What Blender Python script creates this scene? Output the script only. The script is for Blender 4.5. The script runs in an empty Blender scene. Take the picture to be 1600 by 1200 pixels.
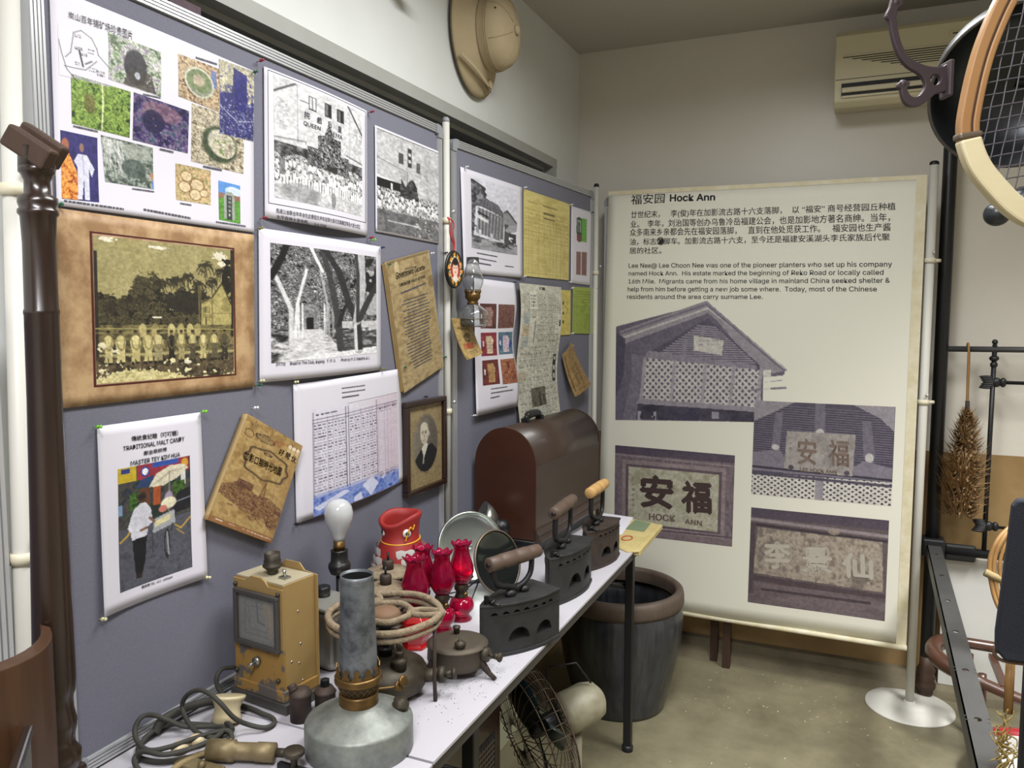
import bpy, bmesh, math, random
import numpy as np
from mathutils import Matrix, Vector
PI = math.pi
sc = bpy.context.scene
col = sc.collection
random.seed(7)

# ------------------------------------------------------------------ camera, world, lights, exposure
def lin(c):
    return tuple(((v/12.92) if v <= 0.04045 else ((v+0.055)/1.055)**2.4) for v in c)
def rgb(h):
    return tuple(int(h[i:i+2], 16)/255 for i in (0, 2, 4))

cam_d = bpy.data.cameras.new('camera'); cam = bpy.data.objects.new('camera', cam_d); col.objects.link(cam)
cam_d.sensor_width = 36; cam_d.lens = 1240/1600*36; cam_d.clip_start = .02
YAW, PITCH, ROLL = math.radians(23.4), math.radians(4.9), math.radians(.1)
fw = Vector((-math.sin(YAW)*math.cos(PITCH), math.cos(YAW)*math.cos(PITCH), -math.sin(PITCH)))
rt = Vector((math.cos(YAW), math.sin(YAW), 0)); up = rt.cross(fw)
R_ = math.cos(ROLL)*rt + math.sin(ROLL)*up; U_ = -math.sin(ROLL)*rt + math.cos(ROLL)*up
cam.matrix_world = Matrix(((R_.x, U_.x, -fw.x, 0), (R_.y, U_.y, -fw.y, 0), (R_.z, U_.z, -fw.z, 1.6), (0, 0, 0, 1)))
sc.camera = cam
w = bpy.data.worlds.new('world'); sc.world = w; w.use_nodes = True
w.node_tree.nodes['Background'].inputs[0].default_value = (.8, .9, 1, 1)
w.node_tree.nodes['Background'].inputs[1].default_value = .02

def area(name, loc, size, power, color, rot=(0, 0, 0), spread=180):
    l = bpy.data.lights.new(name, 'AREA'); l.shape = 'RECTANGLE'; l.size, l.size_y = size; l.energy = power
    l.color = color; l.spread = math.radians(spread)
    o = bpy.data.objects.new(name, l); col.objects.link(o); o.location = loc; o.rotation_euler = rot
    return o
# three recessed ceiling troffers (their louvred housings are built with the ceiling): centre, size, watts, colour, cut-off angle
LAMPS = [((-.3, 1.75), (.4, 1.2), 38, (1.0, 1.0, .99), 168), ((-.15, -.35), (.4, 1.2), 66, (1.0, .98, 1.0), 160), ((1.1, 2.1), (.4, 1.2), 64, (1.0, .995, .97), 104)]
for (lx, ly), sz_, pw, cc, spr in LAMPS: area('troffer_light', (lx, ly, 2.822), sz_, pw, cc, spread=spr)
sc.view_settings.view_transform = 'Standard'; sc.view_settings.look = 'None'
sc.view_settings.exposure = 0; sc.view_settings.gamma = 1; sc.view_settings.use_curve_mapping = False
sc.cycles.use_denoising = True
sc.cycles.max_bounces = 8; sc.cycles.caustics_reflective = False; sc.cycles.caustics_refractive = False

# ------------------------------------------------------------------ materials
def mat(name, c1, rough=.6, metal=0, c2=None, scale=8, sharp=.5, bump=0, bscale=60, stretch=None, detail=6, trans=0, ior=1.45, alpha=1, coat=0, emit=None):
    m = bpy.data.materials.new(name); m.use_nodes = True
    nt = m.node_tree; N = nt.nodes; L = nt.links; b = N['Principled BSDF']
    c1 = rgb(c1) if isinstance(c1, str) else c1
    b.inputs['Base Color'].default_value = lin(c1)+(1,)
    b.inputs['Roughness'].default_value = rough; b.inputs['Metallic'].default_value = metal
    if trans: b.inputs['Transmission Weight'].default_value = trans; b.inputs['IOR'].default_value = ior
    if alpha < 1: b.inputs['Alpha'].default_value = alpha
    if coat: b.inputs['Coat Weight'].default_value = coat; b.inputs['Coat Roughness'].default_value = .15
    if emit: b.inputs['Emission Color'].default_value = lin(rgb(emit[0]))+(1,); b.inputs['Emission Strength'].default_value = emit[1]
    tc = N.new('ShaderNodeTexCoord'); mp = N.new('ShaderNodeMapping'); L.new(tc.outputs['Object'], mp.inputs[0])
    if stretch: mp.inputs['Scale'].default_value = stretch
    if c2:
        c2 = rgb(c2) if isinstance(c2, str) else c2
        n = N.new('ShaderNodeTexNoise'); n.inputs['Scale'].default_value = scale; n.inputs['Detail'].default_value = detail
        n.inputs['Roughness'].default_value = .65
        L.new(mp.outputs[0], n.inputs['Vector'])
        r = N.new('ShaderNodeValToRGB'); r.color_ramp.elements[0].position = .5-.28*(1-sharp); r.color_ramp.elements[1].position = .52+.28*(1-sharp)
        r.color_ramp.elements[0].color = lin(c1)+(1,); r.color_ramp.elements[1].color = lin(c2)+(1,)
        L.new(n.outputs[0], r.inputs[0]); L.new(r.outputs[0], b.inputs['Base Color'])
    if bump:
        n2 = N.new('ShaderNodeTexNoise'); n2.inputs['Scale'].default_value = bscale; n2.inputs['Detail'].default_value = 4
        L.new(mp.outputs[0], n2.inputs['Vector'])
        bp = N.new('ShaderNodeBump'); bp.inputs['Strength'].default_value = bump; bp.inputs['Distance'].default_value = .004
        L.new(n2.outputs[0], bp.inputs['Height']); L.new(bp.outputs[0], b.inputs['Normal'])
    return m
def print_mat():
    m = bpy.data.materials.new('printed_paper'); m.use_nodes = True; nt = m.node_tree; b = nt.nodes['Principled BSDF']
    a = nt.nodes.new('ShaderNodeAttribute'); a.attribute_name = 'Col'; nt.links.new(a.outputs['Color'], b.inputs['Base Color'])
    b.inputs['Roughness'].default_value = .5
    return m

# ------------------------------------------------------------------ mesh builder
class MB:
    def __init__(s): s.v = []; s.f = []; s.sm = []
    def add(s, vs, fs, smooth=False, M=None):
        b = len(s.v)
        if M is not None: vs = [tuple(M @ Vector(p)) for p in vs]
        s.v += [tuple(p) for p in vs]; s.f += [tuple(i+b for i in f) for f in fs]; s.sm += [smooth]*len(fs); return s
    def box(s, x0, x1, y0, y1, z0, z1, M=None):
        vs = [(x, y, z) for z in (z0, z1) for y in (y0, y1) for x in (x0, x1)]
        return s.add(vs, [(0, 2, 3, 1), (4, 5, 7, 6), (0, 1, 5, 4), (2, 6, 7, 3), (0, 4, 6, 2), (1, 3, 7, 5)], M=M)
    def lathe(s, prof, seg=32, M=None, smooth=True, cap=True, wave=None):
        vs = []; fs = []; n = len(prof)
        for k in range(seg):
            a = 2*PI*k/seg
            for i, (r, z) in enumerate(prof):
                rr, zz = (r, z) if wave is None else wave(i, a, r, z)
                vs.append((rr*math.cos(a), rr*math.sin(a), zz))
        for k in range(seg):
            j = (k+1) % seg
            for i in range(n-1): fs.append((k*n+i, j*n+i, j*n+i+1, k*n+i+1))
        if cap:
            if prof[0][0] > 1e-5: fs.append(tuple(k*n for k in range(seg))[::-1])
            if prof[-1][0] > 1e-5: fs.append(tuple(k*n+n-1 for k in range(seg)))
        return s.add(vs, fs, smooth, M)
    def cyl(s, p0, p1, r, r1=None, seg=16, smooth=True):
        p0 = Vector(p0); p1 = Vector(p1); d = p1-p0; L = d.length
        M = Matrix.Translation(p0) @ d.to_track_quat('Z', 'Y').to_matrix().to_4x4()
        return s.lathe([(r, 0), (r if r1 is None else r1, L)], seg, M, smooth)
    def tube(s, pts, r, seg=8, closed=False, flat=None):
        pts = [Vector(p) for p in pts]; n = len(pts); vs = []; fs = []
        rs = r if isinstance(r, (list, tuple)) else [r]*n
        prev = None
        for i, p in enumerate(pts):
            a = pts[(i-1) % n] if (closed or i > 0) else p; b = pts[(i+1) % n] if (closed or i < n-1) else p
            t = (b-a).normalized()
            if prev is None:
                u = t.orthogonal().normalized() if flat is None else (Vector(flat)-t*t.dot(Vector(flat))).normalized()
            else:
                u = (prev-t*t.dot(prev)).normalized()
            prev = u; v = t.cross(u)
            for k in range(seg):
                c = 2*PI*k/seg; vs.append(p+(u*math.cos(c)+v*math.sin(c))*rs[i])
        m = n if closed else n-1
        for i in range(m):
            j = (i+1) % n
            for k in range(seg):
                l = (k+1) % seg; fs.append((i*seg+k, i*seg+l, j*seg+l, j*seg+k))
        if not closed:
            fs.append(tuple(range(seg))[::-1]); fs.append(tuple((n-1)*seg+k for k in range(seg)))
        return s.add(vs, fs, True)
    def sweep(s, pts, sect, upv=(0, 0, 1), closed=False):
        """sect: list of (a,b) offsets along (side, up)"""
        pts = [Vector(p) for p in pts]; n = len(pts); m = len(sect); vs = []; fs = []; upv = Vector(upv)
        for i, p in enumerate(pts):
            a = pts[(i-1) % n] if (closed or i > 0) else p; b = pts[(i+1) % n] if (closed or i < n-1) else p
            t = (b-a).normalized(); sd = t.cross(upv).normalized(); u = sd.cross(t)
            for (x, y) in sect: vs.append(p+sd*x+u*y)
        for i in range(n if closed else n-1):
            j = (i+1) % n
            for k in range(m):
                l = (k+1) % m; fs.append((i*m+k, i*m+l, j*m+l, j*m+k))
        if not closed: fs.append(tuple(range(m))[::-1]); fs.append(tuple((n-1)*m+k for k in range(m)))
        return s.add(vs, fs)
    def prism(s, poly, z0, z1, M=None, smooth=False):
        n = len(poly); vs = [(x, y, z0) for x, y in poly]+[(x, y, z1) for x, y in poly]
        fs = [tuple(range(n))[::-1], tuple(range(n, 2*n))]
        b = len(s.v); s.add(vs, fs, False, M)
        s.f += [(b+i, b+(i+1) % n, b+(i+1) % n+n, b+i+n) for i in range(n)]; s.sm += [smooth]*n
        return s
    def sphere(s, c, r, seg=20, rings=12, sc_=(1, 1, 1), M=None):
        T = Matrix.Translation(c) @ Matrix.Diagonal((sc_[0], sc_[1], sc_[2], 1))
        if M is not None: T = M @ T
        return s.lathe([(max(r*math.sin(PI*i/rings), 0), -r*math.cos(PI*i/rings)) for i in range(rings+1)], seg, T, cap=False)

WM = {}   # world matrix of every object made here
def wm(o): return WM[o.name] if o is not None else Matrix.Identity(4)
def tag(o, label=None, cat=None, group=None, kind=None):
    for k, v in (('label', label), ('category', cat), ('group', group), ('kind', kind)):
        if v: o[k] = v
    return o
def thing(name, label, cat, loc=(0, 0, 0), rot=(0, 0, 0), group=None, M=None):
    o = bpy.data.objects.new(name, None); col.objects.link(o); o.empty_display_size = .05
    if M is None:
        o.location = loc; o.rotation_euler = rot
        M = Matrix.LocRotScale(Vector(loc), Matrix.Rotation(rot[2], 3, 'Z') @ Matrix.Rotation(rot[1], 3, 'Y') @ Matrix.Rotation(rot[0], 3, 'X'), None)
    else: o.matrix_world = M
    WM[o.name] = M
    return tag(o, label, cat, group)
def obj(name, mb, m, parent=None, world=False, bevel=0, bseg=2, origin=None, label=None, solid=0):
    """mb in the parent's local frame (world=True: in world coordinates)"""
    vs = mb.v; L = Matrix.Identity(4)
    if world and parent is not None:
        inv = wm(parent).inverted(); vs = [tuple(inv @ Vector(p)) for p in vs]
    o = None
    me = bpy.data.meshes.new(name)
    loc = Vector((0, 0, 0))
    if parent is None or origin:
        a = np.array(vs); loc = Vector((float((a[:, 0].min()+a[:, 0].max())/2), float((a[:, 1].min()+a[:, 1].max())/2), float(a[:, 2].min())))
        if origin: loc = Vector(origin)
        vs = [(p[0]-loc.x, p[1]-loc.y, p[2]-loc.z) for p in vs]
    me.from_pydata(vs, [], mb.f); me.polygons.foreach_set('use_smooth', mb.sm); me.update()
    bm = bmesh.new(); bm.from_mesh(me); bmesh.ops.recalc_face_normals(bm, faces=bm.faces); bm.to_mesh(me); bm.free()
    if m is not None: me.materials.append(m)
    o = bpy.data.objects.new(name, me); col.objects.link(o); o.location = loc
    if parent is not None: o.parent = parent; WM[o.name] = wm(parent) @ Matrix.Translation(loc)
    else: WM[o.name] = Matrix.Translation(loc)
    if bevel:
        b = o.modifiers.new('bevel', 'BEVEL'); b.width = bevel; b.segments = bseg; b.limit_method = 'ANGLE'; b.angle_limit = math.radians(40); b.harden_normals = False
    if solid:
        b = o.modifiers.new('solid', 'SOLIDIFY'); b.thickness = solid; b.offset = 0
    if label: o['label'] = label
    return o
def struct(name, mb, m, parent=None, **k):
    o = obj(name, mb, m, parent, **k); o['kind'] = 'structure'; return o
def copy_tree(o, parent=None, loc=None, rotz=None, label=None, src_world=None):
    c = o.copy(); col.objects.link(c)
    if parent is not None: c.parent = parent
    for ch in [x for x in bpy.data.objects if x.parent == o]: copy_tree(ch, c)
    if loc is not None: c.location = loc
    if rotz is not None: c.rotation_euler = (0, 0, rotz)
    if label: c['label'] = label
    return c
def bez(pts, n=12, closed=False):
    """Catmull-Rom through the points"""
    P = [Vector(p) for p in pts]; out = []; m = len(P)
    for i in range(m if closed else m-1):
        p0 = P[(i-1) % m] if (closed or i > 0) else P[i]*2-P[i+1]
        p1 = P[i]; p2 = P[(i+1) % m]
        p3 = P[(i+2) % m] if (closed or i+2 < m) else P[i+1]*2-P[i]
        for k in range(n):
            t = k/n
            out.append(.5*((2*p1)+(p2-p0)*t+(2*p0-5*p1+4*p2-p3)*t*t+(3*p1-p0-3*p2+p3)*t**3))
    if not closed: out.append(P[-1])
    return out

# planes of the display boards: s runs along the board, z up, off towards the room
XA = -1.215; TH = math.radians(3.8)
CDv = Vector((1.377, -.076, 0)).normalized()
PL = {'A': (Vector((XA, 0, 0)), Vector((0, 1, 0)), Vector((1, 0, 0))),
      'B': (Vector((XA, 2.28, 0)), Vector((math.sin(TH), math.cos(TH), 0)), Vector((math.cos(TH), -math.sin(TH), 0))),
      'C': (Vector((-1.127, 3.606, 0)), CDv, Vector((CDv.y, -CDv.x, 0)))}
def P3(pl, s, z, off=0):
    o, d, n = PL[pl]; p = o+d*s+n*off; return Vector((p.x, p.y, z))
def pbox(mb, pl, s0, s1, z0, z1, o0, o1):
    o, d, n = PL[pl]
    M = Matrix(((d.x, n.x, 0, o.x), (d.y, n.y, 0, o.y), (0, 0, 1, 0), (0, 0, 0, 1)))
    return mb.box(s0, s1, o0, o1, z0, z1, M)
# ------------------------------------------------------------------ printed pictures: each is a grid of coloured print dots (colour attribute)
class Pic:
    def __init__(s, w, h, bg='ffffff', seed=1):
        s.w, s.h = max(w, 6), max(h, 6); s.a = np.ones((s.h, s.w, 3))*np.array(rgb(bg)); s.rs = np.random.RandomState(seed)
        s.X, s.Y = np.meshgrid(np.linspace(0, 1, s.w), np.linspace(0, 1, s.h))
    def put(s, m, c, a=1.0):
        m = np.clip(m, 0, 1)[..., None]*a; s.a = s.a*(1-m)+np.array(rgb(c))*m; return s
    def rect(s, x0, y0, x1, y1, c, a=1): return s.put(((s.X >= x0) & (s.X <= x1) & (s.Y >= y0) & (s.Y <= y1)).astype(float), c, a)
    def ell(s, cx, cy, rx, ry, c, a=1, soft=.15, rot=0):
        x, y = s.X-cx, s.Y-cy
        if rot: x, y = x*math.cos(rot)+y*math.sin(rot), -x*math.sin(rot)+y*math.cos(rot)
        d = (x/rx)**2+(y/ry)**2; return s.put((1+soft-d)/(soft*2)+0, c, a)
    def ring(s, cx, cy, rx, ry, t, c, a=1):
        d = np.sqrt(((s.X-cx)/rx)**2+((s.Y-cy)/ry)**2); return s.put((np.abs(d-1) < t).astype(float), c, a)
    def polym(s, pts):
        m = np.zeros(s.X.shape, bool); n = len(pts)
        for i in range(n):
            (x0, y0), (x1, y1) = pts[i], pts[(i+1) % n]
            if y0 == y1: continue
            m ^= ((y0 > s.Y) != (y1 > s.Y)) & (s.X < (x1-x0)*(s.Y-y0)/(y1-y0)+x0)
        return m
    def poly(s, pts, c, a=1): return s.put(s.polym(pts).astype(float), c, a)
    def line(s, pts, wd, c, a=1):
        asp = s.h/s.w
        for (x0, y0), (x1, y1) in zip(pts[:-1], pts[1:]):
            dx, dy = x1-x0, (y1-y0)*asp; L = dx*dx+dy*dy+1e-9
            t = np.clip(((s.X-x0)*dx+(s.Y-y0)*asp*dy)/L, 0, 1)
            d = np.hypot(s.X-x0-t*dx, (s.Y-y0)*asp-t*dy)
            s.put(np.clip((wd-d)*s.w+.5, 0, 1), c, a)
        return s
    def noise(s, sx, sy=None, octs=4, k=.55):
        sy = sy or sx*s.h/s.w; out = 0; amp = 1; tot = 0
        for o in range(octs):
            gx, gy = max(int(sx), 1)+2, max(int(sy), 1)+2; g = s.rs.rand(gy, gx)
            fx = np.linspace(0, gx-1.001, s.w); fy = np.linspace(0, gy-1.001, s.h)
            ix, iy = fx.astype(int), fy.astype(int); tx, ty = fx-ix, (fy-iy)[:, None]
            a = g[iy][:, ix]*(1-tx)+g[iy][:, ix+1]*tx; b = g[iy+1][:, ix]*(1-tx)+g[iy+1][:, ix+1]*tx
            out = out+amp*(a*(1-ty)+b*ty); tot += amp; amp *= k; sx *= 2; sy *= 2
        return out/tot
    def mottle(s, cols, sx=8, sy=None, m=None, contrast=3.0, octs=4, k=.75):
        n = np.clip((s.noise(sx, sy, octs, k)-.5)*contrast+.5, 0, .9999)*(len(cols)-1)
        i = n.astype(int); f = (n-i)[..., None]; C = np.array([rgb(c) for c in cols])
        v = C[i]*(1-f)+C[np.minimum(i+1, len(cols)-1)]*f
        mm = np.ones(s.X.shape+(1,)) if m is None else np.clip(m, 0, 1)[..., None]
        s.a = s.a*(1-mm)+v*mm; return s
    def speck(s, c, dens, sx=40, m=None, a=1, sy=None):
        n = s.noise(sx, sy, 2, .6) > (1-dens); mm = n.astype(float)
        if m is not None: mm = mm*m
        return s.put(mm, c, a)
    def box(s, x0, y0, x1, y1): return ((s.X >= x0) & (s.X <= x1) & (s.Y >= y0) & (s.Y <= y1)).astype(float)
    def textrows(s, x0, y0, x1, y1, n, c, a=.8, fill=.55, cell=None):
        cell = cell or max(1, (y1-y0)/n*.5*s.h/s.w)
        for i in range(n):
            y = y0+(y1-y0)*i/n; x = x0
            while x < x1:
                l = s.rs.uniform(.6, 2.2)*cell; s.rect(x, y, min(x+l, x1), y+(y1-y0)/n*fill, c, a*s.rs.uniform(.5, 1)); x += l+cell*s.rs.uniform(.4, .9)
        return s

def crowd(p, x0, x1, y0, y1, n, w_, h_, cols, head='888888', feet=True):
    for k in range(n):
        x = x0+(x1-x0)*(k+.5)/n+p.rs.uniform(-.2, .2)*(x1-x0)/n; y = y0+(y1-y0)*p.rs.rand()
        c = cols[p.rs.randint(len(cols))]
        p.ell(x, y+h_*.5, w_*.5, h_*.42, c); p.ell(x, y, w_*.22, h_*.13, head)

def P_map(w, h, r):
    p = Pic(w, h, 'd8d6e0', 1)
    p.line([(.12, .62), (.22, .5), (.28, .1), (.42, .02), (.62, .12), (.72, .3), (.75, .42), (.98, .62)], .006, '333333')
    p.line([(0, .3), (.05, .55), (.14, .85), (.3, 1)], .006, '333333'); p.line([(.1, .8), (.5, .78), (.72, .55)], .006, '333333')
    p.line([(.38, .42), (.45, .72)], .016, '222222'); p.line([(.5, .66), (.62, .58)], .014, '555555')
    for x, y, a, b in ((.3, .12, .14, .07), (.3, .36, .16, .07), (.4, .46, .14, .06), (.55, .34, .12, .12), (.3, .66, .1, .08), (.56, .7, .16, .1), (.7, .72, .2, .14)):
        p.textrows(x, y, x+a, y+b, 2, '444444', .8, .6, .02)
    return p
def P_cave(w, h, r):
    p = Pic(w, h, '888888', 2).mottle(['4c5b45', '8a9a7c', 'c8cdbf', '7a6d85', 'd9dccf'], 9)
    p.ell(.5, .55, .22, .38, '2d2a30'); p.poly([(.25, 1), (.4, .6), (.8, .6), (.9, 1)], '3b3530', .8)
    p.speck('e8e8e8', .12, 30); p.ell(.53, .72, .05, .08, 'b7bcc4'); p.speck('cfd8c6', .25, 40, p.box(.7, .2, 1, .9)); p.speck('6f9a58', .3, 20, p.box(0, .4, .25, 1))
    return p
def P_bowl(w, h, r):
    p = Pic(w, h, '9a8468', 3).mottle(['5f4a35', 'a58d6c', 'cdb899', '7d6a50'], 12)
    p.ell(.5, .5, .36, .34, '8b907c'); p.ell(.48, .46, .3, .26, '6d7a55'); p.ell(.48, .45, .14, .13, 'a79b86'); p.rect(.8, .1, .93, .5, '5a6fa8', .8)
    p.ring(.5, .5, .34, .32, .06, 'b9b9a8'); p.speck('d8c9ab', .15, 40); return p
def P_fern(w, h, r):
    p = Pic(w, h, '6f8f2f', 4).mottle(['1f3010', '476522', '76963a', '98b05c', '3a5218', '7f9c42'], 12, octs=5)
    for k in range(26):
        x, y = p.rs.rand(), .1+.9*p.rs.rand(); p.line([(x, y), (x+p.rs.uniform(-.15, .15), y-.12)], .008, 'b9d268' if k % 2 else '35511a', .7)
    p.line([(.5, 0), (.52, .4), (.5, 1)], .012, 'd8dca8'); p.ell(.3, .5, .1, .2, '6a5a34', .6); return p
def P_purple(w, h, r):
    p = Pic(w, h, '2c2550', 5).mottle(['17123c', '2e2657', '4d3d6b', '7d6a80', '2a4660'], 10)
    p.ell(.5, .25, .35, .2, '8c6670', .6); p.ell(.35, .5, .2, .25, '15103a', .8); p.speck('b5a7b8', .12, 40); p.speck('3d6d78', .15, 26, p.box(0, .2, .4, 1)); p.speck('8c7c98', .3, 40, p.box(.5, .6, 1, 1)); return p
def P_pot(w, h, r):
    p = Pic(w, h, 'a19882', 6).mottle(['5a5242', 'a79d86', 'd8cfba', '7c7360', 'c7bda4'], 14)
    p.ell(.52, .58, .34, .32, '3e4a35', rot=.4); p.ell(.56, .55, .27, .24, 'c4bfae', rot=.4); p.mottle(['8a8270', 'd5ccb8', '6a7a50'], 16, m=(((p.X-.6)/.22)**2+((p.Y-.6)/.2)**2 < 1).astype(float))
    p.speck('ece5d4', .12, 40); p.speck('3f3a2e', .12, 40); return p
def P_bluestone(w, h, r):
    p = Pic(w, h, '2b2a66', 7).mottle(['c2bb9a', '8d8a7c', 'ddd6b4', '55557a'], 10)
    fn = p.noise(w/3, h/3, 2, .6)-.5; M_ = p.polym([(0, .45), (.35, .4), (.4, .05), (.78, .1), (.8, .5), (1, .45), (1, 1), (0, 1)])*1.; p.put(M_, '2a2a68', .93); p.put(((p.Y > .3) & (fn > .0))*1., '2c2c66', .6); p.speck('9a9db4', .36, 34, p.box(0, .5, 1, 1)*1., .8); p.put(p.box(.42, .14, .76, .62)*(fn < .12), '232368', .9)
    p.line([(0, .62), (.5, .78), (1, .72)], .008, 'cfd0e0'); return p
def P_couple(w, h, r):
    p = Pic(w, h, '2a2760', 8).mottle(['26235a', '34306f', '2c2a62'], 5)
    p.poly([(0, .35), (.2, .3), (.4, .55), (.5, .9), (.45, 1), (0, 1)], 'b0622e'); p.mottle(['8c3f1d', 'e08a35', 'f0b35e', 'c46c3d'], 12, m=p.polym([(0, .35), (.2, .3), (.4, .55), (.5, .9), (.45, 1), (0, 1)]).astype(float))
    p.ell(.12, .2, .1, .1, '9a5f48'); p.ell(.56, .2, .06, .065, '8b6a5c'); p.poly([(.46, .3), (.7, .3), (.9, .5), (.82, .62), (.74, .5), (.74, .98), (.62, .98), (.6, .7), (.54, .98), (.42, .98), (.44, .5), (.34, .42)], 'cfd0e0')
    p.line([(.58, .3), (.6, .6)], .012, '9c9cb8'); return p
def P_falls(w, h, r):
    p = Pic(w, h, '6d756c', 9).mottle(['39423c', '6c786e', 'a3aaa2', '525f57'], 9)
    for k in range(34): x = p.rs.rand()*.4; p.line([(x, .05), (x+p.rs.uniform(-.1, .35), .3+.5*p.rs.rand())], .007, 'd5d5d2', .7)
    p.poly([(.3, .1), (.9, .02), (1, .3), (.5, .4)], '9ba198', .8); p.ell(.6, .6, .25, .22, '3a4640', .7); p.ell(1, .7, .07, .09, 'a97f62'); p.rect(.96, .82, 1, 1, '5f86c0'); return p
def P_rocks(w, h, r):
    p = Pic(w, h, 'b09a70', 10).mottle(['7e8a4e', 'b69f75', 'cdb48c', '8d7350'], 8)
    for x, y, q in ((.3, .3, .16), (.25, .6, .17), (.6, .5, .2), (.55, .78, .17), (.8, .7, .12)): p.ell(x, y, q, q*.9, 'd2bd98'); p.ring(x, y, q, q*.9, .1, '8a7048')
    p.speck('e8dcc0', .12, 30); return p
def P_grave(w, h, r):
    p = Pic(w, h, '5c93cc', 11); p.rect(0, 0, 1, .35, '5b8fd0'); p.ell(.7, .2, .4, .12, 'e5ecf5', .8); p.rect(0, .3, 1, .45, '8d6a58'); p.rect(0, .42, 1, 1, '4f8a35'); p.mottle(['3b6e24', '68a045', '4f8a35'], 12, m=p.box(0, .45, 1, 1))
    p.poly([(.25, .95), (.25, .35), (.38, .22), (.6, .22), (.72, .35), (.72, .95)], '9aa098'); p.rect(.36, .32, .62, .95, '38403c'); p.textrows(.44, .36, .54, .9, 5, 'e6e6e0', .9, .6, .05); return p
def P_border(w, h, r):
    p = Pic(w, h, 'a98a68', 12).mottle(['a07c5a', 'b8987a', 'c0a382'], 8); t = .012
    for q in ((0, 0, 1, t), (0, 1-t, 1, 1), (0, 0, t, 1), (1-t, 0, 1, 1)): p.rect(*q, '4a1a12')
    return p
def palm(p, x, y, sz, top, c='2f2b20'):
    p.line([(x, y), (x+.01, top)], .0025, c)
    for k in range(15):
        a = PI*2*k/15+p.rs.uniform(-.2, .2); L = sz*p.rs.uniform(.7, 1.1)
        q = [(x+math.cos(a)*L*t, y-math.sin(a)*L*.7*t+L*.75*t*t*t) for t in (0, .35, .7, 1)]; p.line(q, .0032, c, .9)
    p.speck(c, .5, 60, (((p.X-x)/(sz*.8))**2+((p.Y-y-sz*.15)/(sz*.7))**2 < 1).astype(float), .8)
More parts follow.
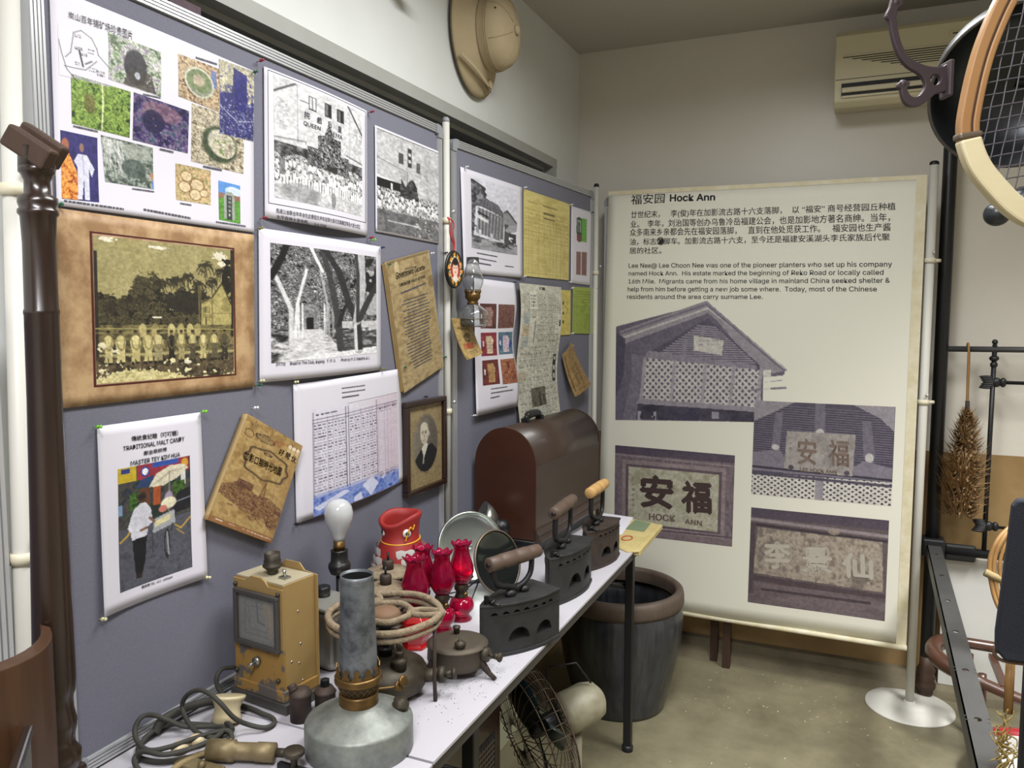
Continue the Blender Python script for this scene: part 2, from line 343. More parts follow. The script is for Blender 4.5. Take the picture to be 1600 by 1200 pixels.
def P_group(w, h, r):
    p = Pic(w, h, 'a29869', 13); p.put(np.clip(1-p.Y*2.2, 0, 1), '8d8558', .8); n_ = p.noise(5); p.put((n_ > .5)*.5*(p.Y < .6), 'b3a97c', .5)
    fine = (p.noise(w/2.5, h/2.5, 2, .6)-.5); edge = .36+.05*np.sin(p.X*14+1)+.12*np.exp(-((p.X-.04)/.07)**2)*-1+.1*(p.X < .25)*(1-p.X*4)+.03*np.sin(p.X*41)
    tree = p.Y > edge-.1*np.exp(-((p.X-.37)/.09)**2)+fine*.1+(p.noise(14)-.5)*.2
    p.mottle(['1c1a16', '3c382b', '5f5838', '24211a', '4a4530'], 30, m=(tree & (p.Y < .63)).astype(float), contrast=3.6)
    p.mottle(['4a4430', '857a4c', '5b543a', '3a3528'], 16, 30, m=((p.Y >= .6) & (p.Y < .8)).astype(float))
    p.put(((((p.X-.63)/.2)**2+((p.Y-.43)/.085)**2 + fine*1.2) < 1)*1., '26241e', .9)
    for x, y, s_ in ((.42, .29, .06), (.5, .27, .05), (.55, .26, .055), (.63, .23, .055), (.71, .28, .06), (.765, .14, .075), (.815, .26, .06), (.9, .17, .07), (.94, .24, .05), (.2, .43, .05), (.1, .46, .05), (.3, .4, .05)): palm(p, x, y, s_, .52)
    for x in (.71, .725): p.line([(x, .3), (x+.005, .62)], .0025, '8a7f52')
    p.speck('1f1c16', .6, 30, p.box(.9, .08, 1, .4)*1.); p.rect(.975, 0, 1, .7, '2a2720'); p.rect(0, .1, .018, .9, '2a2720')
    p.poly([(.73, .42), (.82, .38), (.9, .27), (.98, .43), (.98, .6), (.73, .6)], '9f935a'); p.mottle(['8a7f4e', 'b5a96e', '9c915c'], 14, m=p.polym([(.73, .43), (.82, .4), (.9, .29), (.97, .43), (.97, .6), (.73, .6)])*.8)
    p.line([(.73, .43), (.82, .385), (.9, .27), (.98, .44)], .006, '3f3a28'); p.line([(.82, .4), (.82, .6)], .003, '5c5538')
    for x in (.742, .757, .772, .788): p.rect(x, .46, x+.008, .51, '453f2b'); 
    p.rect(.76, .54, .772, .6, '453f2b'); p.line([(.83, .51), (.97, .51)], .002, '5c5538'); p.line([(0, .625), (.7, .632), (1, .64)], .004, 'a39a62'); p.line([(0, .655), (.8, .66)], .003, '8d8456')
    R_s = p.rs
    for k, x in enumerate((.3, .385, .5, .57, .64, .7)):
        p.ell(x, .635, .026, .045, ['b9ad78', '8d8354', 'bfb47e', 'a09660', 'b5aa74', '938a5a'][k]); p.rect(x-.024, .63, x+.022, .69, 'aea26c', .8); p.ell(x+.001, .575, .011, .015, '4a4232')
    p.mottle(['2c271e', '463c2c', '6a5c44', '3a3326'], 22, m=(p.Y > .82+fine*.03).astype(float))
    for k in range(11):
        x = .075+.084*k+R_s.uniform(-.008, .008); c = ['cfc48a', 'c6bb82', 'd2c78c', 'c0b47c', 'c8bd88', '2a2620', 'c5ba82', 'c0b57e', 'cfc48c', 'c1b67c', '4c4734'][k]; c2 = ['b9ae78', 'c0b57e', 'b5aa72', 'bcb17a', '8f8660', '221f1a', '9c9264', '4c4636', 'b5aa74', '5a543e', '332f26'][k]
        wd = R_s.uniform(.028, .036); p.ell(x, .725, wd, .052, c); p.poly([(x-wd, .74), (x+wd*.9, .74), (x+wd*.75, .8), (x+wd*.9, .86), (x+.004, .865), (x, .82), (x-.008, .87), (x-wd*.95, .87), (x-wd*.6, .8)], c2)
        p.line([(x-wd*.8, .7), (x-wd*.5, .76), (x+.005, .775)], .004, '6e6442', .8); p.line([(x+wd*.8, .7), (x+wd*.6, .765), (x, .78)], .004, '6e6442', .8)
        p.ell(x, .655, .0125, .017, '6b5c40'); p.ell(x, .647, .0125, .01, '2c261c'); p.rect(x-wd*.9, .86, x-wd*.3, .885, '241f18'); p.rect(x+wd*.1, .86, x+wd*.7, .88, '241f18')
    p.speck('ded6a8', .34, 30, (p.Y > .9+.05*np.sin(p.X*9)+fine*.1).astype(float)); p.speck('ded6b0', .34, 30, ((p.X < .15+fine*.1) & (p.Y > .72)).astype(float)); p.speck('e8e4cc', .1, 44, a=.8)
    p.mottle(['b5aa70', 'd8cf9e', 'a59a62'], 26, m=(p.Y > .965-.05*np.sin(p.X*6)+fine*.06).astype(float))
    for x, y, a, b in ((.88, .06, .06, .03), (.08, .012, .05, .02), (.42, .04, .08, .012), (.9, .12, .03, .02), (.4, .545, .04, .006), (.62, .88, .03, .015)): p.put(((((p.X-x)/a)**2+((p.Y-y)/b)**2+fine*2.5) < 1)*1., 'dcd6c0')
    return p
def P_hairline(w, h, r):
    return None
def P_cinema(w, h, r):
    p = Pic(w, h, 'c6c6c8', 14).mottle(['b4b4b6', 'cfcfd1', 'c2c2c4'], 4, contrast=1.3)
    p.poly([(0, .0), (.2, 0), (0, .14)], 'c9c9cc'); p.line([(0, .13), (.2, .01)], .01, '3c3c3e'); p.line([(.8, .0), (1, .22)], .01, '3c3c3e'); p.line([(.22, 0), (.22, .5)], .004, '9a9a9c'); p.line([(.82, .05), (.82, .6)], .004, 'a0a0a2')
    for x in (.08, .92): p.mottle(['d0d0d2', 'a9a9ac', 'e4e4e6'], 26, m=(((p.X-x)/.06)**2+((p.Y-.3)/.13)**2 < 1).astype(float))
    for x, y in ((.335, .06), (.505, .065), (.66, .068)):
        p.rect(x, y, x+.085, y+.12, '3a3a3c'); p.rect(x+.012, y+.012, x+.04, y+.11, 'c8c8ca' if x < .4 else '6a6a6c'); p.rect(x+.046, y+.012, x+.073, y+.11, 'd2d2d4' if x < .4 else '1a1a1c')
    p.line([(.25, .13), (.33, .13)], .005, '444444')
    p.line([(0, .5), (.3, .47), (.3, .49)], .007, '77777a'); p.line([(.78, .47), (1, .5)], .012, '77777a')
    p.mottle(['1c1c1e', '4a4a4c', '8a8a8c'], 22, m=((p.Y > .53) & (p.Y < .64)).astype(float)*((p.X < .35) | (p.X > .75)))
    m = p.polym([(.32, .66), (.32, .5), (.43, .5), (.43, .38), (.5, .36), (.56, .24), (.62, .36), (.7, .36), (.7, .5), (.8, .5), (.8, .68)]); p.mottle(['0e0e10', '3c3c3e', '8c8c8e', '1c1c1e', 'b4b4b6', '202022'], 46, m=m.astype(float), contrast=4)
    for k in range(60): p.ell(.34+.44*p.rs.rand(), .42+.22*p.rs.rand(), .009, .011, 'b4b4b6', .8)
    p.rect(.53, .62, .66, .69, '232325')
    p.mottle(['d8d8d9', '9a9a9c', 'e4e4e4', '4c4c4e', 'c4c4c5', '2c2c2e'], 40, 26, m=((p.Y > .62+.02*np.sin(p.X*20)) & (p.Y < .86)).astype(float)*(1-m*.9))
    for k in range(90):
        x, y = p.rs.rand(), .64+.2*p.rs.rand(); p.ell(x, y, .008, .01, '3c3c3e', .85); p.ell(x, y+.035, .014, .026, 'f6f6f7', .9)
    for k in range(30): x = .05+.9*k/30; p.rect(x, .79, x+.013, .87, 'fafafa', .9); p.rect(x+.016, .8, x+.022, .88, '555557', .8)
    p.rect(.04, .66, .1, .8, '6a6a6c', .8)
    p.mottle(['e6e6e8', 'b2b2b4', 'd8d8da', '8a8a8c'], 7, m=(p.Y > .88).astype(float)); p.ell(.25, .92, .2, .08, '8e8e90', .7); p.ell(.6, .92, .03, .07, '6a6a6c', .7); p.speck('f4f4f4', .12, 40, (p.Y > .86).astype(float)); p.speck('3a3a3c', .05, 40, (p.Y > .9).astype(float))
    return p
def P_cinema2(w, h, r):
    p = Pic(w, h, 'b6b6b8', 15).mottle(['9a9a9c', 'c2c2c4', 'b4b4b6', 'a4a4a6'], 4, contrast=1.3); p.rect(0, 0, 1, .01, '888888')
    p.line([(0, .28), (.45, .34), (.45, .5)], .006, '77777a'); p.rect(.32, .16, .39, .27, '4c4c4e'); p.rect(.46, .08, .52, .28, '3a3a3c'); p.rect(.47, .13, .51, .16, 'c8c8ca'); p.rect(.47, .2, .51, .23, 'c8c8ca'); p.rect(.59, .2, .66, .31, '5a5a5c'); p.rect(.78, .18, .97, .28, 'b0b0b2'); p.line([(.74, .1), (.8, .6)], .02, 'aaaaac')
    p.line([(0, .46), (.4, .5)], .014, 'f0f0f0'); p.rect(0, .48, .34, .58, '1a1a1c'); p.rect(.2, .5, .22, .62, 'dddddd')
    m = p.polym([(.34, .5), (.36, .42), (.42, .5), (.48, .42), (.54, .4), (.6, .46), (.64, .62), (.34, .62)]); p.mottle(['121214', '38383a', '59595b'], 36, m=m.astype(float))
    p.mottle(['2a2a2c', 'd8d8da', '6c6c6e', 'f0f0f0', '444446'], 34, 26, m=((p.Y > .56) & (p.Y < .8)).astype(float)*(1-m))
    for k in range(70): x, y = p.rs.rand(), .58+.14*p.rs.rand(); p.ell(x, y+.03, .014, .03, 'ececee', .85); p.ell(x, y, .01, .012, '39393b')
    p.mottle(['4a4a4c', '6e6e70', '5a5a5c'], 6, m=(p.Y > .78).astype(float)*.95); p.speck('b9b9bb', .3, 30, p.polym([(.6, .78), (1, .55), (1, 1), (.55, 1)]).astype(float)); p.textrows(.15, .88, .65, .9, 1, 'd0d0d2', .7)
    return p
def trunk(p, pts, wd, c, a=1):
    for (q0, q1, k) in zip(pts[:-1], pts[1:], range(99)): p.line([q0, q1], wd*(1-k*.12), c, a)
def P_road(w, h, r):
    p = Pic(w, h, '6a6a6c', 16).mottle(['0c0c0e', '4a4a4c', '8e8e90', '1c1c1e', 'c8c8ca', '2e2e30'], 26, octs=5)
    p.ell(.3, .62, .1, .12, '9a9a9c', .5); p.speck('f0f0f0', .14, 24, (p.Y < .55).astype(float)); p.rect(.88, .15, 1, .6, 'c4c4c6', .7); p.speck('1c1c1e', .55, 14, p.box(.8, 0, 1, .38))
    p.mottle(['1a1a1c', '7a7a7c', 'd6d6d8'], 12, 30, m=(p.Y > .72).astype(float))
    p.poly([(.25, .73), (.4, .73), (.62, .96), (.1, .99), (.14, .86)], 'd4d4d6', .9); p.mottle(['b0b0b2', 'e6e6e8', '5a5a5c'], 5, 22, m=p.polym([(.2, .8), (.46, .8), (.62, .97), (.08, 1)]).astype(float)*.8)
    p.rect(.6, .66, 1, .73, 'cfcfd1', .85); p.mottle(['9a9a9c', '2a2a2c', '6a6a6c'], 6, 30, m=p.box(.6, .76, 1, .94)); p.poly([(.0, 1), (.4, .96), (1, .93), (1, 1)], 'ebebec')
    p.rect(.27, .62, .33, .73, '0c0c0e'); 
    trunk(p, [(.15, .86), (.15, .55), (.05, .3), (0, .2)], .02, 'd0d0d2'); trunk(p, [(.18, .8), (.2, .5), (.28, .2)], .014, 'e6e6e8')
    for x in (.21, .24, .43, .47, .51): p.line([(x, .8), (x, .5)], .008, 'dcdcde' if x < .46 else '9a9a9c')
    trunk(p, [(.44, .78), (.46, .5), (.4, .2)], .012, 'a8a8aa'); trunk(p, [(.58, .92), (.56, .66), (.5, .3), (.42, 0)], .035, '3a3a3c'); trunk(p, [(.56, .7), (.62, .55), (.68, .45)], .02, '222224')
    trunk(p, [(.78, .95), (.76, .65), (.68, .5), (.58, .2), (.45, 0)], .045, '2a2a2c'); trunk(p, [(.76, .66), (.83, .3), (.82, 0)], .045, 'b6b6b8'); trunk(p, [(.77, .66), (.78, .2), (.76, 0)], .02, '39393b'); trunk(p, [(.79, .64), (.92, .42), (1, .3)], .035, '303032')
    p.line([(.75, .95), (.74, .7)], .018, 'd4d4d6'); trunk(p, [(.0, .28), (.08, .12), (.12, 0)], .03, '141416'); p.line([(.32, 0), (.42, .2)], .014, 'e8e8e9')
    p.put(((p.Y > .95) & (p.X > .3)).astype(float), 'e6e6ea', .7)
    return p
def P_oldpage(w, h, r):
    p = Pic(w, h, '94815c', 17).mottle(['85724e', '9b8862', 'a3916b', '8b7852'], 5); p.speck('c2b58f', .05, 20); p.rect(0, 0, 1, .02, '6e5d3d', .7); p.rect(.97, 0, 1, 1, 'a69773', .7); p.ell(.95, .25, .07, .05, '7d6a48'); p.line([(.74, .52), (.72, .9)], .004, '6b5a3c'); p.ell(.2, .06, .05, .05, 'b5a67f'); p.speck('6f5f3f', .1, 6, (p.Y > .9).astype(float), .5); return p
def P_candy(w, h, r):
    p = Pic(w, h, '4c4e58', 18); p.mottle(['43454f', '565862', '4c4e58'], 10); m = p.box(0, 0, 1, .5); p.mottle(['1f2b28', '33413c', '4d4640', '28303e'], 7, m=m)
    p.rect(0, .0, .23, .12, 'b9a12b'); p.rect(.04, .01, .15, .05, '2b3a78'); p.rect(.25, .0, .98, .12, '8f2f3c'); p.rect(.45, 0, .82, .04, '2f4f9c'); p.ell(.35, .06, .05, .035, 'e8e8ee'); p.ring(.35, .06, .05, .035, .2, '2f3f8c'); p.ell(.92, .05, .05, .04, 'c99a3a'); p.rect(.86, .08, .93, .24, 'e4e4e0', .9)
    p.poly([(.22, .18), (.3, .12), (.46, .1), (.46, .2)], '2a3f66'); p.rect(.28, .2, .42, .42, '5e3a28'); p.rect(.46, .2, .56, .36, 'a04f28'); p.mottle(['2c4a20', '4a7030', '1d3418'], 20, m=p.box(.14, .22, .28, .36)+p.box(.74, .2, .92, .32)); p.rect(0, .3, .05, .38, '8ab4e0', .7)
    p.poly([(.76, .36), (.82, .29), (1, .27), (1, .46), (.74, .48)], '1b1d24'); p.line([(.76, .38), (1, .36)], .008, '8a90a0')
    p.poly([(.4, .2), (.5, .1), (.7, .05), (.9, .06), (.97, .1), (.8, .17), (.6, .21)], 'd5cfb8');
    for k in range(9): p.line([(.69, .1), (.42+.066*k, .2-.014*k)], .004, 'a39c84')
    p.line([(.69, .1), (.68, .44)], .008, '8a8478')
    p.ell(.68, .32, .06, .05, 'b8a6c4', .8); p.ell(.68, .37, .11, .05, 'e2dec0'); p.ell(.6, .41, .06, .03, 'c77b6c'); p.poly([(.48, .48), (.76, .44), (.78, .56), (.46, .6)], 'a6a8ac'); p.poly([(.5, .5), (.72, .47), (.7, .52), (.5, .55)], 'd8cfa0')
    p.ring(.66, .72, .035, .11, .18, '24262c'); p.line([(.66, .62), (.68, .82)], .008, 'b0b0b4'); p.line([(.74, .56), (.72, .62)], .01, '2c2e34'); p.line([(.46, .6), (.46, .76)], .01, '3c3e44')
    p.line([(.02, .6), (.12, .56), (.16, .52)], .012, 'c9a23c'); p.line([(.78, .58), (.86, .62), (1, .54)], .01, 'c9a23c'); p.line([(.8, .62), (.9, .68)], .008, 'c9a23c', .8)
    p.ell(.31, .27, .06, .05, '4a342a'); p.ell(.31, .265, .055, .03, '2b2220'); p.rect(.27, .255, .35, .268, '15151a')
    p.poly([(.2, .36), (.28, .32), (.36, .32), (.43, .38), (.46, .5), (.4, .52), (.38, .6), (.18, .62), (.16, .54), (.12, .5)], 'cdced8'); p.line([(.18, .42), (.16, .52), (.3, .54)], .02, 'd8d9e2'); p.line([(.3, .545), (.38, .535)], .018, '7a5644'); p.line([(.42, .46), (.48, .5)], .018, '7a5644')
    p.poly([(.18, .61), (.38, .6), (.36, .8), (.3, .92), (.22, .9), (.2, .75)], '15171d'); p.rect(.22, .9, .3, .94, '2a2320')
    return p
def P_bag(w, h, r):
    p = Pic(w, h, 'a98d58', 19).mottle(['8f7244', 'a98d58', 'b59b68', '9d8150'], 7)
    p.put((p.X-.75)*2.5, '8a6238', .5); p.put((p.noise(10) > .56)*1., '94784a', .25)
    # lace-edged plaque
    q = []
    for k in range(48):
        a = 2*PI*k/48; rr = 1+.06*math.cos(8*a); q.append((.53+.36*rr*math.cos(a)*(abs(math.cos(a))**-.35 if abs(math.cos(a)) > .3 else 1.2), .35+.105*rr*math.sin(a)*1.25))
    p.line(q+[q[0]], .012, '4a3a2a'); p.line([(x*.94+.032, y*.95+.0175) for x, y in q], .005, '6a563a')
    p.ring(.5, .25, .06, .012, .3, '4a3a2a')
    # tricycle sketch and stamp
    p.ring(.12, .15, .07, .035, .12, '5a4630'); p.ell(.38, .13, .16, .03, '7a6442', .5); p.ring(.38, .13, .16, .03, .1, '4e3c2a'); p.textrows(.26, .09, .46, .13, 4, '4e3c2a', .8, .5, .02); p.textrows(.1, .02, .2, .1, 4, '5a4630', .8, .5, .02); p.line([(.52, .1), (.9, .06)], .005, 'a0482c'); p.textrows(.5, .12, .72, .17, 3, 'a8553a', .6, .3, .03)
    for k in range(3): x = .8+.075*k; p.rect(x-.03, .065+.002*k, x+.03, .15, 'c9b283', .9); p.ring(x, .075, .02, .012, .35, 'f4efe0')
    p.rect(.76, .155, .99, .16, '2c2016'); p.textrows(.8, .165, .98, .185, 2, 'efe6cc', .8, .5, .02)
    # town sketch
    m = p.polym([(0, .66), (.15, .62), (.2, .58), (.4, .6), (.5, .64), (.75, .62), (1, .68), (1, .85), (.9, .9), (.75, .82), (.55, .88), (.45, .82), (0, .75)])
    p.mottle(['5a3a2c', 'a98d58', '6b4836', '93754c', '5a3a2c'], 26, 40, m=m*1., octs=3)
    for k in range(40): x = p.rs.rand(); y = .6+.2*p.rs.rand()+x*.08; p.line([(x, y), (x+p.rs.uniform(.04, .16), y+p.rs.uniform(-.015, .03))], .005, '54362a')
    p.line([(.58, .66), (.62, .5), (.66, .66)], .007, '5a3a2c'); p.mottle(['4e3226', '7a5a40'], 30, m=p.box(.2, .56, .45, .63)*1.)
    p.rect(0, .95, 1, 1, '8a5e3c', .8); p.textrows(.1, .965, .2, .985, 1, 'efe6d4', .9); p.textrows(.28, .965, .38, .985, 1, 'efe6d4', .9); p.textrows(.5, .965, .97, .985, 1, 'efe6d4', .9, cell=.02)
    return p
def P_record(w, h, r):
    p = Pic(w, h, 'dcdce8', 20); m = (p.Y > .8-.0*p.X).astype(float); p.mottle(['4a62b0', '6f86c8', '8fa2d8', '3c55a4'], 12, m=m)
    for a in ([(.5, .86), (.62, .8), (.7, .9), (.6, 1)], [(.72, .78), (.8, .74), (.86, .8), (.76, .88)], [(.0, .92), (.3, .84), (.36, .87), (.05, .96)], [(.4, .95), (.48, .92), (.5, 1), (.4, 1)]): p.poly(a, 'd9ddf0', .9)
    p.put(((p.X > .7) & (p.Y < .86)).astype(float), 'c9bcd0', .5)
    p.rect(0, .0, 1, .83, 'd2cfdc', .55); p.put(np.clip((p.X-.35)*1.4, 0, 1)*(p.Y < .83), 'c9aeb4', .4)
    for x in (.33, .36, .7, .005): p.line([(x, .03), (x, .82)], .003, '3a2c48')
    for x in (.05, .14, .2, .24, .42, .5, .56, .6, .64, .72, .8, .85, .9): p.line([(x, .08), (x, .8)], .002, '8a7c98', .7)
    for y in (.1, .13): p.line([(0, y), (1, y-.01)], .0025, '2c2038')
    p.line([(.36, .0), (1, .0)], .004, '4a2030'); p.textrows(.03, .05, .25, .085, 1, '2c2038', .9, .5, .03)
    for x0, x1 in ((.01, .04), (.055, .13), (.15, .195), (.21, .235), (.25, .33), (.37, .41), (.43, .49), (.51, .55), (.57, .59), (.61, .69)): p.textrows(x0, .15, x1, .8, 23, '2a1f38', .75, .4, .018)
    for x0, x1 in ((.73, .79), (.81, .84), (.86, .89), (.92, .98)): p.textrows(x0, .1, x1, .18, 3, '2a1f38', .75, .4, .018); p.textrows(x0, .2, x1, .8, 23, 'a08098', .35, .3, .018)
    p.textrows(.72, .8, .95, .86, 3, '16163a', .9, .4, .03)
    return p
def P_portrait(w, h, r):
    p = Pic(w, h, '8a7a5c', 21).mottle(['7e6e50', '92825f', '867656'], 5)
    p.ell(.52, .48, .36, .35, '57524a'); p.put((((p.X-.52)/.36)**2+((p.Y-.48)/.35)**2 < 1)*np.clip(.9-p.X*1.3, 0, 1), 'a39c88', .7)
    m = (((p.X-.52)/.36)**2+((p.Y-.48)/.35)**2 < 1)
    p.put((m & p.polym([(.1, .9), (.2, .66), (.42, .52), (.7, .5), (.9, .62), (.9, .9)]))*1., '1b1b1f')
    p.poly([(.4, .53), (.52, .46), (.58, .5), (.46, .66)], 'cfccc0'); p.line([(.47, .54), (.44, .72)], .014, 'b9b5aa')
    p.ell(.48, .35, .12, .14, 'b9b2a0'); p.ell(.5, .24, .12, .06, '6f6a5e', .9); p.ell(.47, .27, .1, .05, 'c4bdab'); p.ell(.61, .37, .02, .035, 'a8a08c')
    for x in (.43, .52): p.line([(x-.025, .335), (x+.025, .33)], .008, '3a362e'); p.ell(x, .35, .018, .008, '2c2923')
    p.line([(.475, .35), (.465, .4), (.485, .405)], .006, '857c6a'); p.line([(.44, .44), (.5, .437)], .008, '5c4c42')
    return p
def P_house(w, h, r):
    p = Pic(w, h, 'd4d4e0', 22); p.speck('3a3a40', .5, 14, p.polym([(0, 0), (.3, .1), (.35, .35), (.1, .4), (.1, .75), (0, .75)])*1.); p.mottle(['1a1a1e', '4c4c52', '8a8a92'], 22, m=p.polym([(0, .05), (.2, .08), (.3, .3), (.08, .4), (.05, .8), (0, .8)])*.8)
    p.poly([(.12, .38), (.25, .24), (.55, .3), (.72, .44), (.68, .47), (.18, .38)], '5a5a60'); 
    for k in range(7): p.line([(.26+.05*k, .25+.012*k), (.2+.07*k, .38+.012*k)], .004, '8e8e94')
    p.poly([(.13, .4), (.68, .47), (.68, .84), (.1, .76)], '77777d')
    for k in range(16): x = .13+.035*k; p.line([(x, .4+.007*k), (x-.01, .78)], .006, '3c3c42' if k % 2 else 'b0b0b6')
    p.poly([(.12, .5), (.34, .56), (.34, .6), (.12, .55)], 'dadade'); p.poly([(.12, .45), (.34, .5), (.34, .53), (.12, .48)], '2c2c30')
    p.poly([(.66, .4), (.75, .34), (1, .5), (1, .6), (.68, .6)], '8c8c92'); p.poly([(.64, .42), (.76, .33), (1, .5), (1, .53), (.76, .38)], '4e4e54'); p.rect(.7, .56, .85, .84, '4a4a50')
    p.poly([(.7, .66), (.82, .56), (1, .54), (1, .64), (.8, .68)], '9a9aa0'); p.rect(.82, .68, .98, .88, '3a3a40'); p.speck('e6e6ea', .4, 20, p.box(.82, .74, 1, .9)); 
    for x, y in ((.4, .74), (.62, .8), (.15, .72)): p.rect(x, y, x+.06, y+.09, 'cacace')
    p.poly([(0, .8), (.4, .84), (1, .92), (1, 1), (0, 1)], '55555a'); p.mottle(['2c2c30', '7a7a80', 'a8a8ae'], 6, 18, m=p.box(0, .84, 1, 1)); p.rect(0, .93, 1, 1, '9a9aa2', .6)
    return p
def P_form(w, h, r):
    p = Pic(w, h, 'cdbf78', 23).mottle(['c2b26a', 'd6c984', 'ccbe76'], 5)
    for k in range(26): y = .3+.68*k/26; p.line([(0, y), (1, y)], .003, 'a89a58', .8)
    for x in (.1, .17, .3, .42, .55, .62, .7, .8, .88): p.line([(x, .2), (x, 1)], .003, '9a8c50', .8)
    for k in range(16): p.textrows(.02, .2+.05*k, .98, .24+.05*k, 1, '7a6c3c', .35 if k < 8 else .12, .5, .03)
    p.textrows(.38, .12, .7, .15, 1, '5a5030', .9); p.textrows(.4, .2, .66, .24, 1, '4a4228', .9, .8); p.textrows(.4, .27, .66, .3, 1, '5a5030', .8); p.textrows(.08, .12, .3, .15, 1, '6a6038', .6); return p
def P_idgreen(w, h, r):
    p = Pic(w, h, 'd8d8da', 24); p.ell(.25, .5, .26, .52, '2e4a38', soft=.02); p.rect(.02, .05, .48, .95, '2e4a38'); p.rect(.53, .02, .98, .97, '6fae52'); p.textrows(.57, .1, .95, .9, 9, '3f6c34', .5, .4, .08)
    p.rect(.1, .12, .4, .6, '8f9a8c'); p.ell(.25, .3, .08, .1, '2c3430'); p.rect(.17, .4, .33, .6, '4a5450'); p.rect(.04, .7, .46, .96, '7a3f42'); return p
def P_idbrown(w, h, r):
    p = Pic(w, h, 'd8d8da', 25); p.rect(.03, .02, .46, .98, '84605e'); p.rect(.53, .02, .97, .98, '84605e'); p.mottle(['7a5654', '8f6b68'], 8, m=((p.X < .46) | (p.X > .53))*.6); p.rect(0, 0, 1, .03, 'd8d8da'); return p
def note(c0, c1, c2, seed, port=True, oval=None):
    def f(w, h, r):
        p = Pic(w, h, c0, seed); p.mottle([c0, c1, c0], 16); p.rect(.03, .03, .97, .06, c1); p.rect(.03, .94, .97, .97, c1)
        if port: p.poly([(.3, .15), (.66, .15), (.8, .35), (.72, .6), (.74, .9), (.34, .9), (.34, .5)], c2); p.textrows(.36, .2, .68, .85, 9, c0, .8, .45, .05); p.ell(.14, .5, .1, .25, oval or c1); p.ell(.14, .47, .05, .13, 'd8d0cc'); p.ell(.86, .55, .09, .16, oval or c0)
        else:
            for k in range(7): x = .12+.11*k; p.rect(x, .14, x+.06, .36, c1, .9)
            p.ell(.5, .25, .09, .16, c2); p.ring(.28, .65, .14, .14, .15, c2); p.ring(.72, .65, .14, .14, .15, c2); p.ring(.5, .7, .12, .18, .2, c1)
        return p
    return f
def P_news(w, h, r):
    p = Pic(w, h, 'c9c8ba', 26); p.textrows(.04, .06, .96, .97, 74, '66665e', .75, .6, .014)
    for y in (.2, .28, .35, .5, .58, .66): p.line([(.04, y), (.6, y)], .005, 'a8a79a')
    for x in (.22, .38, .6, .78): p.rect(x-.008, .05, x+.008, .97, 'c9c8ba', .9)
    for q, c in (((.05, .2, .2, .27), '7f93a8'), ((.05, .28, .2, .35), 'b58d5e'), ((.05, .36, .2, .43), '8496a4'), ((.05, .6, .22, .66), 'a88f66')): p.rect(*q, c, .35)
    p.rect(.2, .05, .36, .17, 'dcdbce'); p.textrows(.22, .07, .34, .16, 4, '3a3a38', .9, .6, .03); p.rect(.84, .06, .97, .34, 'd6d5c8'); p.rect(.93, .12, .96, .2, '44443f', .7); p.rect(.93, .24, .965, .29, '2c2c2a'); p.textrows(.85, .08, .91, .32, 14, '55554f', .8, .5, .02)
    p.rect(.22, .23, .34, .42, 'd4d3c6', .8); p.rect(.33, .25, .35, .4, '44443f', .8)
    p.rect(.88, .49, .96, .69, '1d1d1b'); p.ell(.915, .52, .02, .015, 'c9c8ba'); p.ell(.915, .59, .02, .02, 'c9c8ba'); p.ell(.915, .65, .02, .02, 'c9c8ba')
    p.rect(.33, .72, .68, .85, '3a352c'); p.mottle(['1f1c18', '6a6250', '3f392e', '9a907a'], 10, 8, m=p.box(.33, .72, .68, .85)); p.rect(.3, .005, .55, .045, 'c9c8ba'); p.textrows(.44, .015, .58, .04, 1, '1f1f1d', 1, .8, .03); p.rect(.04, .05, .96, .053, '55554f')
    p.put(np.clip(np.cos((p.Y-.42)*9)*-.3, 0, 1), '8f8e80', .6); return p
def P_slip(w, h, r):
    p = Pic(w, h, 'c9b95e', 27).mottle(['bfae54', 'd4c56c'], 4); p.rect(.03, .03, .97, .04, '8a7c3a'); p.textrows(.15, .35, .22, .9, 8, '3a3418', .9, .5, .05)
    for y in (.26, .48, .68): p.rect(.32, y, .44, y+.07, '2f2a16')
    p.textrows(.6, .2, .8, .55, 7, '5c5228', .8, .5, .05); return p
def P_greenform(w, h, r):
    p = Pic(w, h, '95a843', 28).mottle(['889c3a', 'a0b24e', '92a542'], 4)
    for k in range(11): x = .06+.09*k; p.line([(x, .4), (x, 1)], .004, '6c7c2e', .7)
    p.line([(0, .4), (1, .42)], .006, '5c6a26'); p.textrows(.1, .08, .9, .36, 5, '5c6a26', .6, .4, .05); p.textrows(.06, .45, .95, .95, 18, '6a7a2e', .35, .5, .03); p.line([(.84, 0), (.8, .4), (.78, 1)], .008, '4c5a1e', .6); return p
def P_envelope(w, h, r):
    p = Pic(w, h, '8f7448', 29).mottle(['846a40', '9a7f52', '8c7146'], 5); p.rect(.1, .1, .14, .9, '3c2e1a', .8); p.textrows(.35, .12, .5, .85, 16, '3a2c18', .7, .5, .05); p.textrows(.62, .3, .72, .9, 12, '3a2c18', .7, .5, .05); p.line([(.2, .9), (.9, .96)], .01, '6e5630'); return p
def P_packet(w, h, r):
    p = Pic(w, h, '9c8452', 30).mottle(['8c7444', 'ab9462', '9a8250'], 5); p.ring(.45, .5, .14, .1, .2, '4a3c20'); p.line([(.45, .38), (.45, .62)], .02, '4a3c20'); p.ell(.35, .47, .08, .06, '5a4a28', .7); p.ell(.55, .47, .08, .06, '5a4a28', .7)
    p.rect(.2, .64, .7, .78, 'b0402c', .35); p.textrows(.25, .84, .75, .95, 3, '3a2c18', .8, .4, .05); return p
def P_blot(w, h, r):
    p = Pic(w, h, 'dcdbce', 31); p.ell(.5, .5, .42, .42, '141412', soft=.3); p.line([(.1, .7), (.5, .2)], .06, 'dcdbce'); return p
SKY = 'dcdbce'
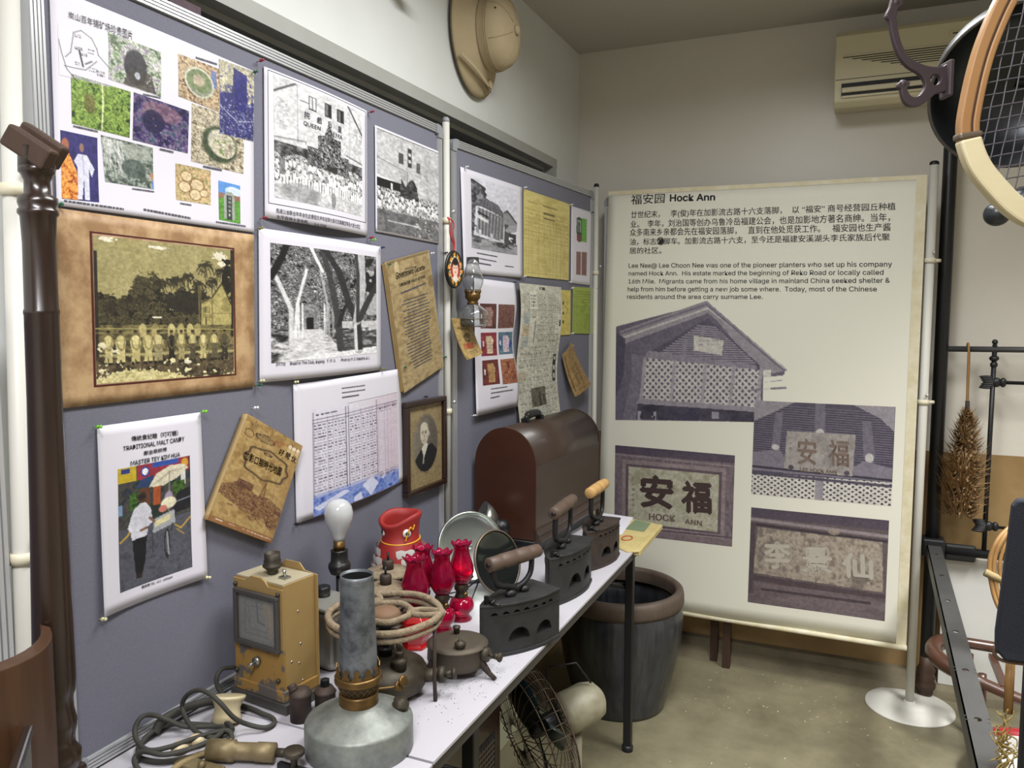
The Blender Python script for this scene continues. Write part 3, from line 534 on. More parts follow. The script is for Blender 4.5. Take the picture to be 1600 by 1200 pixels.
def P_gable(w, h, r):
    p = Pic(w, h, SKY, 32)
    p.poly([(.0, .2), (.54, .02), (.62, .1), (.98, .55), (.97, .6), (.86, .62), (.86, 1), (0, 1)], '5f5a6a')
    p.poly([(.02, .24), (.54, .0), (.99, .56), (.86, .6), (.6, .16), (.55, .1), (.04, .35)], '8a858e'); p.line([(.03, .3), (.55, .06), (.97, .54)], .006, 'b5b1b2'); p.line([(.03, .26), (.54, .03)], .006, '6a6575'); p.line([(.54, .03), (.97, .56)], .006, '6a6575')
    p.poly([(.2, .42), (.55, .14), (.84, .52), (.84, .56), (.2, .44)], '4b4658')
    for k in range(17):
        y = .2+.018*k; a = .55-(y-.14)*1.0; b = .55+(y-.14)*.76; p.line([(max(a, .22), y), (b, y+.015)], .003, '9a96a0')
    for x in (.42, .52, .6): p.line([(x, .2+abs(x-.54)), (x-.01, .46)], .01, '7d7888')
    p.poly([(.2, .4), (.82, .52), (.83, .57), (.18, .46)], '807b88'); p.poly([(.47, .28), (.64, .32), (.63, .44), (.47, .4)], 'bcb9b4'); p.textrows(.5, .31, .61, .38, 2, '8d8890', .7, .5, .03)
    p.poly([(0, .25), (.06, .3), (.05, .6), (0, .8)], '4a4558'); p.poly([(.1, .42), (.18, .45), (.14, 1), (.04, 1), (.1, .6)], '6e6978')
    m = p.polym([(.18, .46), (.85, .56), (.85, .86), (.15, .8)]); k_ = (np.abs(np.sin(p.X*88+p.Y*56)) < .8) & (np.abs(np.sin(p.X*88-p.Y*56)) < .8)
    p.put(m*1., 'b9b6b4'); p.put(m*k_, '5a5566')
    for x in (.18, .36, .54, .7, .85): p.line([(x, .47+.12*(x-.2)), (x-.03, 1)], .009, '96919a')
    p.poly([(.14, .8), (.86, .86), (.86, .9), (.13, .84)], '8a8590'); p.mottle(['2f2b3a', '45404f', '38344a'], 8, m=p.polym([(.14, .84), (.86, .9), (.86, .98), (.13, .97)])*1.)
    p.rect(.58, .9, .62, .96, '8e8998'); p.speck('9a96a0', .5, 26, p.box(.14, .9, .25, 1)); p.rect(0, .98, 1, 1, SKY); p.line([(.8, .72), (.98, .7)], .006, '77727f'); p.line([(.86, .66), (.96, .64)], .003, '9a96a0'); p.rect(.86, .56, .9, .98, SKY, .8)
    return p
def P_plaque(w, h, r):
    p = Pic(w, h, '4a4555', 33)
    for k in range(22): y = .02+.024*k; p.line([(0, y+.02), (1, y+.05)], .004, '7b7684', .7); p.line([(0, y+.03), (1, y+.06)], .003, '262233', .8)
    p.poly([(0, 0), (.3, 0), (.0, .22)], '8d8890'); p.poly([(.72, 0), (1, .0), (1, .25), (.9, .12)], '8d8890')
    for a in ([(.45, 0), (.52, 0), (.53, .35), (.45, .35)], [(.16, .12), (.22, .1), (.2, .5), (.14, .5)], [(.78, .15), (.84, .15), (.88, .52), (.8, .52)]): p.poly(a, '6a6573')
    p.ell(.49, .3, .03, .04, 'b4b0b0'); p.ell(.17, .48, .03, .03, 'b4b0b0'); p.ell(.84, .53, .03, .05, 'b4b0b0')
    p.poly([(0, .6), (0, .55), (.2, .5), (.25, .6), (.75, .62), (.8, .56), (1, .62), (1, .76), (0, .74)], '77727f'); p.line([(0, .7), (1, .74)], .008, '302c3c')
    p.poly([(.25, .3), (.74, .3), (.73, .73), (.24, .7)], '8f8a88'); p.mottle(['827d7c', '9d9894', '8f8a88'], 12, 6, m=p.polym([(.25, .3), (.74, .3), (.73, .73), (.24, .7)])*.9)
    p.textrows(.27, .36, .29, .62, 5, '77716f', .6, .5, .02)
    p.ell(.29, .68, .02, .025, '4a4550'); p.ell(.69, .7, .02, .025, '4a4550')
    m = (p.Y > .76)*1.; k_ = (np.abs(np.sin(p.X*62+p.Y*62)) < .72) & (np.abs(np.sin(p.X*62-p.Y*62)) < .72); p.put(m, 'c6c2bd'); p.put(m*k_, '2a2635'); p.rect(.47, .76, .53, 1, '8d8890'); p.line([(0, .77), (1, .8)], .01, '4a4555')
    return p
def P_hockann(w, h, r):
    p = Pic(w, h, '6a5e66', 34).mottle(['5e525c', '766a70', '665a63'], 20, 5); p.rect(0, 0, 1, .09, '4f4554'); p.line([(0, .1), (1, .12)], .006, '8a7e84'); p.rect(.07, .15, .93, .93, '8a7d80'); p.mottle(['7d7074', '94878a'], 5, 20, m=p.box(.07, .15, .93, .93)*.6)
    p.rect(.1, .2, .9, .88, '5c4f58'); p.rect(.12, .23, .88, .86, 'a8a694'); p.mottle(['96947f', 'b4b2a2', 'a5a390'], 9, m=p.box(.12, .23, .88, .86)); p.speck('8a8874', .1, 34, p.box(.12, .23, .88, .86)*.6); p.textrows(.15, .35, .18, .7, 6, '75706a', .7, .5, .02); p.rect(0, .93, 1, 1, '75686e'); p.line([(0, .92), (1, .9)], .006, '4a3f48'); return p
def P_leesign(w, h, r):
    p = Pic(w, h, '5e5355', 35); p.rect(0, 0, 1, .1, '4c4450'); p.line([(0, .12), (1, .16)], .012, '8a8085'); p.line([(0, .17), (1, .21)], .01, '39313a'); p.poly([(.06, .2), (.96, .22), (.98, .72), (.03, .68)], '8a7f75'); p.mottle(['6f655e', '8d8278', 'a1978a', '7c7169'], 12, m=p.polym([(.06, .2), (.96, .22), (.98, .72), (.03, .68)])*1.)
    p.poly([(0, .7), (1, .74), (1, .8), (0, .76)], '4a3e44'); p.mottle(['5c5056', '6f6368'], 4, 14, m=p.box(0, .78, 1, 1)*.8); p.rect(.1, .83, .9, .86, '433840'); p.ell(.62, .17, .04, .03, 'a09584', .7); p.rect(0, .15, .04, .9, '4c4148'); return p
def P_badge(w, h, r):
    p = Pic(w, h, '2a2018', 36); d = np.hypot((p.X-.5)/.48, (p.Y-.5)/.48); a = np.arctan2(p.Y-.5, p.X-.5); p.put((d < 1)*1., '2f3a22')
    p.put(((d > .72) & (d < .96) & (np.sin(a*10) > .1))*1., 'd8922c'); p.put(((d > .7) & (d < .78) & (np.sin(a*20) > 0))*1., 'e8d8b0'); p.put((d < .7)*1., 'd8d0c0'); p.put((d < .66)*1., 'a83c24'); p.ell(.5, .34, .21, .17, '1c1614'); p.ell(.5, .5, .17, .23, 'e6c8b4'); p.ell(.5, .3, .17, .09, '1c1614')
    p.line([(.42, .46), (.46, .455)], .012, '2a1c18'); p.line([(.54, .455), (.58, .46)], .012, '2a1c18'); p.line([(.46, .58), (.54, .58)], .014, 'b0463c'); p.ell(.5, .76, .17, .08, 'e8dcd0'); return p
def P_clock(w, h, r):
    p = Pic(w, h, '53514c', 37).mottle(['4b4945', '5b5953', '53514c'], 5); t = .008
    for a, b in ((.14, .86), (.26, .74)):
        p.line([(a, a), (b, a), (b, b), (a, b), (a, a)], t, '2b2926')
    for k in range(60):
        an = 2*PI*k/60; q = max(abs(math.cos(an)), abs(math.sin(an))); p.line([(.5+.36*math.sin(an)/q, .5-.36*math.cos(an)/q), (.5+.33*math.sin(an)/q, .5-.33*math.cos(an)/q)], .005, '35332f')
    p.poly([(.66, .1), (.8, .12), (.9, .4), (.86, .9), (.76, .9), (.72, .5), (.6, .35)], '7a5e34', .6); return p
PAINT = {k[2:]: v for k, v in list(globals().items()) if k.startswith('P_')}
PAINT.update(note1=note('5e3634', '482624', '9a7a70', 41), note2=note('5c3a36', '7a544a', '6c4a42', 42, False), note3=note('9c3c46', '7a2434', 'cfc2a4', 43, True, '6a1826'),
             note4=note('6d8a78', '3f5c86', 'cbb6c8', 44, True, '2c3f86'), note5=note('74302c', '58201f', 'ac8c5c', 45), note6=note('7e3c30', '9c6c48', '642a24', 46, False))
SHEETS = {
'mine': ('A', 0.003, ((0.9221, 2.1281), (1.3948, 2.1249), (1.3839, 1.7800), (0.9177, 1.7796)), [
  ('txt', '炭山百年锡矿场珍贵图片', 0.066, 0.082, 0.328, 0.059, 0.327, 0.108, 0.065, 0.113),
  ('pic', 'map', 80, 81, 0.026, 0.154, 0.232, 0.136, 0.226, 0.379, 0.025, 0.391),
  ('pic', 'cave', 82, 74, 0.222, 0.109, 0.460, 0.113, 0.456, 0.348, 0.218, 0.341),
  ('pic', 'bowl', 66, 68, 0.547, 0.082, 0.777, 0.075, 0.775, 0.326, 0.545, 0.314),
  ('pic', 'fern', 91, 78, 0.069, 0.369, 0.314, 0.370, 0.311, 0.603, 0.068, 0.602),
  ('pic', 'purple', 86, 74, 0.328, 0.367, 0.602, 0.376, 0.600, 0.610, 0.325, 0.609),
  ('pic', 'pot', 85, 90, 0.616, 0.328, 0.936, 0.330, 0.930, 0.651, 0.619, 0.648),
  ('pic', 'bluestone', 57, 117, 0.778, 0.016, 1.004, 0.002, 0.998, 0.435, 0.778, 0.449),
  ('pic', 'couple', 58, 108, 0.022, 0.645, 0.170, 0.642, 0.169, 0.957, 0.019, 0.965),
  ('pic', 'falls', 81, 73, 0.185, 0.623, 0.421, 0.625, 0.423, 0.844, 0.199, 0.849),
  ('pic', 'rocks', 55, 57, 0.536, 0.678, 0.730, 0.676, 0.728, 0.875, 0.535, 0.878),
  ('pic', 'grave', 34, 62, 0.775, 0.722, 0.909, 0.727, 0.908, 0.959, 0.775, 0.953),
  ('scr', 1, 0.641, 0.058, 0.767, 0.046, 0.766, 0.061, 0.640, 0.072),
  ('scr', 1, 0.071, 0.607, 0.172, 0.605, 0.172, 0.616, 0.070, 0.618),
  ('scr', 1, 0.021, 0.968, 0.275, 0.967, 0.275, 0.978, 0.020, 0.979),
  ('scr', 1, 0.316, 0.855, 0.423, 0.851, 0.423, 0.861, 0.316, 0.865),
  ('scr', 1, 0.453, 0.616, 0.524, 0.615, 0.524, 0.629, 0.452, 0.630),
  ('scr', 1, 0.683, 0.654, 0.795, 0.650, 0.795, 0.666, 0.683, 0.669),
  ('scr', 1, 0.362, 0.952, 0.608, 0.962, 0.607, 0.976, 0.362, 0.966),
  ('scr', 1, 0.750, 0.963, 0.941, 0.962, 0.941, 0.974, 0.750, 0.974),
  ('scr', 1, 0.553, 0.889, 0.616, 0.889, 0.615, 0.900, 0.553, 0.899),
  ('scr', 1, 0.368, 0.358, 0.454, 0.349, 0.454, 0.359, 0.368, 0.368),
 ]),
'sepia': ('A', 0.005, ((0.9148, 1.7750), (1.3814, 1.7748), (1.3711, 1.4443), (0.9077, 1.4449)), [
  ('pic', 'border', 226, 244, 0.130, 0.095, 0.870, 0.100, 0.877, 0.912, 0.133, 0.907),
  ('pic', 'group', 219, 232, 0.143, 0.115, 0.862, 0.115, 0.861, 0.902, 0.144, 0.891),
 ]),
'cinema': ('A', 0.004, ((1.4277, 2.1440), (1.8269, 2.1409), (1.8207, 1.8127), (1.4186, 1.8161)), [
  ('pic', 'cinema', 138, 192, 0.070, 0.028, 0.934, 0.038, 0.930, 0.855, 0.072, 0.851),
  ('pic', 'hairline', 153, 208, 0.028, 0.013, 0.983, 0.014, 0.979, 0.896, 0.027, 0.897),
  ('txt', 'QUEEN', 0.310, 0.272, 0.464, 0.275, 0.464, 0.305, 0.310, 0.306),
  ('txt', 'EMA', 0.591, 0.279, 0.693, 0.278, 0.693, 0.312, 0.591, 0.312),
  ('txt', '院', 0.320, 0.202, 0.367, 0.200, 0.367, 0.250, 0.319, 0.254),
  ('txt', '戲', 0.430, 0.209, 0.479, 0.206, 0.479, 0.255, 0.429, 0.257),
  ('txt', '后', 0.538, 0.208, 0.578, 0.207, 0.578, 0.254, 0.537, 0.255),
  ('txt', '皇', 0.644, 0.212, 0.687, 0.212, 0.687, 0.263, 0.643, 0.262),
  ('txt', '馬達公会联合年年会在此摄留念并欢迎黄仕春兄及慕黌堂等各大善士成立', 0.080, 0.923, 0.901, 0.922, 0.901, 0.957, 0.080, 0.956),
  ('txt', '太平吞神大會會照。   6-6-1948', 0.082, 0.966, 0.503, 0.977, 0.503, 1.005, 0.082, 0.994),
 ]),
'cinema2': ('A', 0.004, ((1.8648, 2.1127), (2.2341, 2.1090), (2.2306, 1.8253), (1.8622, 1.8284)), [
  ('pic', 'cinema2', 99, 160, 0.020, 0.017, 0.983, 0.019, 0.983, 0.979, 0.018, 0.980),
 ]),
'road': ('A', 0.004, ((1.3978, 1.7918), (1.8858, 1.7895), (1.8781, 1.4497), (1.3884, 1.4514)), [
  ('pic', 'road', 166, 188, 0.071, 0.086, 0.947, 0.090, 0.951, 0.857, 0.071, 0.878),
  ('txt', '(M70)     Road to The Club, Kajang.   F. M. S.        Photo by M. S. Nakajima, K. L.', 0.101, 0.874, 0.872, 0.877, 0.872, 0.908, 0.101, 0.904),
 ]),
'gazette': ('A', 0.012, ((1.8999, 1.7474), (2.1404, 1.7989), (2.2324, 1.4404), (1.9889, 1.3758)), [
  ('pic', 'oldpage', 67, 204, 0.000, 0.000, 1.000, -0.000, 1.000, 1.000, -0.000, 1.000),
  ('txt', 'Government Gazette', 0.170, 0.090, 0.848, 0.101, 0.833, 0.139, 0.148, 0.144),
  ('txt', 'FEDERATED MALAY STATES.', 0.202, 0.182, 0.831, 0.184, 0.821, 0.208, 0.206, 0.206),
  ('scr', 1, 0.204, 0.248, 0.820, 0.243, 0.813, 0.260, 0.204, 0.265),
  ('scr', 1, 0.372, 0.086, 0.689, 0.092, 0.686, 0.099, 0.369, 0.093),
  ('scr', 22, 0.204, 0.312, 0.881, 0.331, 0.753, 0.890, 0.190, 0.875),
 ]),
'candy': ('A', 0.004, ((0.9737, 1.4063), (1.2132, 1.4050), (1.2109, 1.0634), (0.9667, 1.0661)), [
  ('pic', 'candy', 112, 193, 0.159, 0.241, 0.858, 0.243, 0.857, 0.906, 0.157, 0.907),
  ('txt', '傳統貴妃糖（叮叮糖）', 0.286, 0.076, 0.743, 0.083, 0.742, 0.114, 0.288, 0.105),
  ('txt', 'TRADITIONAL MALT CANDY', 0.211, 0.124, 0.806, 0.125, 0.805, 0.153, 0.210, 0.148),
  ('txt', '鄭金華師傅', 0.394, 0.168, 0.618, 0.168, 0.617, 0.192, 0.393, 0.192),
  ('txt', 'MASTER TEY KIM HUA', 0.272, 0.210, 0.753, 0.211, 0.752, 0.237, 0.270, 0.236),
  ('txt', '鄭師傅 TEL : 013 - 6392600', 0.356, 0.912, 0.655, 0.916, 0.655, 0.931, 0.356, 0.928),
 ]),
'bag': ('A', 0.02, ((1.3309, 1.3890), (1.5119, 1.2919), (1.3944, 1.0876), (1.2057, 1.1875)), [
  ('pic', 'bag', 100, 165, -0.000, -0.000, 1.000, 0.000, 1.000, 1.000, -0.000, 1.000),
  ('txt', '加影口糊時光地圖', 0.151, 0.314, 0.784, 0.296, 0.793, 0.379, 0.163, 0.391),
  ('txt', '好 開 伙', 0.644, 0.133, 0.965, 0.128, 0.960, 0.194, 0.640, 0.194),
 ]),
'record': ('A', 0.004, ((1.5026, 1.4384), (1.9775, 1.4467), (2.0005, 1.1151), (1.5034, 1.1042)), [
  ('pic', 'record', 134, 167, 0.132, 0.204, 0.954, 0.198, 0.921, 0.995, 0.118, 0.993),
  ('scr', 1, 0.376, 0.075, 0.596, 0.082, 0.596, 0.091, 0.375, 0.083),
  ('scr', 1, 0.376, 0.110, 0.595, 0.116, 0.594, 0.126, 0.376, 0.118),
  ('scr', 1, 0.375, 0.144, 0.532, 0.148, 0.531, 0.161, 0.375, 0.156),
 ]),
'portrait': ('A', 0.015, ((2.0201, 1.3338), (2.2243, 1.3342), (2.2242, 1.0733), (2.0217, 1.0669)), [
  ('pic', 'portrait', 51, 139, 0.000, 0.000, 1.000, -0.000, 1.000, 1.000, -0.000, 1.000),
 ]),
'portraitframe': ('A', 0.02, ((1.9865, 1.3473), (2.2302, 1.3459), (2.2317, 1.0627), (1.9892, 1.0638)), [
 ]),
'house': ('B', 0.004, ((0.0793, 2.0857), (0.5324, 2.0829), (0.5236, 1.7447), (0.0875, 1.7427)), [
  ('pic', 'house', 72, 110, 0.142, 0.067, 0.900, 0.055, 0.914, 0.758, 0.149, 0.748),
  ('scr', 1, 0.228, 0.784, 0.575, 0.793, 0.575, 0.807, 0.228, 0.797),
  ('scr', 1, 0.233, 0.835, 0.557, 0.846, 0.557, 0.859, 0.233, 0.847),
  ('scr', 1, 0.227, 0.879, 0.462, 0.888, 0.462, 0.905, 0.227, 0.895),
  ('scr', 1, 0.699, 0.882, 0.851, 0.884, 0.851, 0.896, 0.699, 0.895),
 ]),
'form': ('B', 0.004, ((0.5433, 2.0797), (0.9873, 2.0774), (0.9826, 1.7535), (0.5455, 1.7529)), [
  ('pic', 'form', 72, 136, 0.000, -0.000, 1.000, 0.000, 1.000, 1.000, 0.000, 1.000),
 ]),
'idcards': ('B', 0.004, ((1.0084, 2.0729), (1.2434, 2.0728), (1.2367, 1.7404), (1.0082, 1.7424)), [
  ('pic', 'idgreen', 17, 40, 0.230, 0.117, 0.773, 0.108, 0.780, 0.440, 0.249, 0.446),
  ('pic', 'idbrown', 17, 38, 0.247, 0.562, 0.786, 0.543, 0.786, 0.876, 0.247, 0.879),
 ]),
'notes': ('B', 0.004, ((0.1594, 1.7290), (0.4597, 1.7225), (0.4680, 1.2593), (0.1549, 1.2573)), [
  ('pic', 'note1', 25, 39, 0.113, 0.182, 0.494, 0.177, 0.506, 0.365, 0.133, 0.363),
  ('pic', 'note2', 25, 38, 0.542, 0.179, 0.941, 0.176, 0.958, 0.359, 0.550, 0.364),
  ('pic', 'note3', 26, 37, 0.137, 0.396, 0.524, 0.394, 0.539, 0.571, 0.151, 0.569),
  ('pic', 'note4', 22, 35, 0.572, 0.394, 0.944, 0.391, 0.959, 0.568, 0.588, 0.568),
  ('pic', 'note5', 26, 39, 0.159, 0.601, 0.543, 0.601, 0.542, 0.790, 0.152, 0.786),
  ('pic', 'note6', 23, 39, 0.602, 0.606, 0.975, 0.605, 0.978, 0.801, 0.608, 0.799),
  ('scr', 1, 0.323, 0.815, 0.714, 0.817, 0.714, 0.826, 0.323, 0.823),
  ('scr', 1, 0.319, 0.846, 0.848, 0.848, 0.848, 0.859, 0.319, 0.856),
  ('scr', 1, 0.311, 0.882, 0.521, 0.879, 0.521, 0.890, 0.311, 0.892),
 ]),
'news': ('B', 0.004, ((0.4787, 1.7237), (0.8651, 1.7196), (0.8609, 1.1561), (0.4835, 1.1562)), [
  ('pic', 'news', 65, 234, 0.000, -0.000, 1.000, 0.000, 1.000, 1.000, -0.000, 1.000),
 ]),
'slip': ('B', 0.004, ((0.8764, 1.7101), (1.0046, 1.7109), (1.0064, 1.5197), (0.8796, 1.5193)), [
  ('pic', 'slip', 19, 71, 0.000, -0.000, 1.000, -0.000, 1.000, 1.000, -0.000, 1.000),
 ]),
'green': ('B', 0.004, ((1.0321, 1.7278), (1.2877, 1.7295), (1.2841, 1.5178), (1.0285, 1.5241)), [
  ('pic', 'greenform', 33, 73, 0.000, -0.000, 1.000, -0.000, 1.000, 1.000, 0.000, 1.000),
 ]),
'envelope': ('B', 0.015, ((0.8950, 1.4367), (0.9911, 1.4891), (1.1551, 1.2932), (0.9697, 1.2499)), [
  ('pic', 'envelope', 25, 66, -0.000, 0.000, 1.000, 0.000, 1.000, 1.000, 0.000, 1.000),
 ]),
'packet': ('B', 0.05, ((-0.0535, 1.5930), (0.0686, 1.5908), (0.0913, 1.4785), (-0.0117, 1.4601)), [
  ('pic', 'packet', 30, 65, 0.000, -0.000, 1.000, -0.000, 1.000, 1.000, 0.000, 1.000),
  ('txt', 'Butterfly', 0.151, 0.216, 0.716, 0.269, 0.699, 0.338, 0.130, 0.278),
  ('txt', '白蝶牌', 0.151, 0.611, 0.617, 0.647, 0.610, 0.803, 0.130, 0.768),
 ]),
'banner': ('C', 0.02, ((0.0605, 2.1630), (1.3616, 2.1403), (1.3627, 0.2617), (0.0232, 0.2454)), [
  ('txt', '福安园', 0.084, 0.006, 0.205, 0.007, 0.204, 0.029, 0.085, 0.030),
  ('txt', '*Hock Ann', 0.222, 0.010, 0.375, 0.013, 0.375, 0.029, 0.222, 0.027),
  ('txt', '廿世纪末，   李(俊)年在加影流古路十六支落脚，  以 “福安” 商号经营园丘种植', 0.086, 0.045, 0.918, 0.050, 0.919, 0.068, 0.085, 0.064),
  ('txt', '业。  李年，刘治国等创办乌鲁冷岳福建公会，也是加影地方著名商绅。当年，', 0.085, 0.067, 0.904, 0.071, 0.905, 0.089, 0.086, 0.084),
  ('txt', '众多南来乡亲都会先在福安园落脚，   直到在他处觅获工作。   福安园也生产酱', 0.084, 0.086, 0.907, 0.092, 0.908, 0.109, 0.085, 0.104),
  ('txt', '油，标志为脚车。加影流古路十六支，至今还是福建安溪湖头李氏家族后代聚', 0.085, 0.109, 0.906, 0.113, 0.907, 0.129, 0.085, 0.125),
  ('txt', '居的社区。', 0.084, 0.130, 0.199, 0.131, 0.199, 0.146, 0.085, 0.145),
  ('txt', 'Lee Nee@ Lee Choon Nee was one of the pioneer planters who set up his company', 0.083, 0.167, 0.915, 0.172, 0.916, 0.186, 0.084, 0.181),
  ('txt', 'named Hock Ann.  His estate marked the beginning of Reko Road or locally called', 0.084, 0.186, 0.893, 0.189, 0.893, 0.203, 0.085, 0.199),
  ('txt', '16th Mile.  Migrants came from his home village in mainland China seeked shelter &', 0.084, 0.205, 0.911, 0.206, 0.912, 0.220, 0.084, 0.218),
  ('txt', 'help from him before getting a new job some where.  Today, most of the Chinese', 0.082, 0.223, 0.876, 0.224, 0.877, 0.238, 0.083, 0.237),
  ('txt', 'residents around the area carry surname Lee.', 0.081, 0.241, 0.539, 0.241, 0.540, 0.254, 0.082, 0.255),
  ('pic', 'blot', 13, 14, 0.179, 0.106, 0.209, 0.107, 0.210, 0.128, 0.180, 0.127),
  ('pic', 'gable', 272, 196, 0.042, 0.260, 0.628, 0.252, 0.635, 0.533, 0.052, 0.552),
  ('pic', 'plaque', 220, 155, 0.527, 0.481, 0.942, 0.480, 0.942, 0.696, 0.527, 0.697),
  ('pic', 'hockann', 187, 143, 0.054, 0.608, 0.470, 0.611, 0.472, 0.826, 0.060, 0.829),
  ('pic', 'leesign', 215, 158, 0.529, 0.728, 0.938, 0.728, 0.938, 0.953, 0.529, 0.952),
  ('txt', '#D安', 0.147, 0.674, 0.267, 0.672, 0.271, 0.755, 0.150, 0.756),
  ('txt', '#D福', 0.294, 0.680, 0.396, 0.678, 0.403, 0.756, 0.296, 0.759),
  ('txt', '#BHOCK', 0.184, 0.768, 0.278, 0.767, 0.279, 0.783, 0.184, 0.785),
  ('txt', '#BANN', 0.311, 0.772, 0.369, 0.773, 0.369, 0.786, 0.311, 0.784),
  ('txt', '#L李', 0.572, 0.803, 0.654, 0.798, 0.659, 0.862, 0.578, 0.868),
  ('txt', '#L景', 0.690, 0.807, 0.779, 0.802, 0.783, 0.862, 0.693, 0.867),
  ('txt', '#L仙', 0.806, 0.810, 0.897, 0.807, 0.902, 0.864, 0.813, 0.866),
  ('txt', '#P安', 0.663, 0.560, 0.722, 0.560, 0.725, 0.620, 0.666, 0.620),
  ('txt', '#P福', 0.755, 0.558, 0.816, 0.558, 0.820, 0.619, 0.758, 0.618),
  ('txt', '#BLEE HOCK ANN', 0.675, 0.626, 0.783, 0.627, 0.784, 0.635, 0.675, 0.635),
 ]),
}
PINS = [
 ('A', 1.4094, 2.1499, 'red', 'pinning nothing above the top right corner of the mine poster'),
 ('A', 1.3890, 2.1200, 'green', 'at the top right corner of the mine photograph poster'),
 ('A', 1.8372, 2.1400, 'red', 'at the top right corner of the large cinema print'),
 ('A', 1.4069, 1.8139, 'red', 'at the lower left corner of the large cinema print'),
 ('A', 1.8255, 1.8084, 'red', 'at the lower right corner of the large cinema print'),
 ('A', 1.8377, 1.8035, 'lime', 'just below the lower right corner of the large cinema print'),
 ('A', 1.3927, 1.7896, 'olive', 'at the top left corner of the tree road print'),
 ('A', 1.8798, 1.7863, 'navy', 'at the top right corner of the tree road print'),
 ('A', 1.8772, 1.4525, 'olive', 'at the lower right corner of the tree road print'),
 ('A', 1.3855, 1.4560, 'cream', 'at the lower left corner of the tree road print'),
 ('A', 1.3779, 1.4474, 'green', 'beside the lower right corner of the sepia group photograph'),
 ('A', 1.9127, 1.7421, 'green', 'at the top left corner of the old gazette'),
 ('A', 2.1593, 1.7908, 'white', 'at the top right corner of the old gazette'),
 ('A', 2.2487, 1.7992, 'navy', 'on the board edge beside the top of the old gazette'),
 ('A', 2.2380, 1.4686, 'green', 'at the lower right corner of the old gazette'),
 ('A', 1.9912, 1.4503, 'green', 'low on the left edge of the old gazette'),
 ('A', 1.5020, 1.4444, 'cream', 'at the top left corner of the register sheet'),
 ('A', 1.9920, 1.1165, 'white', 'at the lower right corner of the register sheet'),
 ('A', 1.4978, 1.1060, 'black', 'at the lower left corner of the register sheet'),
 ('A', 0.9697, 1.4065, 'lime', 'at the top left corner of the candy seller poster'),
 ('A', 1.2134, 1.4065, 'lime', 'at the top right corner of the candy seller poster'),
 ('A', 1.2095, 1.0644, 'cream', 'at the lower right corner of the candy seller poster'),
 ('A', 0.9627, 1.0650, 'cream', 'at the lower left corner of the candy seller poster'),
 ('A', 1.3639, 1.3984, 'white', 'above the brown printed bag'),
 ('A', 0.9151, 1.7800, 'green', 'at the lower left corner of the mine photograph poster'),
 ('A', 2.1210, 1.3521, 'black', 'holding the oval portrait frame'),
 ('B', 0.1038, 2.0881, 'white', 'at the top left corner of the wooden house print'),
 ('B', 0.5406, 2.0838, 'white', 'between the house print and the yellow form'),
 ('B', 0.9884, 2.0746, 'white', 'between the yellow form and the identity card sheet'),
 ('B', 1.2301, 2.0699, 'navy', 'at the top right corner of the identity card sheet'),
 ('B', 0.9846, 1.7467, 'white', 'below the yellow form at its right corner'),
 ('B', 0.4597, 1.7253, 'black', 'at the top right corner of the banknote sheet'),
 ('B', 0.8627, 1.7168, 'black', 'at the top right corner of the newspaper page'),
 ('B', 1.0063, 1.7213, 'white', 'at the top left corner of the green form'),
 ('B', 1.2800, 1.7271, 'navy', 'at the top right corner of the green form'),
 ('B', 1.0104, 1.5245, 'white', 'at the lower left corner of the green form'),
 ('B', 1.0079, 1.4715, 'yellow', 'at the top of the brown envelope'),
 ('B', 0.1502, 1.2598, 'white', 'at the lower left corner of the banknote sheet'),
 ('B', 0.4618, 1.2618, 'black', 'at the lower right corner of the banknote sheet'),
 ('B', 0.8519, 1.1602, 'black', 'at the lower right corner of the newspaper page'),
 ('B', 0.5374, 1.7501, 'white', 'at the lower left corner of the yellow form'),
]# ------------------------------------------------------------------ material set
M_wall = mat('wall_paint', 'dfe2e1', .42, c2='d5d8d5', scale=3, sharp=0, bump=.05, bscale=40)
M_wallback = mat('back_wall_paint', 'd6d2c8', .4, c2='cfcabf', scale=2.5, sharp=0, bump=.05, bscale=30)
M_dado = mat('stained_dado_paint', 'a58a60', .45, c2='866a42', scale=3.5, sharp=.2, bump=.1, bscale=20)
M_ceil = mat('ceiling_board', 'b4b1a8', .9, bump=.25, bscale=120)
M_tbar = mat('ceiling_bar', 'c0bdb4', .7)
M_pole_w = mat('white_batten', 'dcdcd8', .5)
M_floor = mat('cement_floor', '5e5946', .45, c2='8a836a', scale=2.6, sharp=.35, bump=.12, bscale=18, detail=12)
M_kerb = mat('rough_cement', '5e5745', .8, c2='776e58', scale=9, sharp=.2, bump=.6, bscale=50)
M_alu = mat('aluminium_profile', 'c4c6c8', .38, .55)
M_alu_dark = mat('profile_groove', '77797c', .6, .3)
M_corner = mat('grey_plastic_corner', '8b8d92', .55)
M_felt = mat('grey_blue_felt', '767785', .95, c2='6d6e7b', scale=160, sharp=.1, bump=.35, bscale=500)
M_pole = mat('off_white_powder_coat', 'cdccc4', .45)
M_cream = mat('cream_plastic', 'd8d2ba', .5)
M_black = mat('black_plastic', '18181a', .4)
M_blackm = mat('black_painted_steel', '1a1a1c', .45, .2)
M_dkwood = mat('dark_turned_wood', '2a1a12', .3, c2='1c110b', scale=5, stretch=(8, 8, .6), sharp=0, coat=.3)
M_brwood = mat('brown_varnished_wood', '482d18', .45, c2='352010', scale=6, stretch=(10, 10, .7), sharp=.2, coat=.1)
M_oldwood = mat('worn_brown_wood', '45301f', .6, c2='33221a', scale=5, stretch=(6, 6, 1), sharp=.1, bump=.2)
M_shutter = mat('dark_brown_boards', '4a2f20', .6, c2='38231a', scale=4, stretch=(6, 1, 6), sharp=0)
M_frame = mat('grey_window_frame', 'a3a49f', .5, c2='989994', scale=8, sharp=0)
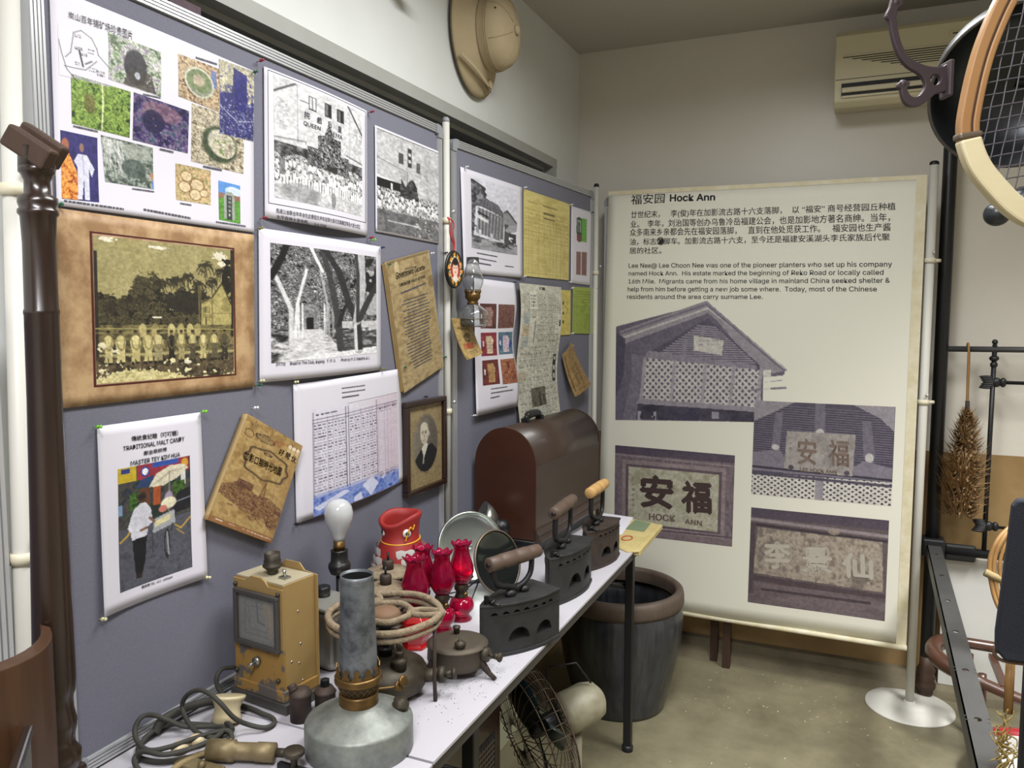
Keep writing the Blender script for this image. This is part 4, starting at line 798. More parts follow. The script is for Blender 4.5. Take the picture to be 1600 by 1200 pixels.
M_paper = mat('white_paper', 'd8d6e0', .6)
M_print = print_mat()
M_ink = mat('black_ink', '17171b', .6)
M_inkgrey = mat('grey_ink', '4c4c56', .6)
M_inkbrown = mat('dark_brown_ink', '40302f', .6)
M_inkfade = mat('faded_brown_ink', '76665e', .6)
M_inklight = mat('pale_relief_ink', 'aea89c', .6)
M_sepia = mat('mottled_sepia_mount', '95734f', .55, c2='bd9e76', scale=17, sharp=.65, detail=12)
M_banner = mat('cream_banner_cloth', 'dcdbce', .6, bump=.03, bscale=200)
M_bannertape = mat('stained_banner_edge', 'dcd7c2', .6, c2='c8bd98', scale=18, sharp=.3)

# ------------------------------------------------------------------ the room
CZ = 2.83; YB = 3.76; XL = -1.276; XR = 2.6; YF = -1.6
mb = MB().box(XL-.2, XR+.1, YF, YB+.1, -.1, 0); struct('floor', mb, M_floor)
mb = MB(); W0, W1, WZ0, WZ1 = 1.02, 3.36, 1.0, 2.262
mb.box(XL-.12, XL, YF, YB+.1, WZ1, CZ+.05); mb.box(XL-.12, XL, W1, YB+.1, 0, WZ1); mb.box(XL-.12, XL, YF, W0, 0, WZ1); mb.box(XL-.12, XL, W0, W1, 0, WZ0)
struct('wall_left', mb, M_wall)
struct('wall_back', MB().box(XL, XR+.1, YB, YB+.1, 0, CZ+.05), M_wallback)
struct('wall_right', MB().box(XR, XR+.1, YF, YB, 0, CZ+.05), M_wallback)
struct('wall_front', MB().box(XL, XR, YF-.1, YF, 0, CZ+.05), M_wallback)
o = struct('trim_1', MB().box(XL, XR, YB-.004, YB, 0, 1.033), M_dado, label='brown painted lower band of the back wall')
struct('trim_2', MB().box(XL, XL+.004, YF, YB, 0, 1.0), M_dado, label='brown painted lower band of the left wall')
kb = [(0, 0), (.1, 0), (.085, .03), (.05, .05), (.03, .075), (0, .08)]
mb = MB()
pts = [(XL+i*.1, YB-.004+.004*math.sin(i*1.7), 0) for i in range(40)]
mb.sweep(pts, [(p[0], p[1]) for p in kb]); struct('baseboard_back', mb, M_kerb)
# ceiling: slab, bars and lay-in panels
ceil = struct('ceiling', MB().box(XL-.12, XR+.1, YF, YB+.1, CZ+.03, CZ+.13), M_ceil)
mb = MB()
bx = [-1.017+1.215*k for k in range(-0, 4)]; by = [3.108-.61*k for k in range(0, 9)]
for x in bx: mb.box(x-.012, x+.012, YF, YB, CZ-.004, CZ+.004)
for y in by: mb.box(XL, XR, y-.012, y+.012, CZ-.004, CZ+.004)
struct('ceiling_bars', mb, M_tbar, ceil)
xs = [XL-.01]+bx+[XR]; ys = [YB]+by+[YF]
rr = random.Random(3)
for i in range(len(xs)-1):
    for j in range(len(ys)-1):
        if xs[i+1]-xs[i] < .03 or ys[j]-ys[j+1] < .03: continue
        dz = rr.uniform(0, .002)
        struct('ceiling_panel', MB().box(xs[i]+.015, xs[i+1]-.015, ys[j+1]+.015, ys[j]-.015, CZ+.001+dz, CZ+.016+dz), M_ceil, ceil)
for i, ((lx, ly), (sx_, sy_), pw, cc, spr) in enumerate(LAMPS):
    t = thing('ceiling_light', ('recessed ceiling light over the front table edge', 'recessed ceiling light behind the viewer', 'recessed ceiling light over the right half of the room')[i], 'light', (lx, ly, CZ-.02))
    mb = MB(); a, b = sx_/2+.004, sy_/2+.004
    for q in ((-a-.03, a+.03, -b-.03, -b), (-a-.03, a+.03, b, b+.03), (-a-.03, -a, -b, b), (a, a+.03, -b, b)): mb.box(*q, .006, .022)
    obj('trim_frame', mb, M_pole_w, t)
# high window with its grey frame and the dark boards behind it
win = struct('window_1', MB().box(XL-.02, XL+.022, W0-.04, W1+.04, WZ1-.005, WZ1+.034).box(XL-.02, XL+.022, W1-.005, W1+.034, WZ0, WZ1-.005).box(XL-.12, XL-.02, W0, W1, WZ1-.02, WZ1).box(XL-.12, XL-.02, W1-.02, W1, WZ0, WZ1-.02), M_frame)
for k in range(8):
    y0 = W0+(W1-W0)/8*k
    struct('shutter_board', MB().box(XL-.16, XL-.125-(k % 2)*.006, y0+.003, y0+(W1-W0)/8-.003, WZ0, WZ1), M_shutter, win)
struct('shutter_rail', MB().box(XL-.128, XL-.1, W0, W1, 2.14, 2.2), M_shutter, win)

# ------------------------------------------------------------------ display boards
def rail(pl, s0, s1, z0, z1, name, par, th=.026, front=.006):
    """aluminium profile with three long ribs on its face"""
    mb = MB(); horiz = (s1-s0) > (z1-z0)
    pbox(mb, pl, s0, s1, z0, z1, -th, front-.003)
    w = (z1-z0) if horiz else (s1-s0)
    for k in range(4):
        a = w*(.04+.25*k); b = a+w*.17
        if horiz: pbox(mb, pl, s0, s1, z0+a, z0+b, front-.004, front)
        else: pbox(mb, pl, s0+a, s0+b, z0, z1, front-.004, front)
    return obj(name, mb, M_alu, par, world=True)
def board(pl, s0, s1, z0, z1, label, fw_=.026, corners=(1, 1, 1, 1)):
    t = thing('display_board', label, 'display board', tuple(P3(pl, (s0+s1)/2, z0)), group=None)
    mb = MB(); pbox(mb, pl, s0+.01, s1-.01, z0+.01, z1-.01, -.02, 0); obj('felt_panel', mb, M_felt, t, world=True)
    c = .035
    rail(pl, s0+c, s1-c, z1-fw_, z1, 'frame_rail', t); rail(pl, s0+c, s1-c, z0, z0+fw_, 'frame_rail', t)
    rail(pl, s0, s0+fw_, z0+c, z1-c, 'frame_rail', t); rail(pl, s1-fw_, s1, z0+c, z1-c, 'frame_rail', t)
    for (s, z, ds, dz) in ((s0, z1, 1, -1), (s1, z1, -1, -1), (s0, z0, 1, 1), (s1, z0, -1, 1)):
        o, d, n = PL[pl]; mb = MB(); poly = []
        R = .022
        for k in range(7):
            a = PI/2*k/6; poly.append((R-R*math.sin(a) if False else R*(1-math.cos(a)), R*(1-math.sin(a))))
        poly = [(0, c+.004)]+[(R*(1-math.cos(PI/2*k/6)), R*(1-math.sin(PI/2*k/6))) for k in range(7)]+[(c+.004, 0), (c+.004, fw_+.002), (fw_+.002, fw_+.002), (fw_+.002, c+.004)]
        vs = []
        for off in (-.027, .009):
            for (a, b) in poly: vs.append(tuple(P3(pl, s+ds*a, z+dz*b, off)))
        m_ = len(poly); fs = [tuple(range(m_)), tuple(range(m_, 2*m_))[::-1]]+[(i, (i+1) % m_, (i+1) % m_+m_, i+m_) for i in range(m_)]
        mb.add(vs, fs); obj('frame_corner', mb, M_corner, t, world=True)
    return t
board('A', .884, 2.242, .8, 2.19, 'long grey felt display board carrying the mine poster and group photographs')
board('B', .025, 1.262, .8, 2.168, 'far grey felt display board with banknote sheet and newspaper behind the arched case')
PL['C2'] = (P3('C', 0, 0, -.015), PL['C'][1], PL['C'][2]); PL['C2'] = (Vector((PL['C2'][0].x, PL['C2'][0].y, 0)), PL['C'][1], PL['C'][2])
board('C2', .03, 1.35, .82, 2.15, 'grey display board hidden behind the cream banner, only its rounded edge showing')
PL['D'] = (Vector((-1.19, .790, 0)), Vector((.02, -1, 0)).normalized(), Vector((1, .02, 0)).normalized())
board('D', .0, .9, .75, 1.62, 'ridged aluminium display board edge beside the leftmost pole', fw_=.04)

def pole(pl, s, z1, off, label, r, clamps=(), base=None, lean=0, z0=0, capm=None, both=False):
    p = P3(pl, s, 0, off); t = thing('display_pole', label, 'pole', (p.x, p.y, 0))
    a, b = Vector((0, 0, z0)), Vector((0, lean*(z1), z1))
    obj('tube', MB().cyl(a, b, r, seg=24), M_pole, t)
    M = Matrix.Translation(b)
    obj('cap', MB().lathe([(r*1.03, -.004), (r*1.06, 0), (r*1.02, .006), (r*.7, .011), (0, .013)], 20, M), capm or M_corner, t)
    for zc in clamps:
        q = a.lerp(b, (zc-z0)/(z1-z0)); mb = MB().lathe([(r*1.02, -.009), (r*1.3, -.009), (r*1.35, 0), (r*1.3, .009), (r*1.02, .009)], 20, Matrix.Translation(q), cap=False)
        o, d, n = PL[pl]; e = Vector((d.x, d.y, 0))
        for sg in ((-1, 1) if both else (1,)): mb.cyl(q+e*sg*r, q+e*sg*(r+.02)-n*.012, .007, seg=8)
        cl = obj('clamp', mb, M_cream, t)
        obj('thumb_screw', MB().cyl(q+n*(r+.002)+e*.012+Vector((0, 0, .03)), q+n*(r+.012)+e*.012+Vector((0, 0, .03)), .006, seg=10), M_alu, t)
    if base:
        obj('base_plate', MB().lathe([(0, 0), (base, 0), (base*1.0, .005), (base*.97, .009), (base*.5, .018), (r*1.3, .022), (r*1.3, .03), (0, .03)], 48), M_pole, t)
    return t
M_disc = mat('grey_disc_paint', 'b9bbbe', .45)
t = pole('A', .777, 2.21, .028, 'thick off-white pole nearest the left edge with a cream clamp ring', .0145, (1.222, 1.79), lean=.0282)
pole('A', 2.262, 2.21, .008, 'off-white pole between the two felt boards, badge hanging beside it', .0115, (1.9, 1.292), z0=.796)
pole('B', 1.285, 2.195, .01, 'thin pole with dark cap between far felt board and banner', .0115, (1.8,), capm=M_blackm)
pr = pole('C', 1.384, 2.19, .0, 'white pole on a round disc base at the right edge of the banner', .0165, (1.819, 1.262), base=.168, capm=M_blackm)

# ------------------------------------------------------------------ sheets pinned on the boards
def lerp2(Q, u, v):
    return tuple((1-v)*((1-u)*Q[0][i]+u*Q[1][i])+v*((1-u)*Q[3][i]+u*Q[2][i]) for i in (0, 1))
_tc = {}
try: SANS = bpy.data.fonts.load(bpy.utils.system_resource('DATAFILES', path='fonts')+'/Inter.woff2')
except Exception: SANS = None
def text_data(s, bold=0):
    k = (s, bold)
    if k in _tc: return _tc[k]
    cu = bpy.data.curves.new('t', 'FONT'); cu.body = s; cu.resolution_u = 2
    if SANS and all(ord(q) < 256 for q in s): cu.font = SANS
    cu.fill_mode = 'FRONT'
    o = bpy.data.objects.new('t', cu); col.objects.link(o); bpy.context.view_layer.update()
    me = bpy.data.meshes.new_from_object(o.evaluated_get(bpy.context.evaluated_depsgraph_get()))
    v = np.array([tuple(p.co) for p in me.vertices]); f = [tuple(p.vertices) for p in me.polygons]
    bpy.data.objects.remove(o); bpy.data.curves.remove(cu); bpy.data.meshes.remove(me)
    v = v[:, :2]
    if bold:
        n0 = len(v); d_ = bold*.5; sh = [(-d_, 0), (d_, 0), (0, d_), (0, -d_)] if bold > .015 else [(-d_, 0), (d_, 0)]
        v = np.concatenate([v+np.array(q) for q in sh]); f = [tuple(i+n0*k for i in p) for k in range(len(sh)) for p in f]
    a, b = v.min(0), v.max(0); v = (v-a)/(b-a)
    _tc[k] = (v, f); return _tc[k]
def bend(kind, u, v):
    if kind == 'curl': return .007*(2*abs(u-.5))**3*v+.003*math.sin(PI*u)*math.sin(2*PI*v)
    if kind == 'bulge': return .014*math.sin(PI*u)*(.6+.4*v)
    if kind == 'news': return .018*math.sin(2.2*PI*v+.4)*.6+.012
    if kind == 'notes': return .008*math.sin(3*PI*v)*u+.01*v*v+.006
    if kind == 'flat': return 0
    if kind == 'banner': return .006*math.sin(5*u)*v+.004*math.sin(9*u+3*v)
    if kind == 'flap': return .03*v*v+.006*math.sin(PI*u)
    return .004*math.sin(PI*u)*(1-v*.3)+.003*math.sin(2*PI*v)*math.sin(PI*u)
SPEC = {
 'mine': ('poster', 'large white poster of colour mine photographs with hand-drawn map, top of the near board', 'poster', '', 'curlish', M_paper),
 'sepia': ('photograph', 'sepia group photograph with palm trees on a mottled brown mount', 'photograph', '', 'flat', M_sepia),
 'cinema': ('photograph', 'large black and white print of a crowd before a cinema with handwritten caption', 'photograph', '', 'bulge', M_paper),
 'cinema2': ('photograph', 'smaller black and white crowd print at the top right of the near board', 'photograph', '', 'flat', M_paper),
 'road': ('photograph', 'black and white print of a road lined with big trees', 'photograph', '', 'bulge', M_paper),
 'gazette': ('booklet', 'old brown government gazette booklet pinned at an angle', 'booklet', '', 'flat', None),
 'candy': ('poster', 'white candy seller poster with man, parasol and tricycle cart', 'poster', '', 'curl', M_paper),
 'bag': ('paper_bag', 'tilted brown printed paper bag with a plaque and town sketch', 'paper bag', '', 'flat', None),
 'record': ('document', 'white register sheet with handwritten table and blue aerial view', 'document', '', 'bulge', M_paper),
 'house': ('photograph', 'black and white print of a two-storey wooden house, first on the far board', 'photograph', '', 'curl', M_paper),
 'form': ('document', 'large yellow ruled form on the far board', 'document', '', 'flat', None),
 'idcards': ('document', 'white sheet showing a green and a brown identity card cover', 'document', '', 'flat', M_paper),
 'notes': ('document', 'long white sheet with six printed banknotes', 'document', '', 'notes', M_paper),
 'news': ('newspaper', 'tall newspaper page hanging down to the arched case', 'newspaper', '', 'news', None),
 'slip': ('document', 'narrow yellow slip between newspaper and green form', 'document', '', 'flat', None),
 'green': ('document', 'small yellow-green form at the right of the far board', 'document', '', 'flat', None),
 'envelope': ('envelope', 'tilted brown envelope hanging below the yellow slip', 'envelope', '', 'flap', None),
 'packet': ('paper_packet', 'small crumpled brown seed packet under the hanging glass lamp', 'paper packet', '', 'flap', None),
 'banner': ('banner', 'tall cream cloth banner with printed estate history and grey house photographs', 'banner', '', 'banner', M_banner),
}
PNAME = {'map': 'sketch_map'}
def grid_print(name, pic, quad, surf, parent, label=None, grain=.22):
    h, w = pic.a.shape[:2]
    if grain:
        keep = (np.abs(pic.a-np.array(rgb(SKY))).sum(-1) < .02)[..., None]; a0_ = pic.a.copy()
        g_ = (pic.noise(w/2.2, h/2.2, 2, .6)-.5)[..., None]*grain+(pic.noise(w/7, h/7, 2, .6)-.5)[..., None]*grain*.35
        pic.a = np.where(keep, a0_, np.clip(pic.a*(1+g_*.7)+g_*.15, 0, 1))
    qv = [(quad[0], quad[1]), (quad[2], quad[3]), (quad[4], quad[5]), (quad[6], quad[7])]
    vs = []
    for j in range(h):
        for i in range(w):
            u, v = lerp2(qv, i/(w-1), j/(h-1)); vs.append(surf(u, v))
    inv = wm(parent).inverted(); T = np.array([[inv[r][c] for c in range(4)] for r in range(3)])
    a = np.array([tuple(p) for p in vs]); a = a @ T[:, :3].T+T[:, 3]
    me = bpy.data.meshes.new(name); nq = (w-1)*(h-1)
    me.vertices.add(w*h); me.vertices.foreach_set('co', a.astype(np.float32).ravel())
    jj, ii = np.meshgrid(np.arange(h-1), np.arange(w-1), indexing='ij'); b = jj*w+ii
    q = np.stack([b, b+w, b+w+1, b+1], -1).reshape(-1)
    me.loops.add(nq*4); me.loops.foreach_set('vertex_index', q.astype(np.int32))
    me.polygons.add(nq); me.polygons.foreach_set('loop_start', np.arange(0, nq*4, 4, dtype=np.int32)); me.polygons.foreach_set('loop_total', np.full(nq, 4, np.int32))
    me.update(calc_edges=True); me.validate()
    c = np.clip(pic.a, 0, 1); c = np.where(c <= .04045, c/12.92, ((c+.055)/1.055)**2.4)
    c = np.concatenate([c.reshape(-1, 3), np.ones((w*h, 1))], 1)
    at = me.color_attributes.new('Col', 'FLOAT_COLOR', 'POINT'); at.data.foreach_set('color', c.astype(np.float32).ravel())
    me.materials.append(M_print); o = bpy.data.objects.new(name, me); col.objects.link(o); o.parent = parent; WM[o.name] = wm(parent)
    if label: o['label'] = label
    return o
PITCH_PX = 1.25
GR = {'border': .15, 'map': 0, 'blot': 0, 'record': .1, 'form': .08, 'slip': .05, 'greenform': .08, 'news': .3, 'gable': .3, 'plaque': .25, 'cinema': .45, 'cinema2': .45, 'road': .35, 'group': .35, 'candy': .25, 'bag': .2, 'idgreen': .05, 'idbrown': .05, 'note1': .5, 'note2': .5, 'note3': .4, 'note4': .4, 'note5': .5, 'note6': .5, 'fern': .6, 'cave': .6, 'purple': .6, 'pot': .6, 'bowl': .5, 'falls': .5, 'rocks': .5, 'bluestone': .5}
def make_sheet(key):
    pl, off, Q, els = SHEETS[key]
    name, label, cat, group, bk, m = SPEC[key]
    if key == 'mine': bk = 'bulge2'
    full = [e for e in els if e[0] == 'pic' and all(abs(a-b) < .002 for a, b in zip(e[4:], (0, 0, 1, 0, 1, 1, 0, 1)))]
    th = {'gazette': .009, 'bag': .016, 'packet': .004, 'sepia': .003}.get(key, .0006)
    def surf(u, v, lift=0.0):
        s, z = lerp2(Q, u, v); return P3(pl, s, z, off+bend(bk, u, v)+lift)
    N = 32 if key in ('banner', 'mine', 'news') else 18; vs = []; fs = []
    for lay in (0, 1):
        for j in range(N+1):
            for i in range(N+1): vs.append(tuple(surf(i/N, j/N, -th*lay)))
    K = (N+1)**2
    for j in range(N):
        for i in range(N):
            a = j*(N+1)+i; fs.append((a, a+N+1, a+N+2, a+1)); fs.append((K+a, K+a+1, K+a+N+2, K+a+N+1))
    rim = [i for i in range(N+1)]+[j*(N+1)+N for j in range(1, N+1)]+[N*(N+1)+i for i in range(N-1, -1, -1)]+[j*(N+1) for j in range(N-1, 0, -1)]
    for a, b in zip(rim, rim[1:]+rim[:1]): fs.append((a, b, K+b, K+a))
    mb = MB(); mb.add(vs, fs, True)
    if m is None: m = {'gazette': M_oldpaper, 'bag': M_oldpaper, 'packet': M_oldpaper, 'envelope': M_oldpaper}.get(key, M_yellowpaper)
    o = obj(name, mb, m); tag(o, label, cat)
    ink = {}; 
    for e in els:
        if e[0] == 'pic':
            if e[1] == 'hairline':
                q = [(e[4], e[5]), (e[6], e[7]), (e[8], e[9]), (e[10], e[11])]; mb = MB(); t_ = .002
                for a, b in zip(q, q[1:]+q[:1]):
                    dx, dy = b[0]-a[0], b[1]-a[1]; L = math.hypot(dx, dy); nx, ny = -dy/L*t_, dx/L*t_; K2 = 12; vv = []; ff = []
                    for k in range(K2+1):
                        x, y = a[0]+dx*k/K2, a[1]+dy*k/K2; vv += [tuple(surf(x-nx, y-ny, .0006)), tuple(surf(x+nx, y+ny, .0006))]
                    for k in range(K2): ff.append((2*k, 2*k+1, 2*k+3, 2*k+2))
                    mb.add(vv, ff)
                obj('ruled_border', mb, M_inkgrey, o, world=True); continue
            w_, h_ = int(e[2]/PITCH_PX), int(e[3]/PITCH_PX)
            if key == 'banner': w_, h_ = int(w_*1.15), int(h_*1.15)
            if e[2]*e[3] < 4000: w_, h_ = int(w_*1.25), int(h_*1.25)
            pic = PAINT[e[1]](w_, h_, None)
            lift = .0004 if e[1] != 'bluestone' else .0007
            if e[1] in ('group', 'plaque'): lift = .0008
            nm = 'printed_front' if full and e is full[0] else ('sketch_map' if e[1] == 'map' else 'printed_mark' if e[1] == 'blot' else 'printed_banknote' if e[1].startswith('note') else 'printed_photo')
            grid_print(nm, pic, e[4:], lambda u, v: surf(u, v, lift), o, grain=GR.get(e[1], .28))
        elif e[0] == 'txt':
            s = e[1]; im = M_ink; bold = 0; mk = 'ink'
            if s[0] == '*': s = s[1:]; bold = .05
            if s[0] == '#':
                bold = {'D': .08, 'L': .06, 'B': .05, 'P': .05}[s[1]]; im = {'D': M_inkbrown, 'L': M_inklight, 'B': M_inkfade, 'P': M_inkfade}[s[1]]; mk = s[1]; s = s[2:]
            if key in ('cinema', 'road', 'gazette', 'bag'): im = M_inkgrey if key != 'bag' else M_inkbrown; bold = .02
            if key == 'packet': im = M_redink if s[0] == '白' else M_inkbrown
            if key == 'candy' and s[0] in 'TM傳鄭': bold = .03
            if key == 'banner' and bold == 0: bold = .014
            v_, f_ = text_data(s, bold); q = [(e[2], e[3]), (e[4], e[5]), (e[6], e[7]), (e[8], e[9])]
            vs = [tuple(surf(*lerp2(q, x, 1-y), lift=.0012)) for x, y in v_]
            ink[(im.name, len(ink))] = (im, MB().add(vs, f_))
        else:
            n = e[1]; q = [(e[2], e[3]), (e[4], e[5]), (e[6], e[7]), (e[8], e[9])]; r = random.Random(len(key)*7+n); mb_ = MB(); ink[('scr%d' % n, len(ink))] = (M_inkgrey, mb_)
            for k in range(n):
                y0 = k/n+.1/n; y1 = y0+(.8/n if n == 1 else .38/n); x = r.uniform(0, .04) if n == 1 else r.choice((0, 0, .08, .15)); xe = 1 if n == 1 else r.uniform(.85, 1)
                while x < xe:
                    l = min(r.uniform(.015, .06) if n > 1 else r.uniform(.03, .09), xe-x)
                    vv = [tuple(surf(*lerp2(q, a, b), lift=.001)) for a, b in ((x, y0), (x+l, y0), (x+l, y1), (x, y1))]; mb_.add(vv, [(0, 3, 2, 1)]); x += l+r.uniform(.006, .02)
    for (nm, mk), (im, mb_) in ink.items():
        q = obj('caption_line' if nm == 'scr1' else 'small_text' if nm[:3] == 'scr' else 'lettering', mb_, im, o, world=True)
        if nm[:3] == 'scr' or nm == 'x': q['kind'] = 'stuff'
    return o
M_oldpaper = mat('brown_old_paper', '957d52', .7, c2='a89064', scale=9, sharp=.1)
M_yellowpaper = mat('yellowed_paper', 'c8bf94', .6)
M_redink = mat('red_ink', 'a8382a', .6)
made = {}
for key in SPEC: made[key] = make_sheet(key)
# booklet pages and bag gusset seen at the left edges
def strip(key, name, m, o, u0, v0, u1, v1, n, gap):
    pl, off, Q, els = SHEETS[key]; mb = MB()
    for k in range(n):
        a0 = lerp2(Q, u0, v0); a1 = lerp2(Q, u1, v1); d = -.0035*k
        mb.add([tuple(P3(pl, a0[0]+d-.0, a0[1], off-.002*k-.002)), tuple(P3(pl, a1[0]+d, a1[1], off-.002*k-.002)), tuple(P3(pl, a1[0]+d+.02, a1[1], off-.002*k-.002)), tuple(P3(pl, a0[0]+d+.02, a0[1], off-.002*k-.002))], [(0, 1, 2, 3)])
    obj(name, mb, m, o, world=True, solid=.0008)
strip('gazette', 'inner_pages', M_oldpaper, made['gazette'], .0, .01, .0, .99, 4, 1)
# banner: folded top hem, bottom tube, side hems
bn = made['banner']; pl, off, Q, els = SHEETS['banner']
def hem(name, q0, q1, r, m):
    a = P3(pl, *lerp2(Q, *q0), off); b = P3(pl, *lerp2(Q, *q1), off)
    obj(name, MB().cyl(a, b, r, seg=14), m, bn, world=True)
hem('bottom_tube', (-.002, 1.004), (1.002, 1.004), .011, M_bannertape)
mb = MB()
for q in (((0, -.004), (1, -.004), (1, .0055), (0, .0055)), ((.972, 0), (1, 0), (1, 1), (.972, 1))):
    K2 = 20; vv = []; ff = []
    for k in range(K2+1):
        t_ = k/K2
        for ee in (0, 1):
            if q[1][0]-q[0][0] > .5: u = t_; v = q[0][1] if ee == 0 else q[2][1]
            else: v = t_; u = q[0][0] if ee == 0 else q[1][0]
            s, z = lerp2(Q, u, v); vv.append(tuple(P3(pl, s, z, off+bend('banner', u, v)+.0015)))
    for k in range(K2): ff.append((2*k, 2*k+1, 2*k+3, 2*k+2))
    mb.add(vv, ff)
obj('folded_hem', mb, M_bannertape, bn, world=True)

# framed portrait
t = None
pl, off, Q, els = SHEETS['portraitframe']; Qi = SHEETS['portrait'][2]
def cen(Q): return sum(q[0] for q in Q)/4, sum(q[1] for q in Q)/4
c = cen(Q); t = thing('framed_portrait', 'dark wooden frame with an oval portrait of a suited man', 'picture frame', tuple(P3(pl, c[0], Q[2][1], .0)))
s0 = (Q[0][0]+Q[3][0])/2; s1 = (Q[1][0]+Q[2][0])/2; z1 = (Q[0][1]+Q[1][1])/2; z0 = (Q[2][1]+Q[3][1])/2; fwid = .016
M_pframe = mat('dark_picture_moulding', '2a1a14', .35, coat=.3)
for a in ((s0, s1, z1-fwid, z1), (s0, s1, z0, z0+fwid), (s0, s0+fwid, z0+fwid, z1-fwid), (s1-fwid, s1, z0+fwid, z1-fwid)):
    mb = MB(); pbox(mb, pl, *a, .003, .024); obj('moulding', mb, M_pframe, t, world=True, bevel=.003)
mb = MB(); pbox(mb, pl, s0+.004, s1-.004, z0+.004, z1-.004, .003, .008); obj('backing', mb, M_oldwood, t, world=True)
def psurf(u, v): return P3(pl, s0+fwid+(s1-s0-2*fwid)*u, z1-fwid-(z1-z0-2*fwid)*v, .012)
grid_print('oval_photograph', P_portrait(52, 120, None), (0, 0, 1, 0, 1, 1, 0, 1), psurf, t)

# push pins
PC = {'red': '8e1f2a', 'green': '1f5a3c', 'lime': '7ec43a', 'olive': '77743a', 'navy': '1c2350', 'cream': 'd8d6a8', 'white': 'e6e6e6', 'black': '141416', 'yellow': 'd8b840'}
PM = {k: mat(k+'_pin_plastic', v, .3) for k, v in PC.items()}
pin_mb = MB().lathe([(0, -.002), (.0034, -.002), (.0036, 0), (.002, .0012), (.0017, .0045), (.003, .006), (.0032, .007), (.0022, .008), (0, .0084)], 12)
for i, (pl, s, z, c, l) in enumerate(PINS):
    if 'pinning nothing' in l: l = 'on bare felt above the gap between mine poster and cinema print'
    d = PL[pl][2]; M = Matrix.Translation(P3(pl, s, z, .012 if c != 'black' else .008)) @ Vector((d.x, d.y, .15)).to_track_quat('Z', 'Y').to_matrix().to_4x4()
    mb = MB().add([tuple(M @ Vector(v)) for v in pin_mb.v], pin_mb.f, True)
    mb.cyl(M @ Vector((0, 0, 0)), M @ Vector((0, 0, -.012)), .0008, seg=6)
    o = obj('push_pin', mb, PM[c]); tag(o, c+' push pin '+l, 'push pin')
# ------------------------------------------------------------------ materials of the exhibits
M_table = mat('white_laminate', 'b9b7bd', .38, c2='b1afb6', scale=6, sharp=0)
M_edge = mat('dark_table_edge', '3a3834', .6)
M_zinc = mat('old_zinc', '878b84', .5, .4, c2='696e6a', scale=34, sharp=.45, bump=.15, bscale=70, detail=9)
M_zinc2 = mat('blackened_zinc', '777c80', .5, .45, c2='474b4f', scale=24, sharp=.6, bump=.12, bscale=60, detail=8)
M_brass = mat('aged_brass', '84683c', .4, .8, c2='56432a', scale=30, sharp=.2)
M_brassd = mat('dark_brass', '4b4437', .55, .5, c2='332e26', scale=28, sharp=.4, bump=.15)
M_darkiron = mat('dark_cast_iron', '333435', .6, .3, c2='232322', scale=22, sharp=.3, bump=.2, bscale=90)
M_rustiron = mat('rust_brown_iron', '43362f', .7, .25, c2='2a2421', scale=22, sharp=.35, bump=.2, bscale=90)
M_soot = mat('soot', '050505', .9)  # even near-black for chimney liner, iron openings, grille cloth and grit
M_rust = mat('rusty_grey_brown_metal', '6d6358', .75, .3, c2='7f766a', scale=30, sharp=.3, bump=.5, bscale=120)
M_rustpale = mat('pale_corroded_metal', '9a8b74', .85, .1, c2='74654f', scale=60, sharp=.35, bump=.9, bscale=220)
M_canrust = mat('brown_rusted_tin', '4f423a', .65, .4, c2='372e29', scale=30, sharp=.4, bump=.15)
M_ochre = mat('ochre_paint', 'a08656', .45, .1, c2='957a4a', scale=9, sharp=.05)
M_ochreworn = mat('flaking_ochre_paint', '98773f', .5, .1, c2='5f5a55', scale=19, sharp=.96, detail=4)
M_greymetal = mat('bare_grey_metal', '5f5c59', .5, .5, c2='4c4a48', scale=12, sharp=.1)
M_creamtop = mat('worn_cream_metal', 'b8b096', .45, .1, c2='9c937a', scale=8, sharp=.1)
M_steel = mat('dull_steel', 'a3a49f', .3, .9)
M_tin = mat('tin_box_metal', '83827a', .35, .85, c2='9a988d', scale=6, sharp=0)
M_cord = mat('old_rubber_cable', '3b3a33', .75, c2='302f29', scale=30, sharp=.1, bump=.2)
M_cordb = mat('braided_tan_cable', '8a7a56', .85, bump=.4, bscale=300)
M_ivory = mat('ivory_bakelite', 'cfc3a0', .4, c2='b5a67e', scale=12, sharp=.1)
M_bulb = mat('frosted_bulb_glass', 'd4d8da', .12, trans=.25, coat=.5)
M_redglass = mat('ruby_glass', 'd81c58', .06, trans=.8, ior=1.3)
M_redglass2 = mat('pressed_ruby_glass', 'c40f40', .1, trans=.6, ior=1.45, bump=.3, bscale=60)
M_redcer = mat('red_glazed_ceramic', 'b21318', .2, coat=.4)
M_fishred = mat('matt_red_ceramic', '9c2924', .55, c2='8c211e', scale=10, sharp=0)
M_white = mat('white_glaze', 'dcdcd6', .45)
M_yel = mat('yellow_glaze_cord', 'd8a12a', .4)
M_glass = mat('clear_glass', 'f2f5f4', .03, trans=.96, ior=1.45)
M_mirror = mat('old_mirror', 'dde5dd', .28, .9)
M_darkmirror = mat('dark_reflector_glass', '5f6663', .08, .9)
M_case = mat('dark_walnut_case', '40322a', .42, c2='34271f', scale=3.5, stretch=(5, .6, 5), sharp=0, coat=.15)
M_caseend = mat('reddish_case_end', '42200f', .45, c2='361a0c', scale=3, stretch=(1, 1, 5), sharp=0, coat=.2)
M_handle = mat('pale_turned_wood', 'b28c56', .5, c2='c29c66', scale=8, sharp=.1)
M_handled = mat('dark_turned_handle', '4b3c33', .5, c2='5c4b3f', scale=10, sharp=.1)
M_jar = mat('dark_glazed_stoneware', '3a3c42', .34, c2='17191c', scale=5, stretch=(9, 9, .6), sharp=.35, coat=.3, bump=.1, bscale=20)
